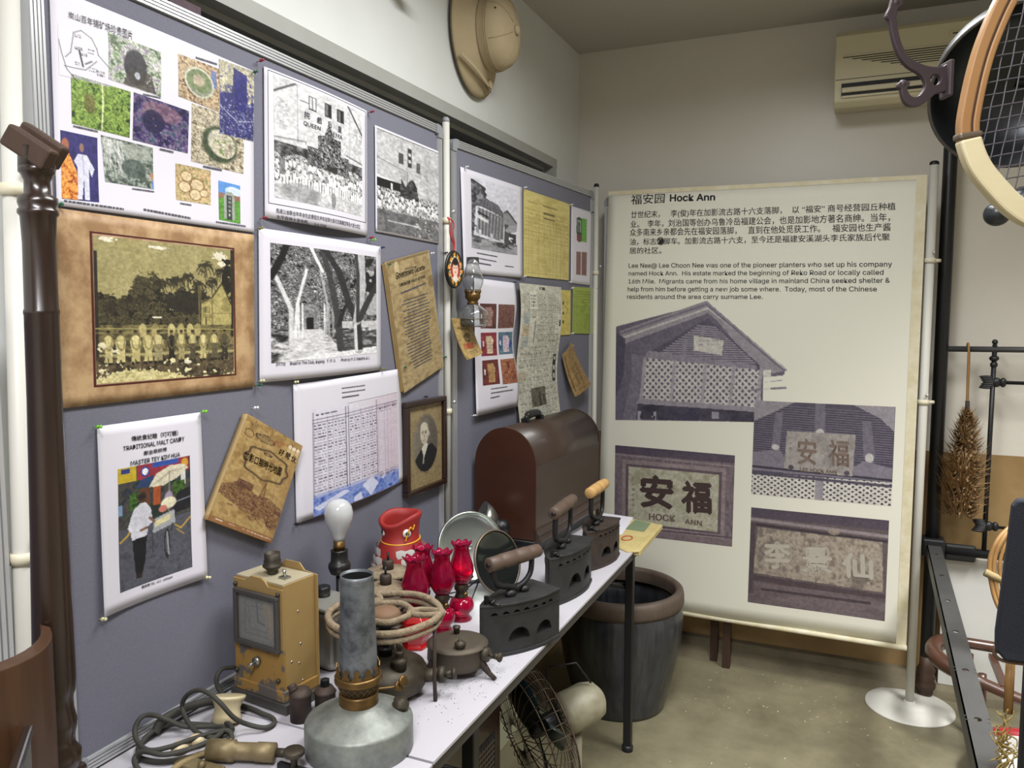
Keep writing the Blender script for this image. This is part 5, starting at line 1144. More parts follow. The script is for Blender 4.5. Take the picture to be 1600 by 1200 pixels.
M_jarrim = mat('brown_stoneware_rim', '5c5046', .55, c2='46382f', scale=10, sharp=.2, bump=.15)
M_bedblack = mat('black_bed_paint', '232426', .4, .3, bump=.05)
M_angle = mat('worn_angle_iron', '4a4b4c', .45, .4, c2='585755', scale=9, sharp=.1, bump=.1)
M_feather = mat('tan_feather', 'a88a60', .8, c2='6e5236', scale=30, sharp=.1)
M_rattan = mat('rattan', '9a7645', .5, c2='7c5a32', scale=20, sharp=.1)
M_cloth = mat('dark_blue_cloth', '1b1e29', .9, bump=.3, bscale=400)
M_navyw = mat('near_black_board', '15161a', .7, c2='1e1f22', scale=12, sharp=.1)
M_helmet = mat('khaki_cotton', 'b3a384', .85, c2='a89878', scale=12, sharp=0, bump=.12, bscale=400)
M_racket = mat('ash_wood_laminate', 'a07a50', .4, c2='8e683f', scale=5, stretch=(1, 1, 1), sharp=0, coat=.3)
M_vellum = mat('vellum_wrap', 'c4b78e', .5, c2='d2c9a8', scale=8, sharp=.1)
M_string = mat('dark_string', '4a464c', .5)
M_hook = mat('brown_iron_hook', '4c4145', .55, .4, bump=.05)
M_pan = mat('dark_grey_pan', '43474a', .35, .7, c2='34373a', scale=6, sharp=0)
M_ac = mat('aged_cream_plastic', 'c9c2a4', .45)
M_acd = mat('dark_vent', '1b1c22', .6)
M_bone = mat('brown_carved_horn', '6e5f50', .6, c2='3f342c', scale=12, sharp=.3, bump=.3)
M_fan = mat('aged_white_enamel', '9a9680', .5, c2='645f4c', scale=9, sharp=.2)
M_wire = mat('rusty_wire', '75695a', .5, .6)
M_fwire = mat('dark_rusty_wire', '4e4236', .55, .5)  # copy of the rusty wire, darkened to put under-table shade into the fan cage
M_redenamel = mat('red_enamel', 'a02a30', .25, coat=.3)
M_whiteboard = mat('white_gloss_panel', 'cfcfcc', .3)
M_ribbon = mat('red_ribbon', 'b03038', .6)
M_label = mat('yellow_worn_card', 'c6b884', .6, c2='a8955a', scale=10, sharp=.1)
M_cardg = mat('faded_green_print', '6f7f62', .6)
ZT = .795

# ------------------------------------------------------------------ tables
t = thing('folding_table', 'long white-topped table with dark edge and black steel legs', 'table', (-.96, 2.1, 0))
def tpoly(mb, pts, z0, z1): return mb.prism(pts, z0, z1)
top = [(-1.262, 1.21), (-.675, 1.205), (-.675, 2.98), (-1.262, 3.12)]
obj('tabletop', tpoly(MB(), top, ZT-.006, ZT), M_table, t, world=True)
obj('top_edge', tpoly(MB(), [(-1.26, 1.213), (-.679, 1.208), (-.679, 2.976), (-1.26, 3.116)], ZT-.032, ZT-.006), M_edge, t, world=True)
for (x, y) in ((-.722, 2.75), (-1.2, 2.75), (-.722, 1.45), (-1.2, 1.45)):
    mb = MB().box(x-.0145, x+.0145, y-.0145, y+.0145, .012, ZT-.03); lg = obj('leg', mb, M_blackm, t, world=True, bevel=.003)
    obj('foot_cap', MB().lathe([(0, 0), (.021, 0), (.021, .018), (.017, .022)], 14, Matrix.Translation((x, y, 0))), M_black, lg, world=True)
for y in (2.75, 1.45): obj('cross_bar', MB().cyl((-.722, y, .62), (-1.2, y, .62), .011), M_blackm, t, world=True)
obj('side_rail', MB().box(-.735, -.71, 1.4, 2.8, ZT-.055, ZT-.033), M_blackm, t, world=True)
t = thing('folding_table', 'nearer white-topped table whose corner joins the long table', 'table', (-.96, .95, 0))
obj('tabletop', tpoly(MB(), [(-1.262, .83), (-.672, .78), (-.672, 1.196), (-1.262, 1.204)], ZT-.004, ZT+.001), M_table, t, world=True)
obj('top_edge', tpoly(MB(), [(-1.26, .832), (-.676, .782), (-.676, 1.192), (-1.26, 1.2)], ZT-.032, ZT-.004), M_edge, t, world=True)
for (x, y) in ((-.72, .83), (-1.2, .87), (-.72, 1.1), (-1.2, 1.1)): obj('leg', MB().cyl((x, y, 0), (x, y, ZT-.03), .0165, seg=14), M_blackm, t, world=True)

# ------------------------------------------------------------------ ochre timer box with clock face
A = math.atan2(1.217-1.264, 1.020*-1+1.196); 
ang = -.13
t = thing('timer_box', 'ochre metal timer box with square clock face and worn paint', 'timer', (-1.189, 1.25, ZT), (0, 0, ang))
W, D = .165, .104
def bx(x0, x1, y0, y1, z0, z1, **k): return MB().box(x0, x1, y0, y1, z0, z1)
obj('base_plinth', bx(0, W, 0, D, 0, .022), M_greymetal, t, bevel=.002)
obj('lower_plinth', bx(.006, W-.008, .004, D-.004, .022, .046), M_ochreworn, t, bevel=.002)
H_ = .268
obj('side_case', bx(.012, W-.013, .012, D-.006, .046, H_-.004), M_ochre, t, bevel=.0015)
fp = [(.010, .046), (W-.012, .046), (W-.012, H_-.012), (.112, H_-.012), (.103, H_-.002), (.094, H_+.003), (.062, H_+.003), (.053, H_-.003), (.046, H_-.008), (.010, H_-.008)]
Mx = Matrix(((1, 0, 0, 0), (0, 0, 1, 0), (0, 1, 0, 0), (0, 0, 0, 1)))
lo_ = [(x, z) for x, z in ((.010, .046), (W-.012, .046), (W-.012, .132), (.010, .132))]
obj('front_plate', MB().prism(lo_, .007, .012, Mx), M_ochreworn, t, label='lower front plate with flaking ochre paint')
fp2 = [(.010, .132), (W-.012, .132)]+fp[2:]
obj('front_plate', MB().prism(fp2, .007, .012, Mx), M_ochre, t)
obj('back_plate', MB().prism([(.005, .022), (W-.006, .022), (W-.006, H_-.004), (.122, H_+.0), (.108, H_+.014), (.066, H_+.014), (.05, H_), (.005, H_-.004)], D-.006, D-.003, Mx), M_ochre, t)
obj('top_plate', bx(.014, W-.015, .012, D-.008, H_-.005, H_-.002), M_creamtop, t)
def fr(x0, x1, z0, z1, w_, y0, y1):
    mb = MB(); mb.box(x0, x1, y0, y1, z0, z0+w_); mb.box(x0, x1, y0, y1, z1-w_, z1); mb.box(x0, x0+w_, y0, y1, z0+w_, z1-w_); mb.box(x1-w_, x1, y0, y1, z0+w_, z1-w_); return mb
cf = obj('clock_face', bx(.03, W-.03, .0065, .0069, .132, .232), M_greymetal, t)
obj('clock_bezel', fr(.019, W-.018, .126, .242, .009, -.004, .007), M_greymetal, t, bevel=.0015)
grid_print('dial_print', P_clock(90, 72, None), (0, 0, 1, 0, 1, 1, 0, 1), lambda u, v: wm(t) @ Vector((.028+(W-.054)*u, .0062, .234-.1*v)), t)
obj('clock_glass', bx(.027, W-.026, .003, .0036, .134, .234), mat('thin_dial_glass', 'c8cccc', .05, alpha=.12), t)
obj('minute_hand', MB().add([(.081, .005, .178), (.0845, .005, .178), (.0815, .005, .222), (.079, .005, .222)], [(0, 1, 2, 3)]), M_black, t, solid=.0008)
obj('hour_hand', MB().add([(.082, .005, .181), (.082, .005, .176), (.104, .005, .173), (.104, .005, .176)], [(0, 1, 2, 3)]), M_black, t, solid=.0008)
for (x, z) in ((.018, H_-.02), (W-.022, H_-.022), (.016, .062), (W-.026, .066)): obj('screw', MB().sphere((x, .005, z), .005, 12, 8), M_brassd, t)
obj('toggle_switch', MB().cyl((.08, .006, .096), (.08, -.002, .096), .009).cyl((.08, -.002, .096), (.075, -.016, .09), .003, .004), M_steel, t)
obj('toggle_switch', MB().box(.112, .132, .036, .052, H_-.002, H_+.002).cyl((.122, .044, H_), (.122, .043, H_+.016), .0026, .004), M_steel, t)
for (y, z) in ((.05, .2), (.055, .13), (.05, .09), (.03, .1), (.06, .05)): obj('rivet', MB().sphere((W-.014, y, z), .0028, 8, 6), M_steel, t)
M = Matrix.Translation((.078, .052, H_-.002)) @ Matrix.Scale(.86, 4)
obj('lamp_socket', MB().lathe([(.0, 0), (.012, 0), (.014, .006), (.012, .008), (.02, .016), (.0235, .019), (.0235, .023), (.02, .024), (.021, .033), (.019, .036), (.0195, .052), (.0175, .052), (.017, .03), (0, .03)], 24, M), M_brassd, t)

# ------------------------------------------------------------------ small canisters, tin box, bulb stand, insulators
t = thing('oil_canister', 'small rusty brown canister with an off-centre screw cap', 'canister', (-.992, 1.232, ZT))
obj('body', MB().lathe([(0, 0), (.021, 0), (.021, .05), (.0225, .052), (.0225, .055), (.021, .057), (.018, .063), (.01, .066), (0, .066)], 24), M_canrust, t)
M = Matrix.Translation((-.008, -.010, .062)) @ Matrix.Rotation(-.5, 4, 'Y')
obj('screw_cap', MB().lathe([(0, 0), (.009, 0), (.0095, .003), (.009, .006), (.0095, .009), (.009, .013), (0, .014)], 16, M), M_canrust, t)
t = thing('oil_canister', 'small rusty canister with a hexagonal black stopper beside the zinc lamp', 'canister', (-.972, 1.285, ZT))
obj('body', MB().lathe([(0, 0), (.021, 0), (.021, .036), (.023, .038), (.021, .041), (.015, .05), (0, .051)], 24), M_canrust, t)
obj('stopper', MB().lathe([(.010, .05), (.010, .064), (.005, .066), (0, .066)], 6, smooth=False), M_blackm, t)
t = thing('tin_container', 'rounded silver tin with pale lid and black knob behind the timer box', 'tin', (-1.105, 1.475, ZT), (0, 0, -.15))
obj('body', bx(-.062, .062, -.05, .05, 0, .142), M_tin, t, bevel=.022, bseg=5)
obj('lid', MB().box(-.065, .065, -.053, .053, .140, .150), mat('pale_tin_lid', 'b4b3aa', .35, .5, c2='9d9c94', scale=8, sharp=0), t, bevel=.02, bseg=5)
obj('knob', MB().lathe([(0, .150), (.016, .150), (.0165, .172), (.014, .174), (0, .172)], 20, Matrix.Translation((-.022, .01, 0))), M_black, t)
t = thing('bulb_stand', 'white light bulb standing upright in a black lamp holder', 'lamp', (-1.125, 1.553, ZT))
z0 = .16
obj('stand', MB().lathe([(0, 0), (.035, 0), (.035, .008), (.012, .012), (.009, .05), (.009, .19)], 20), M_blackm, t)
obj('lamp_holder', MB().lathe([(.009, .18), (.022, .186), (.027, .2), (.027, .206), (.024, .212), (.021, .214), (.02, .24), (.021, .242), (0, .242)], 24), M_black, t)
obj('bulb_cap', MB().lathe([(0, .242), (.0135, .242), (.0135, .25), (.015, .251), (.0135, .254), (.0135, .268), (0, .268)], 20), M_brass, t)
bulb = [(.0135, .266), (.015, .275), (.02, .287), (.0275, .302), (.0335, .32), (.0345, .334), (.031, .349), (.022, .361), (.011, .366), (0, .3675)]
obj('glass_bulb', MB().lathe(bulb, 32), M_bulb, t)
for i, (p, l) in enumerate((((-1.078, 1.695, ZT), 'taller ribbed grey brown spool with a rod, behind the other spool'), ((-1.025, 1.60, ZT), 'nearer ribbed grey brown spool with a rod, beside the zinc chimney'))):
    t = thing('wick_spool', l, 'spool', p); hh = (.156, .154)[i]; r = (.054, .044)[i]
    pf = [(0, 0), (r*.85, 0)]
    for k in range(9): z = .008+k*(hh-.02)/9; pf += [(r*.85, z), (r*.98, z+.003), (r*.98, z+.007), (r*.85, z+.010)]
    obj('ribbed_body', MB().lathe(pf+[(0, hh-.01)], 28), M_rust, t)
    obj('top_disc', MB().lathe([(0, hh-.01), (r*1.05, hh-.01), (r*1.08, hh-.006), (r*1.05, hh-.001), (r*.5, hh+.003), (0, hh+.004)], 28), M_rustpale, t)
    obj('collar', MB().lathe([(0, hh), (.014, hh), (.0145, hh+.024), (.012, hh+.027), (0, hh+.027)], 18), M_canrust, t)
    obj('rod', MB().cyl((0, 0, hh+.02), (0, 0, hh+.047), .003, seg=8), M_blackm, t)

# ------------------------------------------------------------------ zinc lamp with tall chimney
t = thing('chimney_lamp', 'large zinc oil lamp with tall grey metal chimney and brass burner', 'oil lamp', (-.826, 1.193, ZT))
obj('tank', MB().lathe([(0, 0), (.098, 0), (.1, .003), (.1, .054), (.0985, .0575), (.095, .060), (.07, .073), (.045, .084), (.038, .088), (0, .09)], 56), M_zinc, t)
obj('collar', MB().lathe([(.0, .084), (.035, .084), (.0365, .09), (.0355, .094), (.0365, .106), (.0345, .109), (0, .109)], 40), M_brass, t)
obj('burner_basket', MB().lathe([(.028, .105), (.031, .108), (.037, .122), (.041, .130), (.0395, .132), (0, .132)], 40), M_brassd, t)
mb = MB()
for k in range(20):
    a = 2*PI*k/20; b = a+2*PI/20*1.6
    for aa, bb in ((a, b), (b, a)): mb.cyl((.0325*math.cos(aa), .0325*math.sin(aa), .108), (.0415*math.cos(bb), .0415*math.sin(bb), .13), .0011, seg=4)
obj('basket_lattice', mb, M_brass, t)
obj('gallery_ring', MB().lathe([(.036, .130), (.0435, .130), (.0445, .134), (.043, .1375), (.044, .141), (.042, .144), (.036, .144)], 40, cap=False), M_brass, t)
mb = MB()
for k in range(12):
    a = 2*PI*k/12; ca, sa = math.cos(a), math.sin(a); T_ = Matrix(((-sa, 0, ca, ca*.039), (ca, 0, sa, sa*.039), (0, 1, 0, .142), (0, 0, 0, 1)))
    mb.prism([(-.009, 0), (.009, 0), (.008, .009), (.004, .0095), (.006, .018), (0, .024), (-.006, .018), (-.004, .0095), (-.008, .009)], -.0008, .0008, T_)
obj('crown_prongs', mb, M_brass, t)
obj('chimney', MB().lathe([(.0345, .138), (.035, .16), (.033, .23), (.0305, .325), (.031, .332), (.0295, .332), (.0285, .3), (.033, .16), (.033, .138)], 48, cap=False), M_zinc2, t)
obj('soot_lining', MB().lathe([(.0325, .15), (.028, .3), (.0288, .327)], 40, cap=False), M_soot, t)  # near-black liner that makes the inside of the chimney dark
obj('chimney_rim', MB().lathe([(.0292, .318), (.0305, .318), (.0308, .3205), (.0292, .3205)], 40, cap=False), M_greymetal, t)
mb = MB().tube(bez([(.03, 0, .118), (.05, .02, .116), (.065, .03, .118)], 4), .0022, 6)
for q in ((.068, .032, .118), (.073, .038, .126)): mb.lathe([(0, -.002), (.009, -.003), (.011, 0), (.009, .003), (0, .002)], 16, Matrix.Translation(q) @ Matrix.Rotation(1.35, 4, 'Y') @ Matrix.Rotation(.2, 4, 'X'))
obj('wick_knob', mb, M_brass, t)
obj('filler_cap', MB().lathe([(0, .062), (.016, .062), (.017, .070), (.013, .073), (.013, .08), (0, .081)], 20, Matrix.Translation((.062, .045, .006))), M_brassd, t)

# ------------------------------------------------------------------ pressure stove with corroded ring
t = thing('pressure_stove', 'dark pressure stove under a corroded pale pot ring on thin legs', 'stove', (-.90, 1.40, ZT))
obj('tank', MB().lathe([(0, .012), (.055, .008), (.082, .016), (.09, .03), (.09, .048), (.084, .06), (.06, .074), (.03, .082), (0, .084)], 48), M_brassd, t)
obj('foot_ring', MB().lathe([(.0, 0), (.06, 0), (.062, .012), (0, .012)], 40), M_brassd, t)
obj('burner_column', MB().lathe([(0, .08), (.016, .08), (.014, .094), (.02, .098), (.02, .102), (.011, .106), (.011, .12), (.034, .124), (.036, .128), (.012, .13), (.012, .142), (.024, .15), (.024, .156), (.01, .158), (0, .158)], 28), M_blackm, t)
obj('flame_cap', MB().lathe([(0, .158), (.03, .160), (.034, .166), (.033, .176), (.026, .183), (0, .186)], 32), mat('brown_burner_cap', '7a5e48', .7, .2), t)
M = Matrix.Translation((.05, -.025, .066))
obj('filler_plug', MB().lathe([(0, 0), (.015, 0), (.015, .018), (.017, .02), (.017, .024), (.014, .027), (.009, .03), (.008, .036), (.011, .038), (.009, .043), (0, .044)], 20, M).sphere((.001, 0, .053), .010, 12, 8, (1, .3, .8), M), M_brassd, t)
obj('pump', MB().cyl((.07, .02, .04), (.118, .035, .046), .014, seg=16).cyl((.112, .033, .045), (.124, .037, .0465), .017, seg=16).cyl((.12, .036, .046), (.14, .043, .049), .007, seg=10).cyl((.14, .043, .049), (.146, .045, .05), .012, seg=14), M_brassd, t)
RZ = .176
mb = MB()
def ringpts(r, n=48, z=RZ, ph=0, a0=0, a1=2*PI): return [(r*math.cos(a0+(a1-a0)*k/n), r*math.sin(a0+(a1-a0)*k/n), z+.0012*math.sin(7*k+ph)) for k in range(n)]
mb.tube(ringpts(.118), .0075, 8, closed=True); mb.tube(ringpts(.056), .007, 8, closed=True)
mb.tube(ringpts(.118, z=RZ-.016), .0055, 8, closed=True)
for a in (.35, .35+2*PI/3, .35+4*PI/3):
    e = Vector((math.cos(a), math.sin(a), 0)); s_ = Vector((-math.sin(a), math.cos(a), 0)); zz = Vector((0, 0, RZ+.002))
    for g in (-1, 1): mb.tube(bez([e*.05+s_*.004*g+zz, e*.075+s_*.015*g+zz, e*.1+s_*.014*g+zz, e*.124+s_*.004*g+zz], 5), .0065, 7)
    mb.sphere(e*.12+zz, .011, 10, 7); mb.sphere(e*.058+zz, .011, 10, 7)
obj('pot_ring', mb, M_rustpale, t)
for a in (.05, 2.3, 4.55):
    e = (math.cos(a), math.sin(a)); obj('leg', MB().tube([(e[0]*.118, e[1]*.118, RZ-.01), (e[0]*.116, e[1]*.116, .06), (e[0]*.118, e[1]*.118, .002)], [.004, .004, .0045], 8), M_rustiron, t)

# ------------------------------------------------------------------ flat burner with short splayed feet
t = thing('spirit_burner', 'squat dark metal burner with two knobs and splayed feet', 'burner', (-.806, 1.553, ZT), (0, 0, .15))
obj('bowl', MB().lathe([(0, .014), (.05, .014), (.064, .02), (.069, .034), (.067, .062), (.07, .064), (.07, .067), (.055, .072), (.048, .0715), (0, .078)], 44), mat('dull_brown_metal', '5b5347', .6, .5, c2='4a4339', scale=10, sharp=.1), t)
obj('top_knob', MB().lathe([(0, .074), (.007, .076), (.0075, .086), (.009, .087), (.009, .091), (0, .093)], 16, Matrix.Translation((-.012, .03, 0))), M_brassd, t)
obj('valve_cap', MB().lathe([(0, .07), (.011, .071), (.011, .076), (.0125, .078), (.0125, .084), (.008, .087), (.003, .089), (.004, .093), (0, .094)], 18, Matrix.Translation((.02, -.04, 0))), M_brassd, t)
obj('pump', MB().cyl((.062, -.012, .052), (.078, -.015, .052), .016, seg=18).cyl((.078, -.015, .052), (.094, -.018, .052), .0035, seg=8).cyl((.09, -.017, .052), (.104, -.02, .052), .0055, .008, seg=12).cyl((.104, -.02, .052), (.108, -.021, .052), .0105, seg=14), M_brassd, t)
for a in (-.25, 1.9, 4.0):
    e = Vector((math.cos(a), math.sin(a), 0)); mb = MB().tube([e*.062+Vector((0, 0, .04)), e*.07+Vector((0, 0, .026)), e*.085+Vector((0, 0, .012)), e*.1+Vector((0, 0, .003))], [.007, .009, .006, .005], 8); obj('foot', mb, M_rustiron, t)

# ------------------------------------------------------------------ charcoal irons
def make_iron(label, loc, rz, L, W_, H, hm, bodym, hz):
    t = thing('charcoal_iron', label, 'iron', loc, (0, 0, rz))
    def hw(y, k=1.0):
        q = min(max(y/L, 0), 1); return k*W_/2*(math.sin(min(q*1.35, 1)*PI/2)**.75)*(1-.12*max(q-.75, 0)*4)
    ys = [L*(k/22)**1.15 for k in range(23)]
    def outline(k=1.0, ext=0): return [(hw(y, k)+(.0 if y == 0 else ext), y-(ext if y == 0 else 0)) for y in ys]+[(-hw(y, k)-ext, y) for y in reversed(ys[1:])]
    body = MB().prism(outline(.96), 0.008, H)
    o = obj('iron_body', body, bodym, t)
    cut = MB()
    def arch(yc, r, z0, Mx_=None):
        return [(yc-r, z0)]+[(yc+r*math.cos(a), z0+r*1.05*math.sin(a)) for a in [PI-PI*k/10 for k in range(11)]]+[(yc+r, z0)]
    Mside = Matrix(((0, 0, 1, 0), (1, 0, 0, 0), (0, 1, 0, 0), (0, 0, 0, 1)))
    parts_ = [(L*.4, L*.125, H*.28), (L*.735, L*.12, H*.28)]
    scal = [(L*(.13+.118*k), .0092, H*.815) for k in range(7)]
    for (yc, r, z0) in parts_+scal:
        for sg in (1, -1):
            w_ = hw(yc); 
            x0, x1 = (w_*.96-.016, w_+.03) if r > .01 else (w_*.96-.008, w_+.03)
            if w_ < .02: continue
            cut.prism(arch(yc, r, z0)[1:-1] if False else arch(yc, r, z0), min(sg*x0, sg*x1), max(sg*x0, sg*x1), Mside)
    c = obj('cutter', cut, M_soot, t)  # the cut faces take over this near-black
    md = o.modifiers.new('openings', 'BOOLEAN'); md.object = c; md.operation = 'DIFFERENCE'; md.solver = 'EXACT'
    try: md.material_mode = 'TRANSFER'
    except Exception: pass
    bpy.context.view_layer.update()
    me = bpy.data.meshes.new_from_object(o.evaluated_get(bpy.context.evaluated_depsgraph_get())); o.modifiers.clear(); o.data = me
    bpy.data.objects.remove(c)
    obj('sole_plate', MB().prism(outline(1.03), 0, .009), bodym, t, bevel=.001)
    obj('scalloped_rim', MB().prism(outline(1.0), H*.815, H*.835), bodym, t)
    obj('lid', MB().prism(outline(1.05), H, H+.006), bodym, t, bevel=.0015)
    latch = MB().box(-.004, .004, .018, .026, H+.006, H+.026).tube(bez([(0, .03, H+.012), (.014, .036, H+.016), (.016, .022, H+.012)], 4), .0035, 7).tube([(0, .03, H+.009), (.02, .03, H+.009), (.034, .033, H+.009)], .0035, 7)
    obj('latch', latch, M_blackm, t)
    y0, y1 = L*.36, L*.74; hy0, hy1 = L*.16, L*.84; 
    mb = MB().sphere((0, y0+.02, H+.012), .013, 14, 9, (1, 1.3, .9)).sphere((0, y1-.02, H+.012), .012, 14, 9, (1, 1.2, .9))
    mb.tube(bez([(0, L*.55, H+.018), (0, L*.42, H+.03), (0, hy0+.02, H+.045), (0, hy0+.008, H+.07), (0, hy0+.014, H+hz)], 6), [.008]*25, 9)
    mb.tube(bez([(0, L*.5, H+.02), (0, L*.66, H+.03), (0, hy1-.02, H+.052), (0, hy1-.016, H+hz)], 6), [.007]*19, 9)
    obj('handle_bracket', mb, M_blackm, t)
    Mh = Matrix.Translation((0, hy0-.008, H+hz)) @ Matrix.Rotation(-PI/2, 4, 'X'); hl = hy1-hy0+.016
    pr_ = [(0, 0), (.015, 0), (.0175, .003), (.0175, hl*.2), (.0165, hl*.22), (.0185, hl*.25), (.0185, hl*.48), (.0165, hl*.5), (.0185, hl*.53), (.0185, hl*.74), (.0165, hl*.77), (.0175, hl*.8), (.0165, hl-.003), (.014, hl), (0, hl)]
    obj('handle', MB().lathe(pr_, 24, Mh), hm, t)
    if hm is not M_handle: obj('handle_screw', MB().cyl((0, hy0-.011, H+hz), (0, hy0-.007, H+hz), .006, seg=10), M_blackm, t)
    return t
make_iron('nearest black charcoal iron, its long dark handle tilted over a square-cornered lid', (-.785, 1.625, ZT), -math.radians(21), .232, .108, .122, M_handled, M_darkiron, .098)
make_iron('middle black charcoal iron with a dark brown turned handle', (-.752, 2.0, ZT), math.radians(3), .262, .118, .132, M_handled, M_darkiron, .125)
make_iron('farthest charcoal iron with a pale wooden handle', (-.755, 2.335, ZT), 0, .225, .104, .122, M_handle, M_rustiron, .125)

# ------------------------------------------------------------------ arched wooden case
t = thing('sewing_machine_case', 'dark brown arched wooden machine case with a black top handle', 'case', (-1.072, 2.418, ZT), (0, 0, math.radians(-3.2)))
CL, CW, CH, CB = .61, .228, .43, .055
def archp(w_, h0, h1, n=24): return [(-w_/2, h0), (w_/2, h0)]+[(w_/2*math.cos(PI*k/n), h1-.125+.125*math.sin(PI*k/n)) for k in range(n+1)]
Mc = Matrix(((1, 0, 0, 0), (0, 0, 1, 0), (0, 1, 0, 0), (0, 0, 0, 1)))
mb = MB().prism(archp(CW, CB+.002, CH), .006, CL-.006, Mc, smooth=False); o = obj('arched_cover', mb, M_case, t)
for p in o.data.polygons:
    if abs(p.normal.y) < .5 and p.center.z > .29: p.use_smooth = True
for a, b in ((0, .007), (CL-.007, CL)): obj('end_panel', MB().prism(archp(CW+.003, CB+.001, CH+.001), a, b, Mc), M_caseend, t)
obj('machine_base', bx(-CW/2+.012, CW/2-.012, .03, CL-.03, 0, CB-.01), M_black, t, bevel=.004)
obj('metal_strip', bx(-CW/2+.004, CW/2+.004, .004, CL, CB-.012, CB-.003), M_blackm, t, bevel=.002)
obj('strip_edge', bx(-CW/2+.002, CW/2, .001, .004, CB-.006, CB-.003), M_steel, t)
for z0_, w_ in ((CB-.004, .022), (CB+.016, .012)):
    obj('side_moulding', MB().sweep([(CW/2, .0, z0_), (CW/2, CL, z0_)], [(-.004, 0), (w_, 0), (w_, .006), (w_*.6, .012), (w_*.45, .019), (-.004, .021)]), M_case, t)
obj('lock', MB().sphere((-.045, -.001, CB+.03), .006, 12, 8), M_black, t)
hy = .16
for y_ in (hy, hy+.12): obj('handle_mount', MB().box(-.014, .014, y_-.009, y_+.009, CH-.004, CH+.014), M_blackm, t, bevel=.002)
obj('carry_handle', MB().tube(bez([(0, hy, CH+.012), (0, hy+.02, CH+.022), (0, hy+.06, CH+.025), (0, hy+.1, CH+.022), (0, hy+.12, CH+.012)], 5), [.007]+[.009]*4+[.014]*12+[.009]*3+[.007], 10), M_black, t)

# ------------------------------------------------------------------ ruby glass lamps, red lamp base, fish vase
chim = [(.017, 0), (.021, .006), (.030, .022), (.033, .036), (.031, .050), (.025, .068), (.0205, .082), (.019, .092), (.0205, .101), (.027, .110)]
def frill(i, a, r, z):
    k = max(0, (z-.099)/.01) if z < 1 else 0
    return r*(1+.0*k)+.0016*k*math.cos(8*a), z+.0028*k*math.cos(8*a)
def ruby(label, loc, h0, s=1.0, rz=0):
    t = thing('ruby_oil_lamp', label, 'oil lamp', loc, (0, 0, rz), group=None)
    k = h0
    obj('glass_font', MB().lathe([(0, 0), (.026*s, 0), (.028*s, .003), (.02*s, .012), (.022*s, .018), (.032*s, .03), (.0335*s, .04), (.028*s, .055), (.018*s, .062), (0, .063)], 32), M_redglass2, t)
    obj('burner', MB().lathe([(0, .06), (.017, .06), (.0175, .066), (.015, .07), (.015, .078), (.019, .083), (.0195, .09), (.017, .094), (.017, .102), (0, .102)], 24), M_brassd, t)
    obj('wick_knob', MB().cyl((.012, -.012, .078), (.026, -.026, .078), .0015, seg=6).cyl((.024, -.024, .078), (.026, -.026, .078), .0065, seg=12), M_brass, t)
    obj('glass_chimney', MB().lathe([(r*s, z*1.0+.098) for r, z in chim], 64, cap=False, wave=lambda i, a, r, z: frill(i, a, r, z-.098) if False else ((r+.0022*max(0, (z-.198)/.01)*math.cos(8*a)), z+.003*max(0, (z-.198)/.01)*math.cos(8*a))), M_redglass, t, solid=.0014)
    return t
ruby('frilled ruby glass oil lamp left of the two in front of the round mirror', (-.947, 1.742, ZT), 0, 1.0)
ruby('frilled ruby glass oil lamp nearest the round mirror', (-.938, 1.832, ZT), 0, 1.0)
ruby('rearmost ruby glass oil lamp behind the red ceramic lamp', (-1.012, 1.757, ZT), 0, 1.0)
t = thing('red_ceramic_lamp', 'red hexagonal ceramic oil lamp with raised lettering and ruby chimney', 'oil lamp', (-.962, 1.632, ZT), (0, 0, .45))
obj('hexagonal_body', MB().lathe([(0, 0), (.034, 0), (.036, .004), (.03, .014), (.038, .03), (.042, .05), (.04, .07), (.026, .084), (0, .086)], 6, smooth=False), M_redcer, t, bevel=.003)
obj('burner', MB().lathe([(0, .084), (.02, .084), (.02, .098), (.016, .102), (.016, .112), (0, .112)], 24), M_brassd, t)
obj('glass_chimney', MB().lathe([(r*1.05, z*1.05+.106) for r, z in chim], 64, cap=False, wave=lambda i, a, r, z: ((r+.0022*max(0, (z-.21)/.01)*math.cos(8*a)), z+.003*max(0, (z-.21)/.01)*math.cos(8*a))), M_redglass, t, solid=.0014)
mb = MB(); Mf = Matrix.Rotation(-PI/6-PI/3, 4, 'Z')
for k, s in enumerate(('YOU', 'LIGHT UP', 'MY LIFE')):
    v_, f_ = text_data(s, .01); wd = (.014, .03, .027)[k]
    mb.add([tuple(Mf @ Vector((.0362+.0008*(.5), -wd/2+x*wd+.0, .064-k*.011-.008+y*.008))) for x, y in v_], f_)
obj('raised_lettering', mb, mat('worn_gilt_lettering', 'c46a58', .4), t)

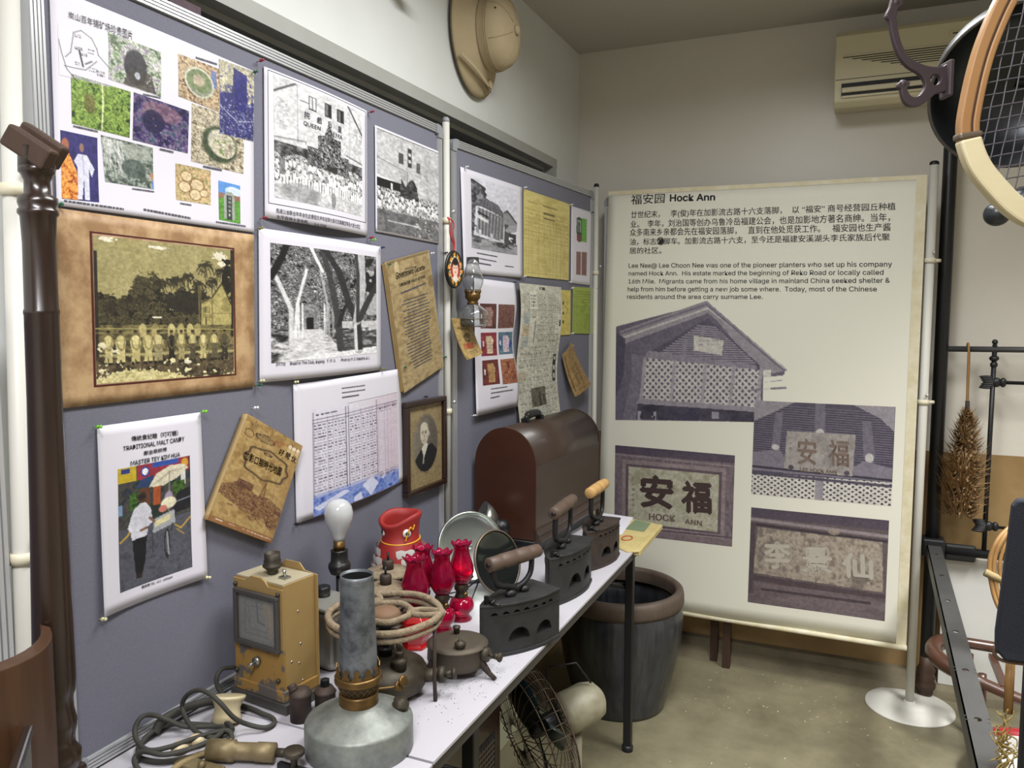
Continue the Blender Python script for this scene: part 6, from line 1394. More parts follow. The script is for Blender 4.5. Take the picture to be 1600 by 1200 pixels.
t = thing('fish_vase', 'red fish-shaped vase with open mouth, white scales and yellow cord', 'vase', (-1.118, 1.822, ZT), (0, 0, .1))
def fw_wave(i, a, r, z):
    k = max(0, min(1, (z-.2)/.06)); rr_ = r*(1+.12*k*math.cos(2*(a-.5))); return rr_, z+k*(.013*math.sin(a+.35)+.006*math.cos(2*a+.6))
vp = [(0, 0), (.05, 0), (.06, .01), (.074, .06), (.077, .1), (.073, .14), (.064, .172), (.055, .195), (.049, .208), (.048, .225), (.0485, .245), (.052, .256), (.0525, .263), (.048, .268), (.041, .265), (.038, .25), (.036, .2)]
obj('vase_body', MB().lathe(vp, 56, wave=fw_wave, cap=False), M_fishred, t)
for a in (-2.35, -.76):
    q = Vector((math.cos(a)*.0485, math.sin(a)*.0485, .226)); n = Vector((math.cos(a), math.sin(a), .1)).normalized(); Mq = Matrix.Translation(q) @ n.to_track_quat('Z', 'Y').to_matrix().to_4x4()
    e = obj('eye', MB().lathe([(0, .004), (.007, .003), (.0115, 0), (.0115, -.003)], 20, Mq), M_white, t); obj('pupil', MB().lathe([(0, .0058), (.005, .0045), (.0068, .002)], 16, Mq), M_black, e)
rr = random.Random(4); zs_ = [v[1] for v in vp[:9]]; rs_ = [v[0] for v in vp[:9]]
sc_me = None
for row in range(7):
    z = .178-row*.021; n = 17
    for k in range(n):
        a = 2*PI*(k+.5*(row % 2))/n; aa = a if a < PI else a-2*PI
        if -1.9+.05*row < aa < -1.2-.06*row and row < 6: continue
        r = float(np.interp(z, zs_, rs_))+.0015
        q = Vector((math.cos(a)*r, math.sin(a)*r, z)); nn = Vector((math.cos(a), math.sin(a), -.35)).normalized()
        sd_ = Vector((-math.sin(a), math.cos(a), 0)); up_ = nn.cross(sd_)*-1
        if up_.z < 0: up_ = -up_
        mb = MB(); out_ = [(-.0135, .007), (-.013, -.006), (-.008, -.014), (0, -.0165), (.008, -.014), (.013, -.006), (.0135, .007), (0, .011)]
        vs = [tuple(q+sd_*x+up_*y+nn*(.001+.005*(y < 0)+.002*(y < -.01))) for x, y in out_]+[tuple(q+nn*.0055)]
        mb.add(vs, [(i_, (i_+1) % 8, 8) for i_ in range(8)], True)
        obj('scale', mb, M_white, t)
obj('cord', MB().tube([(.0525*math.cos(2*PI*k/40), .0525*math.sin(2*PI*k/40), .202+.005*math.sin(2*PI*k/40)) for k in range(40)], .0022, 7, closed=True).tube(bez([(.034, -.041, .205), (.038, -.036, .225), (.044, -.03, .243), (.047, -.022, .235), (.05, -.018, .248)], 5), .002, 7), M_yel, t)

# ------------------------------------------------------------------ round mirrors, clip lamp, wire
def disc(name, label, cat, c, r, nrm, rimm, facem, deep, rimw=.004):
    nrm = Vector(nrm).normalized(); M = Matrix.Translation(c) @ nrm.to_track_quat('Z', 'Y').to_matrix().to_4x4()
    t = thing(name, label, cat, M=M)
    obj('rim', MB().lathe([(r, -.003), (r+rimw, -.002), (r+rimw, .003), (r, .004)], 56, cap=False), rimm, t)
    prof = [(r*math.sin(PI/2*k/12) if deep else r*k/12, -deep*math.cos(PI/2*k/12)) for k in range(13)]
    obj('reflector', MB().lathe(prof, 56, cap=False), facem, t)
    obj('back_shell', MB().lathe([(p[0]*1.01, p[1]-.003) for p in prof], 56, cap=False), M_greymetal, t)
    return t, M
t, M = disc('round_reflector', 'large round mirrored reflector leaning behind the ruby lamps', 'reflector', (-1.052, 2.12, ZT+.108), .101, (.66, -.68, .34), M_steel, M_mirror, .032)
obj('bulb_spigot', MB().lathe([(0, -.03), (.008, -.03), (.008, -.012), (.005, -.004), (0, -.002)], 16), M_glass, t)
t, M = disc('round_mirror', 'smaller dark round mirror in a wire stand behind the nearest iron', 'mirror', (-.925, 2.035, ZT+.1), .088, (.90, -.30, .32), M_wire, M_darkmirror, .004)
obj('wire_stand', MB().tube([tuple(M.inverted() @ Vector(p)) for p in bez([(-1.0, 2.03, ZT+.05), (-1.02, 1.98, ZT+.003), (-.965, 1.93, ZT+.003), (-.95, 1.91, ZT+.003), (-.955, 1.93, ZT+.02), (-.96, 1.99, ZT+.06)], 6)], .0022, 6).tube([tuple(M.inverted() @ Vector(p)) for p in bez([(-.99, 2.06, ZT+.04), (-1.03, 2.03, ZT+.003), (-1.06, 1.97, ZT+.003), (-.99, 1.96, ZT+.003)], 6)], .0022, 6), M_blackm, t)
t = thing('clip_lamp', 'black lamp head with polished metal bowl in front of the arched case', 'lamp', (-1.115, 2.285, ZT))
M = Matrix.Translation((0, .03, .135)) @ Vector((-.75, -.55, .35)).to_track_quat('Z', 'Y').to_matrix().to_4x4()
obj('bowl', MB().lathe([(.018, -.055), (.035, -.045), (.052, -.025), (.062, 0), (.064, .0), (.054, -.027), (.036, -.048), (.018, -.058)], 36, M, cap=False), M_steel, t)
obj('housing', MB().lathe([(0, -.1), (.022, -.098), (.026, -.08), (.024, -.055), (0, -.05)], 24, M), M_black, t)
obj('arm', MB().tube(bez([(.035, .06, .1), (.06, .07, .08), (.05, .06, .03), (.03, .04, .01)], 5), .01, 10).lathe([(0, 0), (.045, 0), (.045, .01), (0, .014)], 24, Matrix.Translation((.02, .03, 0))), M_black, t)

# ------------------------------------------------------------------ cable coil, ceiling rose, brass clamp tool, small parts on the near table
t = thing('cable_coil', 'loosely coiled dark rubber cable running to the timer box', 'cable', (-1.15, 1.1, ZT))
CAB = [(-1.179,1.252,0.860),(-1.181,1.221,0.870),(-1.182,1.205,0.860),(-1.180,1.204,0.840),(-1.168,1.209,0.820),(-1.152,1.220,0.803),(-1.098,1.214,0.803),(-1.068,1.208,0.803),(-1.040,1.203,0.803),(-1.021,1.187,0.803),(-1.023,1.163,0.805),(-1.049,1.145,0.815),(-1.058,1.118,0.840),(-1.078,1.102,0.875),(-1.113,1.106,0.885),(-1.144,1.110,0.880),(-1.173,1.113,0.860),(-1.184,1.114,0.835),(-1.154,1.099,0.820),(-1.114,1.083,0.815),(-1.078,1.081,0.815),(-1.064,1.101,0.812),(-1.065,1.121,0.812),(-1.095,1.140,0.810),(-1.115,1.133,0.805),(-1.170,1.115,0.805),(-1.198,1.080,0.812),(-1.198,1.048,0.812),(-1.198,1.036,0.808),(-1.189,1.013,0.803),(-1.156,0.992,0.803),(-1.112,1.000,0.803),(-1.078,1.033,0.803),(-1.058,1.075,0.803),(-1.043,1.094,0.810),(-1.059,1.104,0.820),(-1.082,1.087,0.820),(-1.099,1.055,0.820),(-1.118,1.016,0.820),(-1.143,0.995,0.820),(-1.179,1.003,0.825),(-1.198,1.016,0.839),(-1.198,1.032,0.853),(-1.198,1.058,0.844),(-1.180,1.075,0.830),(-1.153,1.091,0.815),(-1.112,1.115,0.812),(-1.073,1.108,0.820),(-1.057,1.061,0.825),(-1.072,1.019,0.825),(-1.099,0.989,0.825),(-1.140,0.982,0.825),(-1.151,0.972,0.815),(-1.128,0.958,0.810),(-1.100,0.954,0.805)]
CAB2 = [(-1.198,1.060,0.808),(-1.198,1.078,0.824),(-1.198,1.126,0.823),(-1.185,1.176,0.818),(-1.179,1.211,0.805)]
CAB3 = [(-1.041,1.093,0.810),(-1.050,1.067,0.806),(-1.067,1.037,0.806),(-1.074,1.000,0.806),(-1.067,0.971,0.806)]
obj('rubber_cable', MB().tube(bez(CAB, 6), .0046, 8), M_cord, t, world=True)
obj('thick_lead', MB().tube(bez(CAB2, 8), .0085, 8), M_cord, t, world=True)
obj('braided_end', MB().tube(bez(CAB3, 8), .0058, 8), M_cordb, t, world=True)
obj('cable_joint', MB().sphere((-1.113, 1.039, ZT+.015), .014, 14, 9, (1.1, 1.2, .8)).sphere((-1.10, 1.066, ZT+.018), .013, 14, 9, (1.3, 1, .8)), M_ivory, t, world=True)
t = thing('ceiling_rose', 'ivory flared ceiling rose lying among the cable loops', 'fitting', (-1.118, 1.165, ZT+.02))
Mr = Matrix.Translation((0, 0, .004)) @ Matrix.Rotation(-.3, 4, 'X') @ Matrix.Rotation(-.12, 4, 'Y')
obj('flared_cup', MB().lathe([(.0, -.022), (.03, -.02), (.026, -.008), (.024, .006), (.03, .02), (.033, .024), (.033, .028), (.028, .029), (0, .027)], 32, Mr), M_ivory, t)
obj('pin', MB().cyl((.002, -.02, -.012), (.004, -.034, -.02), .0035, seg=8), M_steel, t)
t = thing('brass_clamp', 'grimy brass pipe clamp at the bottom edge of the near table', 'clamp', (-1.0, 1.04, ZT))
q0, q1 = Vector((-1.045, 1.04, ZT+.025)), Vector((-.93, 1.085, ZT+.022)); d = q1-q0
Mx_ = Matrix.Translation(q0) @ d.to_track_quat('Z', 'Y').to_matrix().to_4x4(); L_ = d.length
M_grimy = mat('grimy_pale_brass', '8a7c5c', .55, .5, c2='5f5238', scale=25, sharp=.3, bump=.2)
obj('barrel', MB().lathe([(0, 0), (.019, 0), (.019, L_*.38), (.015, L_*.4), (.0155, L_*.7), (.017, L_*.72), (.017, L_*.98), (0, L_)], 28, Mx_), M_grimy, t, world=True)
obj('plate', MB().box(-1.09, -.995, 1.0, 1.03, ZT+.001, ZT+.012), M_grimy, t, world=True, bevel=.003); obj('screw', MB().sphere((-1.03, 1.008, ZT+.017), .007, 10, 7), M_grimy, t, world=True)
obj('threaded_tip', MB().cyl(q1, q1+d*.18, .008, seg=12), M_brassd, t, world=True)
t = thing('tap_key', 'dark round-headed tap key beside the zinc lamp base', 'tap', (-.885, 1.078, ZT))
obj('round_head', MB().lathe([(0, .004), (.006, .004), (.006, .022), (.012, .03), (.0185, .033), (.019, .039), (.017, .042), (0, .041)], 24), M_brassd, t)
obj('cross_arm', MB().box(-.035, .04, -.006, .006, 0, .012), M_blackm, t, bevel=.003)
t = thing('loose_grit', 'dark grit specks scattered on the white tabletop', 'grit', (-.79, 1.5, ZT)); bpy.data.objects.remove(t)
mb = MB(); rr = random.Random(12)
for k in range(170):
    x, y = rr.gauss(-.75, .035), rr.gauss(1.5, .09); r = rr.uniform(.0005, .0013)
    if x > -.69 or x < -.9: continue
    mb.lathe([(0, ZT), (r, ZT+.0003), (0, ZT+r)], 5, Matrix.Translation((x, y, 0)))
tag(obj('loose_grit', mb, M_soot), 'dark grit specks scattered on the white tabletop', 'grit', kind='stuff')

# card pile at the far end of the table
t = thing('old_card', 'yellowed card with green panel wrapped over the far table end', 'card', (-.75, 2.8, ZT))
c0, c1, c2, c3 = (-.868, 3.0), (-.672, 2.985), (-.655, 2.60), (-.735, 2.575)
obj('yellow_sheet', MB().prism([(-.868, 3.06), (-.665, 2.985), (-.655, 2.61), (-.69, 2.59), (-.80, 2.68)], ZT+.0005, ZT+.003), M_label, t, world=True)
obj('wrapped_edge', MB().prism([(-.676, 2.99), (-.658, 2.985), (-.652, 2.615), (-.674, 2.61)], ZT-.014, ZT+.005), M_label, t, world=True, bevel=.003)
obj('white_sheet', MB().prism([(-.93, 3.07), (-.79, 3.05), (-.765, 2.79), (-.84, 2.76)], ZT+.0032, ZT+.0045), M_paper, t, world=True)
obj('green_panel', MB().prism([(-.775, 3.02), (-.705, 2.99), (-.70, 2.86), (-.775, 2.87)], ZT+.0032, ZT+.0038), M_cardg, t, world=True)
mb = MB().tube([(-.735+.018*math.cos(2*PI*k/24), 2.75+.03*math.sin(2*PI*k/24), ZT+.0042) for k in range(24)], .002, 5, closed=True); obj('red_stamp', mb, M_redink, t, world=True)

# ------------------------------------------------------------------ things hanging between the boards
nb = PL['B'][2]
bc = P3('B', -.045, 1.745, .052)
Mb_ = Matrix.Translation(bc) @ Matrix(((PL['B'][1].x, 0, nb.x, 0), (PL['B'][1].y, 0, nb.y, 0), (0, 1, 0, 0), (0, 0, 0, 1)))
t = thing('portrait_badge', 'round badge with a woman portrait and orange flower border on red ribbon', 'badge', M=Mb_)
obj('badge_body', MB().lathe([(0, -.006), (.05, -.005), (.054, -.002), (.055, .002), (.05, .005), (0, .006)], 40, Matrix.Diagonal((.92, 1.08, 1, 1))), M_black, t)
def bs(u, v):
    x, y = (u-.5)*2, (.5-v)*2; a = x*math.sqrt(max(0, 1-y*y/2)); b = y*math.sqrt(max(0, 1-x*x/2)); return Mb_ @ Vector((a*.0485, b*.056, .0066))
grid_print('badge_print', P_badge(44, 50, None), (0, 0, 1, 0, 1, 1, 0, 1), bs, t)
for sg in (-1, 1): obj('ribbon', MB().tube(bez([(.002*sg, .052, 0), (.002+.004*sg, .08, 0), (.008*sg-.012, .11, 0), (-.004+.012*sg, .145, -.004), (-.018, .16, -.01)], 5), .0024, 6), M_ribbon if sg < 0 else M_ribbon, t)
hb = P3('B', .035, 1.555, .075)
t = thing('glass_oil_lamp', 'small clear glass oil lamp with brass burner hanging before the badge', 'oil lamp', tuple(hb))
obj('glass_font', MB().lathe([(0, .012), (.04, .01), (.048, .018), (.049, .028), (.044, .034), (.05, .044), (.049, .056), (.036, .068), (.022, .078), (.016, .082)], 40, cap=False), M_glass, t, solid=.002)
obj('burner', MB().lathe([(0, .08), (.017, .08), (.019, .086), (.016, .09), (.018, .096), (.023, .1), (.025, .108), (.024, .122), (.02, .122), (0, .108)], 28), M_brass, t)
mb = MB()
for k in range(10): a = 2*PI*k/10; mb.sphere((.0235*math.cos(a), .0235*math.sin(a), .124), .0045, 8, 6, (1, 1, 1.6))
obj('burner_prongs', mb, M_brass, t)
obj('glass_chimney', MB().lathe([(.02, .118), (.024, .128), (.033, .15), (.034, .165), (.026, .188), (.02, .206), (.0195, .232)], 40, cap=False), M_glass, t, solid=.0014)
obj('wire_hanger', MB().tube(bez([(-.045, 0, .03), (-.052, -.01, .06), (-.05, -.02, .12), (-.046, -.02, .18)], 5), .0013, 5).tube([(.0505*math.cos(2*PI*k/30), .0505*math.sin(2*PI*k/30), .036) for k in range(30)], .0012, 5, closed=True), M_wire, t)

# ------------------------------------------------------------------ left foreground
t = thing('bed_post', 'dark turned wooden bed post topped by a split angled block', 'post', (-.985, .712, 0))
def lean(z): return (-1.028-.069*(z-1.2), .742+.065*(z-1.2))
mb = MB(); pf = [(.036, 0), (.038, .02), (.03, .06), (.022, .1), (.034, .16), (.034, .9), (.036, .962), (.0385, .966), (.03, .985), (.022, 1.0)]
def lathe_lean(pf, seg=40):
    mb = MB().lathe([(r*(.9 if z > 1.2 else .97), z) for r, z in pf], seg); mb.v = [(x+lean(z)[0], y+lean(z)[1], z) for x, y, z in mb.v]; return mb
sc_ = .92
obj('square_foot', MB().box(-1.040, -.985, .700, .755, .0, .965), M_dkwood, t, world=True, bevel=.006)
obj('turned_shaft', lathe_lean([(.025, .955), (.031, .968), (.032, .985), (.026, .993), (.0225, 1.003), (.027, 1.02), (.0275, 1.03), (.024, 1.045), (.0225, 1.06), (.0265, 1.07), (.028, 1.09), (.0265, 1.3), (.0245, 1.48), (.0245, 1.6), (.0252, 1.602), (.0252, 1.606), (.0238, 1.609), (.0235, 1.7), (.0255, 1.738), (.029, 1.742), (.029, 1.747), (.026, 1.75), (.0285, 1.757), (.028, 1.765), (.019, 1.77), (.0185, 1.788), (.0225, 1.797), (.026, 1.8), (.026, 1.806), (.022, 1.812)]), M_dkwood, t, world=True)
x, y = lean(1.83)
Mt = Matrix.Translation((x, y, 1.833)) @ Matrix.Rotation(.35, 4, 'Z') @ Matrix.Rotation(.58, 4, 'Y') @ Matrix.Scale(.85, 4)
obj('split_block', MB().box(-.042, .042, -.028, -.002, -.02, .018, Mt), M_oldwood, t, world=True, bevel=.004)
obj('split_block', MB().box(-.046, .036, .002, .026, -.014, .028, Mt), M_oldwood, t, world=True, bevel=.004)
obj('neck', MB().cyl((x, y, 1.806), (x+.002, y, 1.835), .024), M_dkwood, t, world=True)
t = thing('curved_wood_panel', 'curved varnished brown wooden chair back at the lower left corner', 'chair back', (-.9, .6, 0))
mb = MB(); pin, pout = [], []
for k in range(15):
    a = PI*.02+PI*.62*k/14; c_ = (-1.127, .567); 
    pout.append((c_[0]+.205*math.cos(a-1.15), c_[1]+.205*math.sin(a-1.15)*.62+.05)); pin.append((c_[0]+.178*math.cos(a-1.1), c_[1]+.19*math.sin(a-1.1)*.62+.055))
PZ = [1.1785]
mb.prism(pout+pin[::-1], .35, 1.177); obj('curved_back', mb, M_brwood, t, world=True, bevel=.002)
for k in (1, 12): obj('leg', MB().box(pout[k][0]-.02, pout[k][0]+.012, pout[k][1]-.015, pout[k][1]+.015, 0, .36), M_brwood, t, world=True)
M_chrome = mat('chrome', 'b8bcc0', .15, 1)
t = thing('chrome_frame', 'chrome-edged glass panel corner at the bottom left', 'frame', (-.82, .44, 0))
Mg = Matrix.Translation((-.768, .485, 0)) @ Matrix.Rotation(-.75, 4, 'Z')
obj('chrome_edge', MB().box(-.2, 0, -.006, .006, 1.088, 1.1, Mg).box(-.012, 0, -.006, .006, .0, 1.088, Mg), M_chrome, t, world=True, bevel=.003)
obj('glass_pane', MB().box(-.2, -.012, -.002, .002, .4, 1.088, Mg), mat('grey_glass', '9aa0a4', .1, trans=.5), t, world=True)

# ------------------------------------------------------------------ wall: pith helmet, carved horn piece, air conditioner
t = thing('pith_helmet', 'khaki pith helmet hung on the white wall above the window frame', 'helmet', M=Matrix.Translation((XL+.012, 2.585, 2.575)) @ Matrix(((0, 0, 1, 0), (1, 0, 0, 0), (0, 1, 0, 0), (0, 0, 0, 1))) @ Matrix.Rotation(.12, 4, 'Z'))
def ov(p, kx, ky, seg=56, dome=False):
    mb = MB().lathe(p, seg, cap=False); mb.v = [(x*kx, y*ky, z) for x, y, z in mb.v]; return mb
brim = [(.205, 0), (.207, .004), (.19, .012), (.16, .03), (.13, .05), (.115, .062), (.112, .06), (.14, .036), (.18, .008)]
obj('brim', ov(brim, .88, 1.0), M_helmet, t)
dome = [(.118, .058), (.12, .064), (.119, .072), (.117, .085), (.116, .1), (.108, .122), (.09, .140), (.064, .151), (.034, .157), (0, .159)]
obj('crown', ov(dome, .92, 1.06), M_helmet, t)
for z, r in ((.074, .1195), (.080, .119), (.086, .1185), (.092, .1175)): obj('band_stitching', MB().tube([(r*.92*math.cos(2*PI*k/48), r*1.06*math.sin(2*PI*k/48), z) for k in range(48)], .0014, 5, closed=True), M_helmet, t)
for a in (.3, 1.35, 2.4, 3.44, 4.5, 5.55):
    pts_ = [(r*1.006*.92*math.cos(a), r*1.006*1.06*math.sin(a), z+.001) for r, z in dome[4:-1]]; obj('seam', MB().tube(pts_, .0013, 5), M_helmet, t)
obj('top_button', MB().lathe([(0, .156), (.016, .157), (.017, .164), (.012, .17), (0, .172)], 20), M_helmet, t)
for a, i in ((.0, 4), (-.5, 5), (-1.0, 4), (2.6, 5), (.6, 5)):
    r, z = dome[i]; obj('eyelet', MB().sphere((r*.925*math.cos(a), r*1.065*math.sin(a), z), .0035, 8, 6), M_black, t)
obj('chin_strap', MB().sweep(bez([(-.165, -.085, .026), (-.1, -.125, .045), (-.03, -.155, .045), (.045, -.17, .03), (.07, -.175, .02)], 5), [(-.007, -.001), (.007, -.001), (.007, .002), (-.007, .002)], upv=(0, 0, 1)), M_helmet, t); obj('buckle', MB().box(-.012, .012, -.012, .012, -.002, .004, Matrix.Translation((.02, -.163, .042)) @ Matrix.Rotation(-.35, 4, 'Z')), M_helmet, t)
obj('lower_rim_binding', MB().tube([(.206*.88*math.cos(2*PI*k/60), .206*math.sin(2*PI*k/60), .002) for k in range(60)], .003, 6, closed=True), mat('dark_khaki_binding', '6b604c', .8), t)
t = thing('horn_carving', 'brown carved horn piece fixed high on the white wall, mostly out of view', 'carving', (XL+.02, 2.0, 2.6))
mb = MB().tube(bez([(XL+.01, 1.72, 2.70), (XL+.05, 1.82, 2.655), (XL+.06, 1.93, 2.615), (XL+.05, 2.03, 2.595)], 6), [.04]*6+[.032]*6+[.026]*7, 12); obj('horn_body', mb, M_bone, t, world=True)
obj('horn_tip', MB().tube(bez([(XL+.05, 2.0, 2.6), (XL+.06, 2.06, 2.558), (XL+.08, 2.105, 2.545), (XL+.085, 2.135, 2.548)], 5), [.03]*5+[.022]*5+[.015]*5+[.004], 12), M_bone, t, world=True)
rr = random.Random(8); mb = MB()
for k in range(7): mb.cyl((XL+.05, 1.8+.018*k, 2.62-.004*k), (XL+.055, 1.8+.018*k, 2.575-.004*k-rr.uniform(0, .015)), .008, .002, seg=6)
obj('ragged_teeth', mb, M_bone, t, world=True)
obj('mounting_plate', MB().box(XL, XL+.02, 1.8, 2.0, 2.62, 2.75), M_oldwood, t, world=True)
t = thing('box_on_ledge', 'dark maroon box edge standing behind the near board', 'box', (XL, 1.2, 2.1)); bpy.data.objects.remove(t)
t = thing('air_conditioner', 'cream split air conditioner with slatted grille high on the back wall', 'air conditioner', (.28, YB, 2.44))
ax0, ax1, az0, az1, ay = -.118, .75, 2.445, 2.742, 3.55
prof = [(YB, az0+.02), (ay+.03, az0), (ay+.002, az0+.02), (ay, az0+.1), (ay+.004, az1-.02), (ay+.02, az1), (YB, az1)]
Ma = Matrix(((0, 0, 1, 0), (1, 0, 0, 0), (0, 1, 0, 0), (0, 0, 0, 1)))
obj('housing', MB().prism(prof, ax0, ax1, Ma), M_ac, t, world=True, bevel=.006)
for k in range(7):
    i = k*.012; obj('grille_slat', MB().box(ax0+.03+k*.035, ax1-.03-k*.02, ay-.0035, ay, az1-.1-.0085*k-.0035, az1-.1-.0085*k), M_ac, t, world=True)
    obj('grille_gap', MB().box(ax0+.03+k*.035, ax1-.03-k*.02, ay-.001, ay+.0005, az1-.1-.0085*k-.0065, az1-.1-.0085*k-.0035), M_edge, t, world=True)
obj('panel_seam', MB().box(ax0+.005, ax1-.005, ay-.0008, ay, az0+.105, az0+.1075), M_edge, t, world=True)
obj('outlet_recess', MB().box(ax0+.028, ax1-.03, ay-.002, ay+.004, az0+.035, az0+.09), M_acd, t, world=True)
obj('louvre', MB().box(ax0+.03, ax1-.034, ay-.012, ay-.002, az0+.052, az0+.072), M_ac, t, world=True, bevel=.003); obj('louvre', MB().box(ax0+.03, ax1-.034, ay-.008, ay-.002, az0+.032, az0+.040), M_ac, t, world=True)
obj('badge_plate', MB().box(.29, .335, ay-.003, ay, az1-.07, az1-.055), M_ac, t, world=True, bevel=.001); obj('badge_mark', MB().box(.298, .322, ay-.004, ay-.003, az1-.065, az1-.06), M_edge, t, world=True)

# ------------------------------------------------------------------ floor things: jar, stool legs, fan, cabinet
t = thing('stoneware_jar', 'big dark glazed water jar standing under the far table end', 'jar', (-.856, 3.11, 0))
obj('jar_body', MB().lathe([(0, .0), (.185, 0), (.19, .02), (.205, .08), (.23, .18), (.25, .29), (.256, .37), (.25, .425), (.243, .44), (.24, .44), (.244, .36), (.238, .28), (.21, .12), (.18, .04), (0, .03)], 64), M_jar, t)
obj('rim', MB().lathe([(.24, .425), (.253, .43), (.259, .445), (.258, .475), (.254, .492), (.243, .5), (.228, .498), (.222, .485), (.225, .44)], 64, cap=False), M_jarrim, t)
t = thing('wooden_stand', 'low wooden stand whose two brown legs show under the banner', 'stand', (-.6, 3.66, 0))
for x, y, s_ in ((-.556, 3.665, .034), (-.492, 3.61, .034)): obj('leg', MB().box(x-.017, x+.017, y-.014, y+.014, 0, .42), M_oldwood, t, world=True, bevel=.002)
obj('shelf', MB().box(-.9, -.47, 3.64, 3.70, .4, .43), M_oldwood, t, world=True)
for x, y in ((-.88, 3.69), (-.88, 3.665)): obj('leg', MB().box(x-.014, x+.014, y-.012, y+.012, 0, .4), M_oldwood, t, world=True)
t = thing('desk_fan', 'old desk fan with aged white motor and rusty wire cage under the table', 'fan', (-.84, 2.3, 0))
ax = Vector((.62, .72, .22)).normalized(); fc = Vector((-.86, 2.2, .33)); Mfan = Matrix.Translation(fc) @ (-ax).to_track_quat('Z', 'Y').to_matrix().to_4x4()
mb = MB()
obj('motor_housing', MB().lathe([(0, -.235), (.03, -.232), (.055, -.215), (.066, -.18), (.066, -.1), (.05, -.07), (0, -.065)], 32, Mfan), M_fan, t, world=True)
for k in range(36):
    a = 2*PI*k/36; ca, sa = math.cos(a), math.sin(a)
    mb.tube([tuple(Mfan @ Vector(p)) for p in bez([(.05*ca, .05*sa, -.06), (.13*ca, .13*sa, -.055), (.2*ca, .2*sa, -.02), (.205*ca, .205*sa, .02), (.17*ca, .17*sa, .06), (.04*ca, .04*sa, .075)], 3)], .0015, 4)
obj('wire_cage', mb, M_fwire, t, world=True)
for r, z in ((.206, .0), (.19, .045), (.19, -.03)): obj('cage_ring', MB().tube([tuple(Mfan @ Vector((r*math.cos(2*PI*k/48), r*math.sin(2*PI*k/48), z))) for k in range(48)], .0026, 6, closed=True), M_fwire, t, world=True)
obj('top_handle', MB().tube([tuple(fc+ax*.06+Vector(p)) for p in ((-.03, 0, .11), (-.03, 0, .16), (.05, .05, .17), (.09, .08, .1))], .0035, 6), M_blackm, t, world=True)
for k in range(3):
    a = 2*PI*k/3+.4; mb = MB(); vs = []; n = 7
    for i in range(n):
        q = i/(n-1); rr_ = .03+.14*q; wv = .07*math.sin(PI*(.25+.65*q)); vs += [(rr_*math.cos(a)-wv*math.sin(a), rr_*math.sin(a)+wv*math.cos(a), .02), (rr_*math.cos(a)+wv*math.sin(a), rr_*math.sin(a)-wv*math.cos(a), -.015)]
    mb.add([tuple(Mfan @ Vector(v)) for v in vs], [(2*i, 2*i+1, 2*i+3, 2*i+2) for i in range(n-1)], True); obj('blade', mb, mat('dark_green_blade', '16262a', .3, coat=.3), t, world=True, solid=.002)
obj('hub', MB().lathe([(0, .035), (.025, .03), (.03, 0), (.03, -.07), (0, -.07)], 24, Mfan), M_blackm, t, world=True)
q = fc+ax*.14; obj('stand', MB().cyl((q.x, q.y, .02), (q.x, q.y, q.z-.05), .018).lathe([(0, 0), (.1, 0), (.1, .012), (.03, .03), (0, .03)], 32, Matrix.Translation((q.x, q.y, 0))), M_fan, t, world=True)
t = thing('radio_cabinet', 'dark wooden cabinet with a fine mesh grille in the shade under the table', 'cabinet', (-1.0, 1.9, 0))
obj('carcass', MB().box(-1.2, -.9, 1.55, 2.0, 0, .5), M_dkwood, t, world=True, bevel=.004)
mb = MB()
for k in range(22): mb.box(-.899, -.896, 1.6+.016*k, 1.602+.016*k, .12, .42)
for k in range(19): mb.box(-.898, -.895, 1.6, 1.95, .12+.016*k, .122+.016*k)
o = obj('speaker_mesh', mb, M_wire, t, world=True); o['kind'] = 'stuff'
obj('grille_cloth', MB().box(-.9, -.898, 1.59, 1.96, .11, .43), M_soot, t, world=True)
for (x0, x1, y0, y1, z1, l) in ((-1.16, -.84, .95, 1.42, .52, 'added dark chest deepening the shade under the near end of the table'), (-1.24, -1.08, 2.08, 2.4, .55, 'added dark crate deepening the shade behind the desk fan')):
    t = thing('wooden_chest', l, 'chest', ((x0+x1)/2, (y0+y1)/2, 0))  # both boxes are added to darken the space under the table
    obj('body', MB().box(x0, x1, y0, y1, 0, z1-.03), M_dkwood, t, world=True, bevel=.004); obj('lid', MB().box(x0-.008, x1+.008, y0-.008, y1+.008, z1-.03, z1), M_dkwood, t, world=True, bevel=.004)
t = thing('cream_board', 'pale greenish board leaning in the shade behind the fan', 'board', (-1.15, 2.6, 0)); bpy.data.objects.remove(t)
tag(obj('cream_board', MB().box(-1.17, -1.15, 2.42, 2.72, 0, .6), mat('pale_green_board', 'a5a68c', .6), None, bevel=.002), 'pale greenish board leaning in the shade behind the fan', 'board')

# ------------------------------------------------------------------ right side: bed frame, duster, stool, basin, basket, cloth, racket, hook, pan
t = thing('iron_bed_frame', 'black iron bed frame with tall round post and perforated side rail', 'bed frame', (.32, 3.66, 0))
px_, py_ = .320, 3.655
obj('corner_post', MB().lathe([(.026, .17), (.026, 2.27), (.023, 2.285), (.03, 2.292), (.03, 2.3), (.022, 2.31), (.03, 2.33), (.022, 2.345), (0, 2.35)], 28, Matrix.Translation((px_, py_, 0))), M_bedblack, t, world=True)
obj('turned_foot', MB().lathe([(0, .012), (.026, .012), (.03, .018), (.026, .032), (.038, .045), (.04, .062), (.032, .078), (.038, .09), (.03, .1), (.036, .12), (.027, .14), (.026, .18)], 28, Matrix.Translation((px_, py_, 0))), M_oldwood, t, world=True)
obj('joint_casting', MB().box(px_-.04, px_+.045, py_-.045, py_+.03, .615, .69), M_bedblack, t, world=True, bevel=.008)
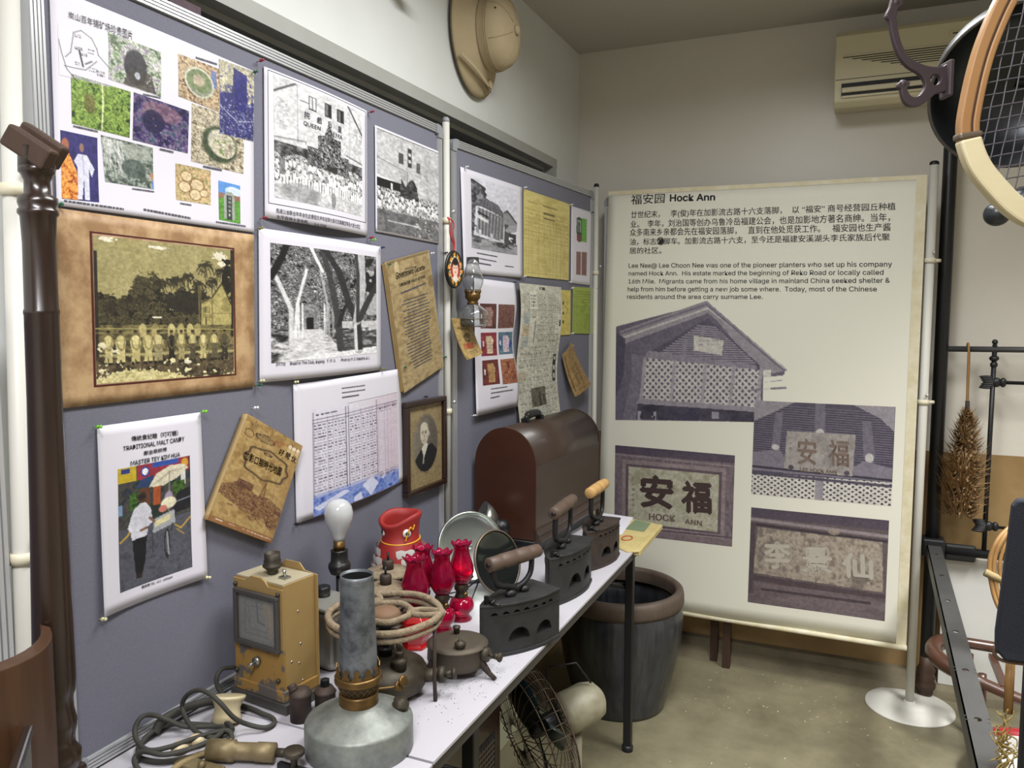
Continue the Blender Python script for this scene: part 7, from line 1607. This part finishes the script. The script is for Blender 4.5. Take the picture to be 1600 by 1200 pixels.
obj('joint_casting', MB().box(px_+.045, px_+.16, py_-.012, py_+.012, .60, .67), M_bedblack, t, world=True, bevel=.01)
obj('head_rail', MB().cyl((px_, py_, 1.47), (px_+1.0, py_, 1.475), .0115), M_angle, t, world=True)
obj('head_rail', MB().cyl((px_, py_, .64), (px_+1.0, py_, .64), .018), M_bedblack, t, world=True)
obj('head_rail', MB().cyl((px_+.19, py_, 1.34), (px_+1.0, py_, 1.34), .007), M_bedblack, t, world=True)
obj('head_rail', MB().cyl((px_+.18, py_, .755), (px_+1.0, py_, .755), .006), M_bedblack, t, world=True)
xs_ = px_+.187
obj('spindle', MB().cyl((xs_, py_, .65), (xs_, py_, 1.49), .009), M_bedblack, t, world=True)
for z in (1.34, .757):
    mb = MB()
    for k in range(7): a = -1.2+.4*k; mb.sphere((xs_-.022+.012*(1-abs(k-3)/3), py_-.004, z+.008*(k-3)*.9), .014, 10, 7, (2.0, .6, .42), )
    mb.sphere((xs_+.012, py_, z), .018, 12, 8, (1, .8, 1.1)).sphere((xs_+.035, py_, z), .013, 10, 8, (1, 1, 1.5)); obj('shell_knuckle', mb, M_bedblack, t, world=True)
obj('finial_collar', MB().sphere((xs_, py_, 1.435), .018, 12, 8, (1, 1, .7)).sphere((xs_, py_, 1.41), .014, 12, 8).sphere((xs_, py_, 1.50), .011, 10, 8), M_bedblack, t, world=True)
# side rail: angle iron with punched holes
rx0, ry0, rx1, ry1, rz = .298, 3.62, .245, 1.0, .664
d = Vector((rx1-rx0, ry1-ry0, 0)).normalized(); sd = Vector((-d.y, d.x, 0)); sd = sd if sd.x > 0 else -sd
Lr = math.hypot(rx1-rx0, ry1-ry0); holes = [.13+.285*k for k in range(9)]; W2 = .052; mb = MB(); hr = .0085
cuts = [0]
for h_ in holes: cuts += [h_-hr*1.4, h_+hr*1.4]
cuts.append(Lr); p0 = Vector((rx0, ry0, rz))
def R3(s, w_, z): q = p0+d*s+sd*w_; return (q.x, q.y, rz+z)
for i in range(0, len(cuts), 2):
    a, b = cuts[i], cuts[i+1]; mb.add([R3(a, 0, -.004), R3(a, W2, -.004), R3(b, W2, -.004), R3(b, 0, -.004), R3(a, 0, 0), R3(a, W2, 0), R3(b, W2, 0), R3(b, 0, 0)], [(0, 3, 2, 1), (4, 5, 6, 7), (0, 1, 5, 4), (1, 2, 6, 5), (2, 3, 7, 6), (3, 0, 4, 7)])
for h_ in holes:
    n = 16; sq = []; ci = []
    for k in range(n):
        an = 2*PI*(k+.5)/n; c_, s_ = math.cos(an), math.sin(an); m_ = max(abs(c_), abs(s_)); sq.append((h_+hr*1.4*c_/m_, W2/2+(W2/2)*s_/m_)); ci.append((h_+hr*1.25*c_, W2/2+hr*s_))
    vs = [R3(a, b, z) for z in (0, -.004) for (a, b) in sq+ci]; fs = []
    for k in range(n):
        j = (k+1) % n; fs += [(k, j, n+j, n+k), (2*n+k, 3*n+k, 3*n+j, 2*n+j), (n+k, n+j, 3*n+j, 3*n+k)]
    mb.add(vs, fs)
mb.add([R3(0, 0, 0), R3(0, .004, 0), R3(Lr, .004, 0), R3(Lr, 0, 0), R3(0, 0, -.05), R3(0, .004, -.05), R3(Lr, .004, -.05), R3(Lr, 0, -.05)], [(0, 1, 2, 3), (4, 7, 6, 5), (0, 3, 7, 4), (1, 5, 6, 2), (0, 4, 5, 1), (3, 2, 6, 7)])
obj('side_rail', mb, M_angle, t, world=True)
obj('near_post', MB().cyl((.27, .97, 0), (.27, .97, .69), .022), M_bedblack, t, world=True)

t = thing('feather_duster', 'tan feather duster hanging by its cane handle from the bed rail', 'duster', (.425, 3.615, 1.0))
obj('cane_handle', MB().tube(bez([(.412, 3.655, 1.482), (.412, 3.64, 1.494), (.413, 3.625, 1.484), (.414, 3.622, 1.45), (.416, 3.62, 1.3), (.418, 3.618, 1.22)], 5), .0045, 7).tube([(.418, 3.628, 1.46), (.42, 3.622, 1.22)], .0035, 7), M_rattan, t, world=True)
obj('binding', MB().cyl((.418, 3.618, 1.265), (.42, 3.617, 1.21), .008), M_rustiron, t, world=True)
rr = random.Random(21); mb = MB()
for k in range(900):
    q = rr.random(); z = 1.235-.415*q; R_f = .028+.062*min(1, q*2.2)*(1-.35*max(0, q-.8)*3); a = rr.uniform(0, 2*PI); cx = .42-.012*q
    l = R_f*rr.uniform(.8, 1.25); p0_ = Vector((cx, 3.616, z)); e = Vector((math.cos(a), math.sin(a)*.62, 0)); dn = rr.uniform(-.45, .35)
    p1_ = p0_+e*l*.55+Vector((0, 0, -l*.38)); p2_ = p0_+e*l+Vector((0, 0, -l*dn)); p2_.y = min(p2_.y, 3.7); w_ = Vector((-math.sin(a), math.cos(a), .3))*rr.uniform(.0035, .0065)
    mb.add([tuple(p0_), tuple(p1_-w_), tuple(p1_+w_), tuple(p2_)], [(0, 1, 2), (1, 3, 2)], True)
o = obj('feathers', mb, M_feather, t, world=True); o['kind'] = 'stuff'

tag(obj('white_panel', MB().box(.37, 1.6, 3.70, 3.73, .05, .60), M_whiteboard, None), 'glossy white panel standing behind the bed head', 'panel')
t = thing('bentwood_chair', 'small brown bentwood chair lying beyond the bed side rail', 'chair', (.5, 3.3, 0))
M_bent = mat('brown_bentwood', '54392c', .35, c2='42291e', scale=6, sharp=0, coat=.3)
obj('bent_arm', MB().tube(bez([(.72, 3.42, .335), (.5, 3.42, .345), (.37, 3.40, .35), (.315, 3.33, .345), (.33, 3.24, .33), (.42, 3.18, .31), (.6, 3.1, .28), (.75, 3.06, .26)], 6), [.021]*13+[.03]*18+[.02]*12, 12), M_bent, t, world=True)
for x0, y0, x1, y1 in ((.42, 3.41, .43, 3.18), (.52, 3.42, .54, 3.13)): obj('slat', MB().box(x0-.012, x0+.012, y1, y0, .30, .318), M_bent, t, world=True)
for x, y in ((.44, 3.38), (.46, 3.2), (.74, 3.4), (.72, 3.36)): obj('leg', MB().cyl((x, y, .32), (x+.01, y, 0), .014), M_bent, t, world=True)
t = thing('enamel_basin', 'red and white enamel basin on the floor at the right', 'basin', (.62, 3.05, 0))
obj('basin_bowl', MB().lathe([(0, .002), (.12, 0), (.15, .02), (.19, .1), (.21, .112), (.212, .118), (.2, .118), (.182, .1), (.145, .03), (0, .012)], 48), M_redenamel, t)
obj('white_band', MB().lathe([(.172, .062), (.189, .094), (.1915, .093), (.1745, .061)], 48, cap=False), M_whiteboard, t)
obj('inner_enamel', MB().lathe([(0, .0135), (.142, .0325), (.18, .102), (.178, .1025), (0, .015)], 48, cap=False), M_whiteboard, t)
t = thing('floor_strap', 'short dark metal strap lying on the cement floor by the rail', 'strap', (.23, 2.9, 0))
obj('strap_body', MB().tube([(.20, 2.93, .006), (.26, 2.85, .006), (.29, 2.93, .03)], .006, 6), M_blackm, t, world=True)
t = thing('rattan_basket', 'rattan basket rim bound with cord hanging beside the dark cloth', 'basket', (.42, 2.5, .8))
for k, (o1, o2) in enumerate(((0, 0), (.010, .004), (.024, .006), (.036, .0))):
    obj('rattan_hoop', MB().tube(bez([(.485+o1, 2.62, 1.06), (.415+o1, 2.54, 1.02+o2), (.381+o1, 2.51, .985), (.363+o1, 2.5, .93), (.367+o1, 2.49, .87), (.389+o1, 2.47, .80), (.455+o1, 2.42, .72)], 6), .0065 if k < 2 else .005, 7), M_rattan, t, world=True)
obj('cord_binding', MB().tube(bez([(.351, 2.49, .895), (.373, 2.49, .885), (.397, 2.50, .875), (.425, 2.51, .87)], 4), .011, 8), M_cordb, t, world=True)
t = thing('draped_cloth', 'dark navy quilted cloth hanging at the right edge', 'cloth', (.36, 1.84, .9))
cl = [(.300, 1.845, 1.222), (.292, 1.84, 1.1), (.282, 1.835, .96), (.283, 1.833, .925), (.30, 1.834, .905), (.6, 1.90, .89), (.62, 1.9, 1.26), (.31, 1.85, 1.235)]
vs = [(x, y-.012, z) for x, y, z in cl]+[(x, y+.012, z) for x, y, z in cl]; n = len(cl)
obj('cloth_body', MB().add(vs, [tuple(range(n)), tuple(range(n, 2*n))[::-1]]+[(i, i+n, (i+1) % n+n, (i+1) % n) for i in range(n)]), M_cloth, t, world=True, bevel=.005)
obj('frayed_hem', MB().tube(bez([(.282, 1.833, .93), (.286, 1.833, .908), (.32, 1.838, .899), (.45, 1.87, .895), (.6, 1.9, .888)], 5), .004, 6), mat('frayed_brown_hem', '5b4638', .9, bump=.6, bscale=200), t, world=True)
t = thing('dark_panel', 'near-black upright panel below the navy cloth at the right edge', 'panel', (.4, 1.9, 0))
obj('panel_board', MB().box(.345, .7, 1.86, 1.90, 0, .9), M_navyw, t, world=True, bevel=.003)
t = thing('straw_bunch', 'bunch of dry curly straw hanging before the dark panel', 'straw', (.31, 1.86, .7))
obj('straw_stalk', MB().tube([(.318, 1.87, .9), (.318, 1.865, .78)], .009, 7), M_rattan, t, world=True)
mb = MB(); rr = random.Random(5)
for k in range(16):
    x, y, z = .312+rr.uniform(-.01, .012), 1.85, .8-rr.uniform(0, .08); pts_ = []
    for i in range(7): pts_.append((x+rr.uniform(-.014, .014), y+rr.uniform(-.01, .01), z-.012*i))
    mb.tube(bez(pts_, 3), .0016, 5)
o = obj('dry_curls', mb, mat('dry_straw', 'a08a50', .8), t, world=True); o['kind'] = 'stuff'

# racket, hook, pan and pegs hanging together at the upper right
EX = Vector((.918, .397, 0)); EZ = Vector((0, 0, 1)); EN = Vector((.397, -.918, 0))
def pl2(O, k, pts, c): return [O+EX*((x-c[0])*k)-EZ*((y-c[1])*k) for x, y in pts]
RO = Vector((.179, .974, 1.835)); rk = .000645; rc_ = (1655, 130)
cpx = [(1566, 0), (1540, 62), (1526, 112), (1516, 170), (1514, 202), (1520, 230), (1536, 262), (1562, 292), (1592, 320), (1625, 338), (1670, 342), (1725, 322), (1768, 262), (1788, 180), (1786, 90), (1762, 10), (1716, -60), (1660, -92), (1608, -66)]
cl = bez(pl2(RO, rk, cpx, rc_), 6, closed=True)
t = thing('tennis_racket', 'old wooden tennis racket with pale vellum-wrapped bow, hanging close at the upper right', 'racket', tuple(RO))
def band(o0, o1, d0, d1, pts, closed): return MB().sweep(pts, [(o0, d0), (o1, d0), (o1, d1), (o0, d1)], upv=tuple(EN), closed=closed)
obj('outer_bow', band(-.0105, -.003, -.006, .006, cl, True), M_racket, t, world=True, bevel=.002)
obj('inner_bow', band(-.002, .0095, -.0056, .0056, cl, True), M_racket, t, world=True, bevel=.002)
obj('dark_ply', band(-.0035, -.0015, -.0053, .0053, cl, True), M_oldwood, t, world=True)
vl = cl[27:60]; obj('vellum_wrap', band(-.0115, .0105, -.007, .007, vl, False), M_vellum, t, world=True, bevel=.003); obj('wrap_thread', band(-.0122, .0112, -.0077, .0077, cl[25:28], False), M_wire, t, world=True, bevel=.002)
poly = [((p-RO).dot(EX), (p-RO).dot(EZ)) for p in cl]
def inside_seg(a, b):
    """clip the infinite line a->b to the polygon"""
    ts = []
    for (x0, y0), (x1, y1) in zip(poly, poly[1:]+poly[:1]):
        dx, dy = b[0]-a[0], b[1]-a[1]; ex, ey = x1-x0, y1-y0; den = dx*ey-dy*ex
        if abs(den) < 1e-12: continue
        u = ((x0-a[0])*ey-(y0-a[1])*ex)/den; v = ((x0-a[0])*dy-(y0-a[1])*dx)/den
        if 0 <= v < 1: ts.append(u)
    return (min(ts), max(ts)) if len(ts) > 1 else None
ti = .17
for fam in (0, 1):
    dx_, dz_ = ((math.cos(ti), math.sin(ti)), (-math.sin(ti)*-1, math.cos(ti)))[fam] if fam == 0 else (math.sin(ti), math.cos(ti))
    nx_, nz_ = (-dz_, dx_)
    sp = .0122 if fam == 0 else .0104
    for k in range(-15, 16):
        a = (nx_*sp*k, nz_*sp*k); r_ = inside_seg(a, (a[0]+dx_, a[1]+dz_))
        if not r_ or r_[1]-r_[0] < .03: continue
        n = 24; pts_ = []
        for i in range(n+1):
            u = r_[0]+(r_[1]-r_[0])*i/n; pts_.append(RO+EX*(a[0]+dx_*u)+EZ*(a[1]+dz_*u)+EN*(.0009*math.sin(u/.011*PI/2+k*PI+fam*PI)))
        obj('string', MB().tube(pts_, .00072, 5), M_string, t, world=True)
thr = pl2(RO, rk, [(1716, -75), (1760, -130), (1800, -210), (1850, -330), (1960, -600)], rc_)
obj('throat', MB().sweep(bez(thr, 5), [(-.02, -.009), (.02, -.009), (.02, .009), (-.02, .009)], upv=tuple(EN)), M_racket, t, world=True, bevel=.003)

t = thing('coat_hook', 'brown cast-iron double hat hook with an open ring, fixed to the hanging pan', 'hook', (.09, 1.161, 1.9))
hp = [(400, 10), (428, 18), (444, 34), (440, 50), (424, 58), (418, 75), (413, 105), (414, 130), (430, 200), (450, 260), (480, 318), (530, 355), (590, 380), (645, 389), (700, 386), (727, 372), (730, 480), (706, 516), (664, 524), (624, 558), (580, 590), (530, 598), (495, 580), (475, 540), (466, 502), (450, 492), (455, 474), (500, 467), (504, 484), (492, 502), (503, 532), (530, 556), (570, 548), (598, 512), (604, 480), (590, 445), (560, 415), (500, 380), (455, 330), (425, 270), (400, 190), (386, 130), (366, 105), (384, 60), (394, 20)]
cu = bpy.data.curves.new('hook_outline', 'CURVE'); cu.dimensions = '2D'; cu.fill_mode = 'BOTH'; cu.extrude = .0035; cu.bevel_depth = .0012; cu.bevel_resolution = 2
def spl(pts):
    s_ = cu.splines.new('POLY'); s_.points.add(len(pts)-1)
    for q, (x, y) in zip(s_.points, pts): q.co = (x, y, 0, 1)
    s_.use_cyclic_u = True
q_ = [(p.x, p.y) for p in bez([((x/3.6375+1280-1475)*.000806, -(y/3.6375-120)*.000806, 0) for x, y in hp], 3, closed=True)]
spl(q_); hc = ((655/3.6375+1280-1475)*.000806, -(455/3.6375-120)*.000806)
spl([(hc[0]+.0078*math.cos(2*PI*k/24), hc[1]+.0076*math.sin(2*PI*k/24)) for k in range(24)])
co = bpy.data.objects.new('hook_tmp', cu); col.objects.link(co); bpy.context.view_layer.update()
me = bpy.data.meshes.new_from_object(co.evaluated_get(bpy.context.evaluated_depsgraph_get())); HK = 1.17; HO = Vector((0, 0, 1.6))+(Vector((.09, 1.161, 1.901))-Vector((0, 0, 1.6)))*HK
mb = MB().add([tuple(HO+EX*v.co.x*HK+EZ*v.co.y*HK+EN*v.co.z) for v in me.vertices], [tuple(p.vertices) for p in me.polygons]); bpy.data.objects.remove(co)
obj('hook_casting', mb, M_hook, t, world=True)
b_ = HO+EX*.004-EZ*.0; Mk = Matrix(((EX.x, EN.x, 0, b_.x), (EX.y, EN.y, 0, b_.y), (0, 0, 1, b_.z), (0, 0, 0, 1)))
obj('mounting_plate', MB().box(-.003, .004, -.014, .014, -.030, .022, Mk), M_hook, t, world=True, bevel=.002)
hn = HO+EX*((1394-1475)*.000806*HK)-EZ*((9-120)*.000806*HK); obj('hook_tip', MB().sphere(tuple(hn), .0065, 12, 8), M_hook, t, world=True)
hn = HO+EX*((1411-1475)*.000806*HK)-EZ*((131-120)*.000806*HK); obj('hook_tip', MB().sphere(tuple(hn), .0062, 12, 8), M_hook, t, world=True)
pc = Vector((.228, 1.50, 1.969)); Mp = Matrix.Translation(pc) @ Vector((.05, -.80, -.62)).to_track_quat('Z', 'Y').to_matrix().to_4x4()
t = thing('hanging_pan', 'dark grey metal pan hanging behind the racket', 'pan', tuple(pc))
obj('pan_body', MB().lathe([(0, -.075), (.06, -.073), (.1, -.055), (.124, -.02), (.132, .02), (.135, .022), (.136, .018), (.127, -.022), (.102, -.06), (.06, -.078), (0, -.08)], 56, Mp), M_pan, t, world=True)
obj('rolled_rim', MB().tube([tuple(Mp @ Vector((.1345*math.cos(2*PI*k/60), .1345*math.sin(2*PI*k/60), .021))) for k in range(60)], .0028, 7, closed=True), M_greymetal, t, world=True)
obj('hanging_bar', MB().cyl(tuple(pc+Vector((-.0, .08, .02))), tuple(pc+Vector((1.2, .5, .02))), .008), M_blackm, t, world=True)
t = thing('peg_rail', 'two dark round pegs seen through and below the racket bow', 'peg rail', (.3, 1.5, 1.95))
for (x, y, r) in ((1551, 333, .0165), (1583, 313, .0205)):
    c = Vector((0, 0, 1.6))+(Vector((.0857+(x-1495)*.00074, .93+(x-1495)*.00032, 1.793-(y-195)*.000645))-Vector((0, 0, 1.6)))*1.5
    q = obj('peg_knob', MB().sphere(tuple(c), r*1.15, 20, 12, (1, 1, .95)), M_pan, t, world=True); obj('peg_rod', MB().cyl(tuple(c), tuple(c+Vector((.95, .55, .01))), .005), M_blackm, q, world=True)

tag(obj('maroon_box', MB().box(-1.262, -1.248, 1.205, 1.285, 1.9, 2.224), mat('dull_maroon_card', '5a4850', .8, c2='4e3f46', scale=80)), 'dull maroon box edge rising behind the near board before the dark window', 'box')
rr = random.Random(31); mb = MB()
for k in range(90):
    x, y = rr.uniform(-.6, .35), rr.uniform(2.3, 3.6); a = rr.uniform(0, PI); L = rr.uniform(.002, .009); w_ = rr.uniform(.001, .003); c_, s_ = math.cos(a), math.sin(a)
    if rr.random() < .5: x = rr.uniform(-.6, .2); y = rr.uniform(3.2, 3.62)
    mb.add([(x-c_*L, y-s_*L, .0006), (x+s_*w_, y-c_*w_, .0006), (x+c_*L, y+s_*L, .0006), (x-s_*w_, y+c_*w_, .0006)], [(0, 1, 2, 3)])
tag(obj('paint_flecks', mb, mat('pale_fleck', 'b9b5a2', .7)), 'pale paint flecks scattered over the cement floor', 'flecks', kind='stuff')
# repeats of a kind share a group
GROUPS = {'push_pin': 'push pins on the felt boards', 'charcoal_iron': 'charcoal irons on the table', 'ruby_oil_lamp': 'ruby glass oil lamps', 'display_pole': 'display stand poles', 'display_board': 'display boards',
          'folding_table': 'white-topped tables', 'wick_spool': 'ribbed spools', 'oil_canister': 'small rusty canisters', 'photograph': 'prints pinned on the boards', 'document': 'papers pinned on the boards', 'poster': 'posters on the near board',
          'ceiling_light': 'recessed ceiling lights', 'wooden_chest': 'added dark chests under the table'}
for o in list(bpy.data.objects):
    b = o.name.split('.')[0]
    if o.parent is None and b in GROUPS: o['group'] = GROUPS[b]
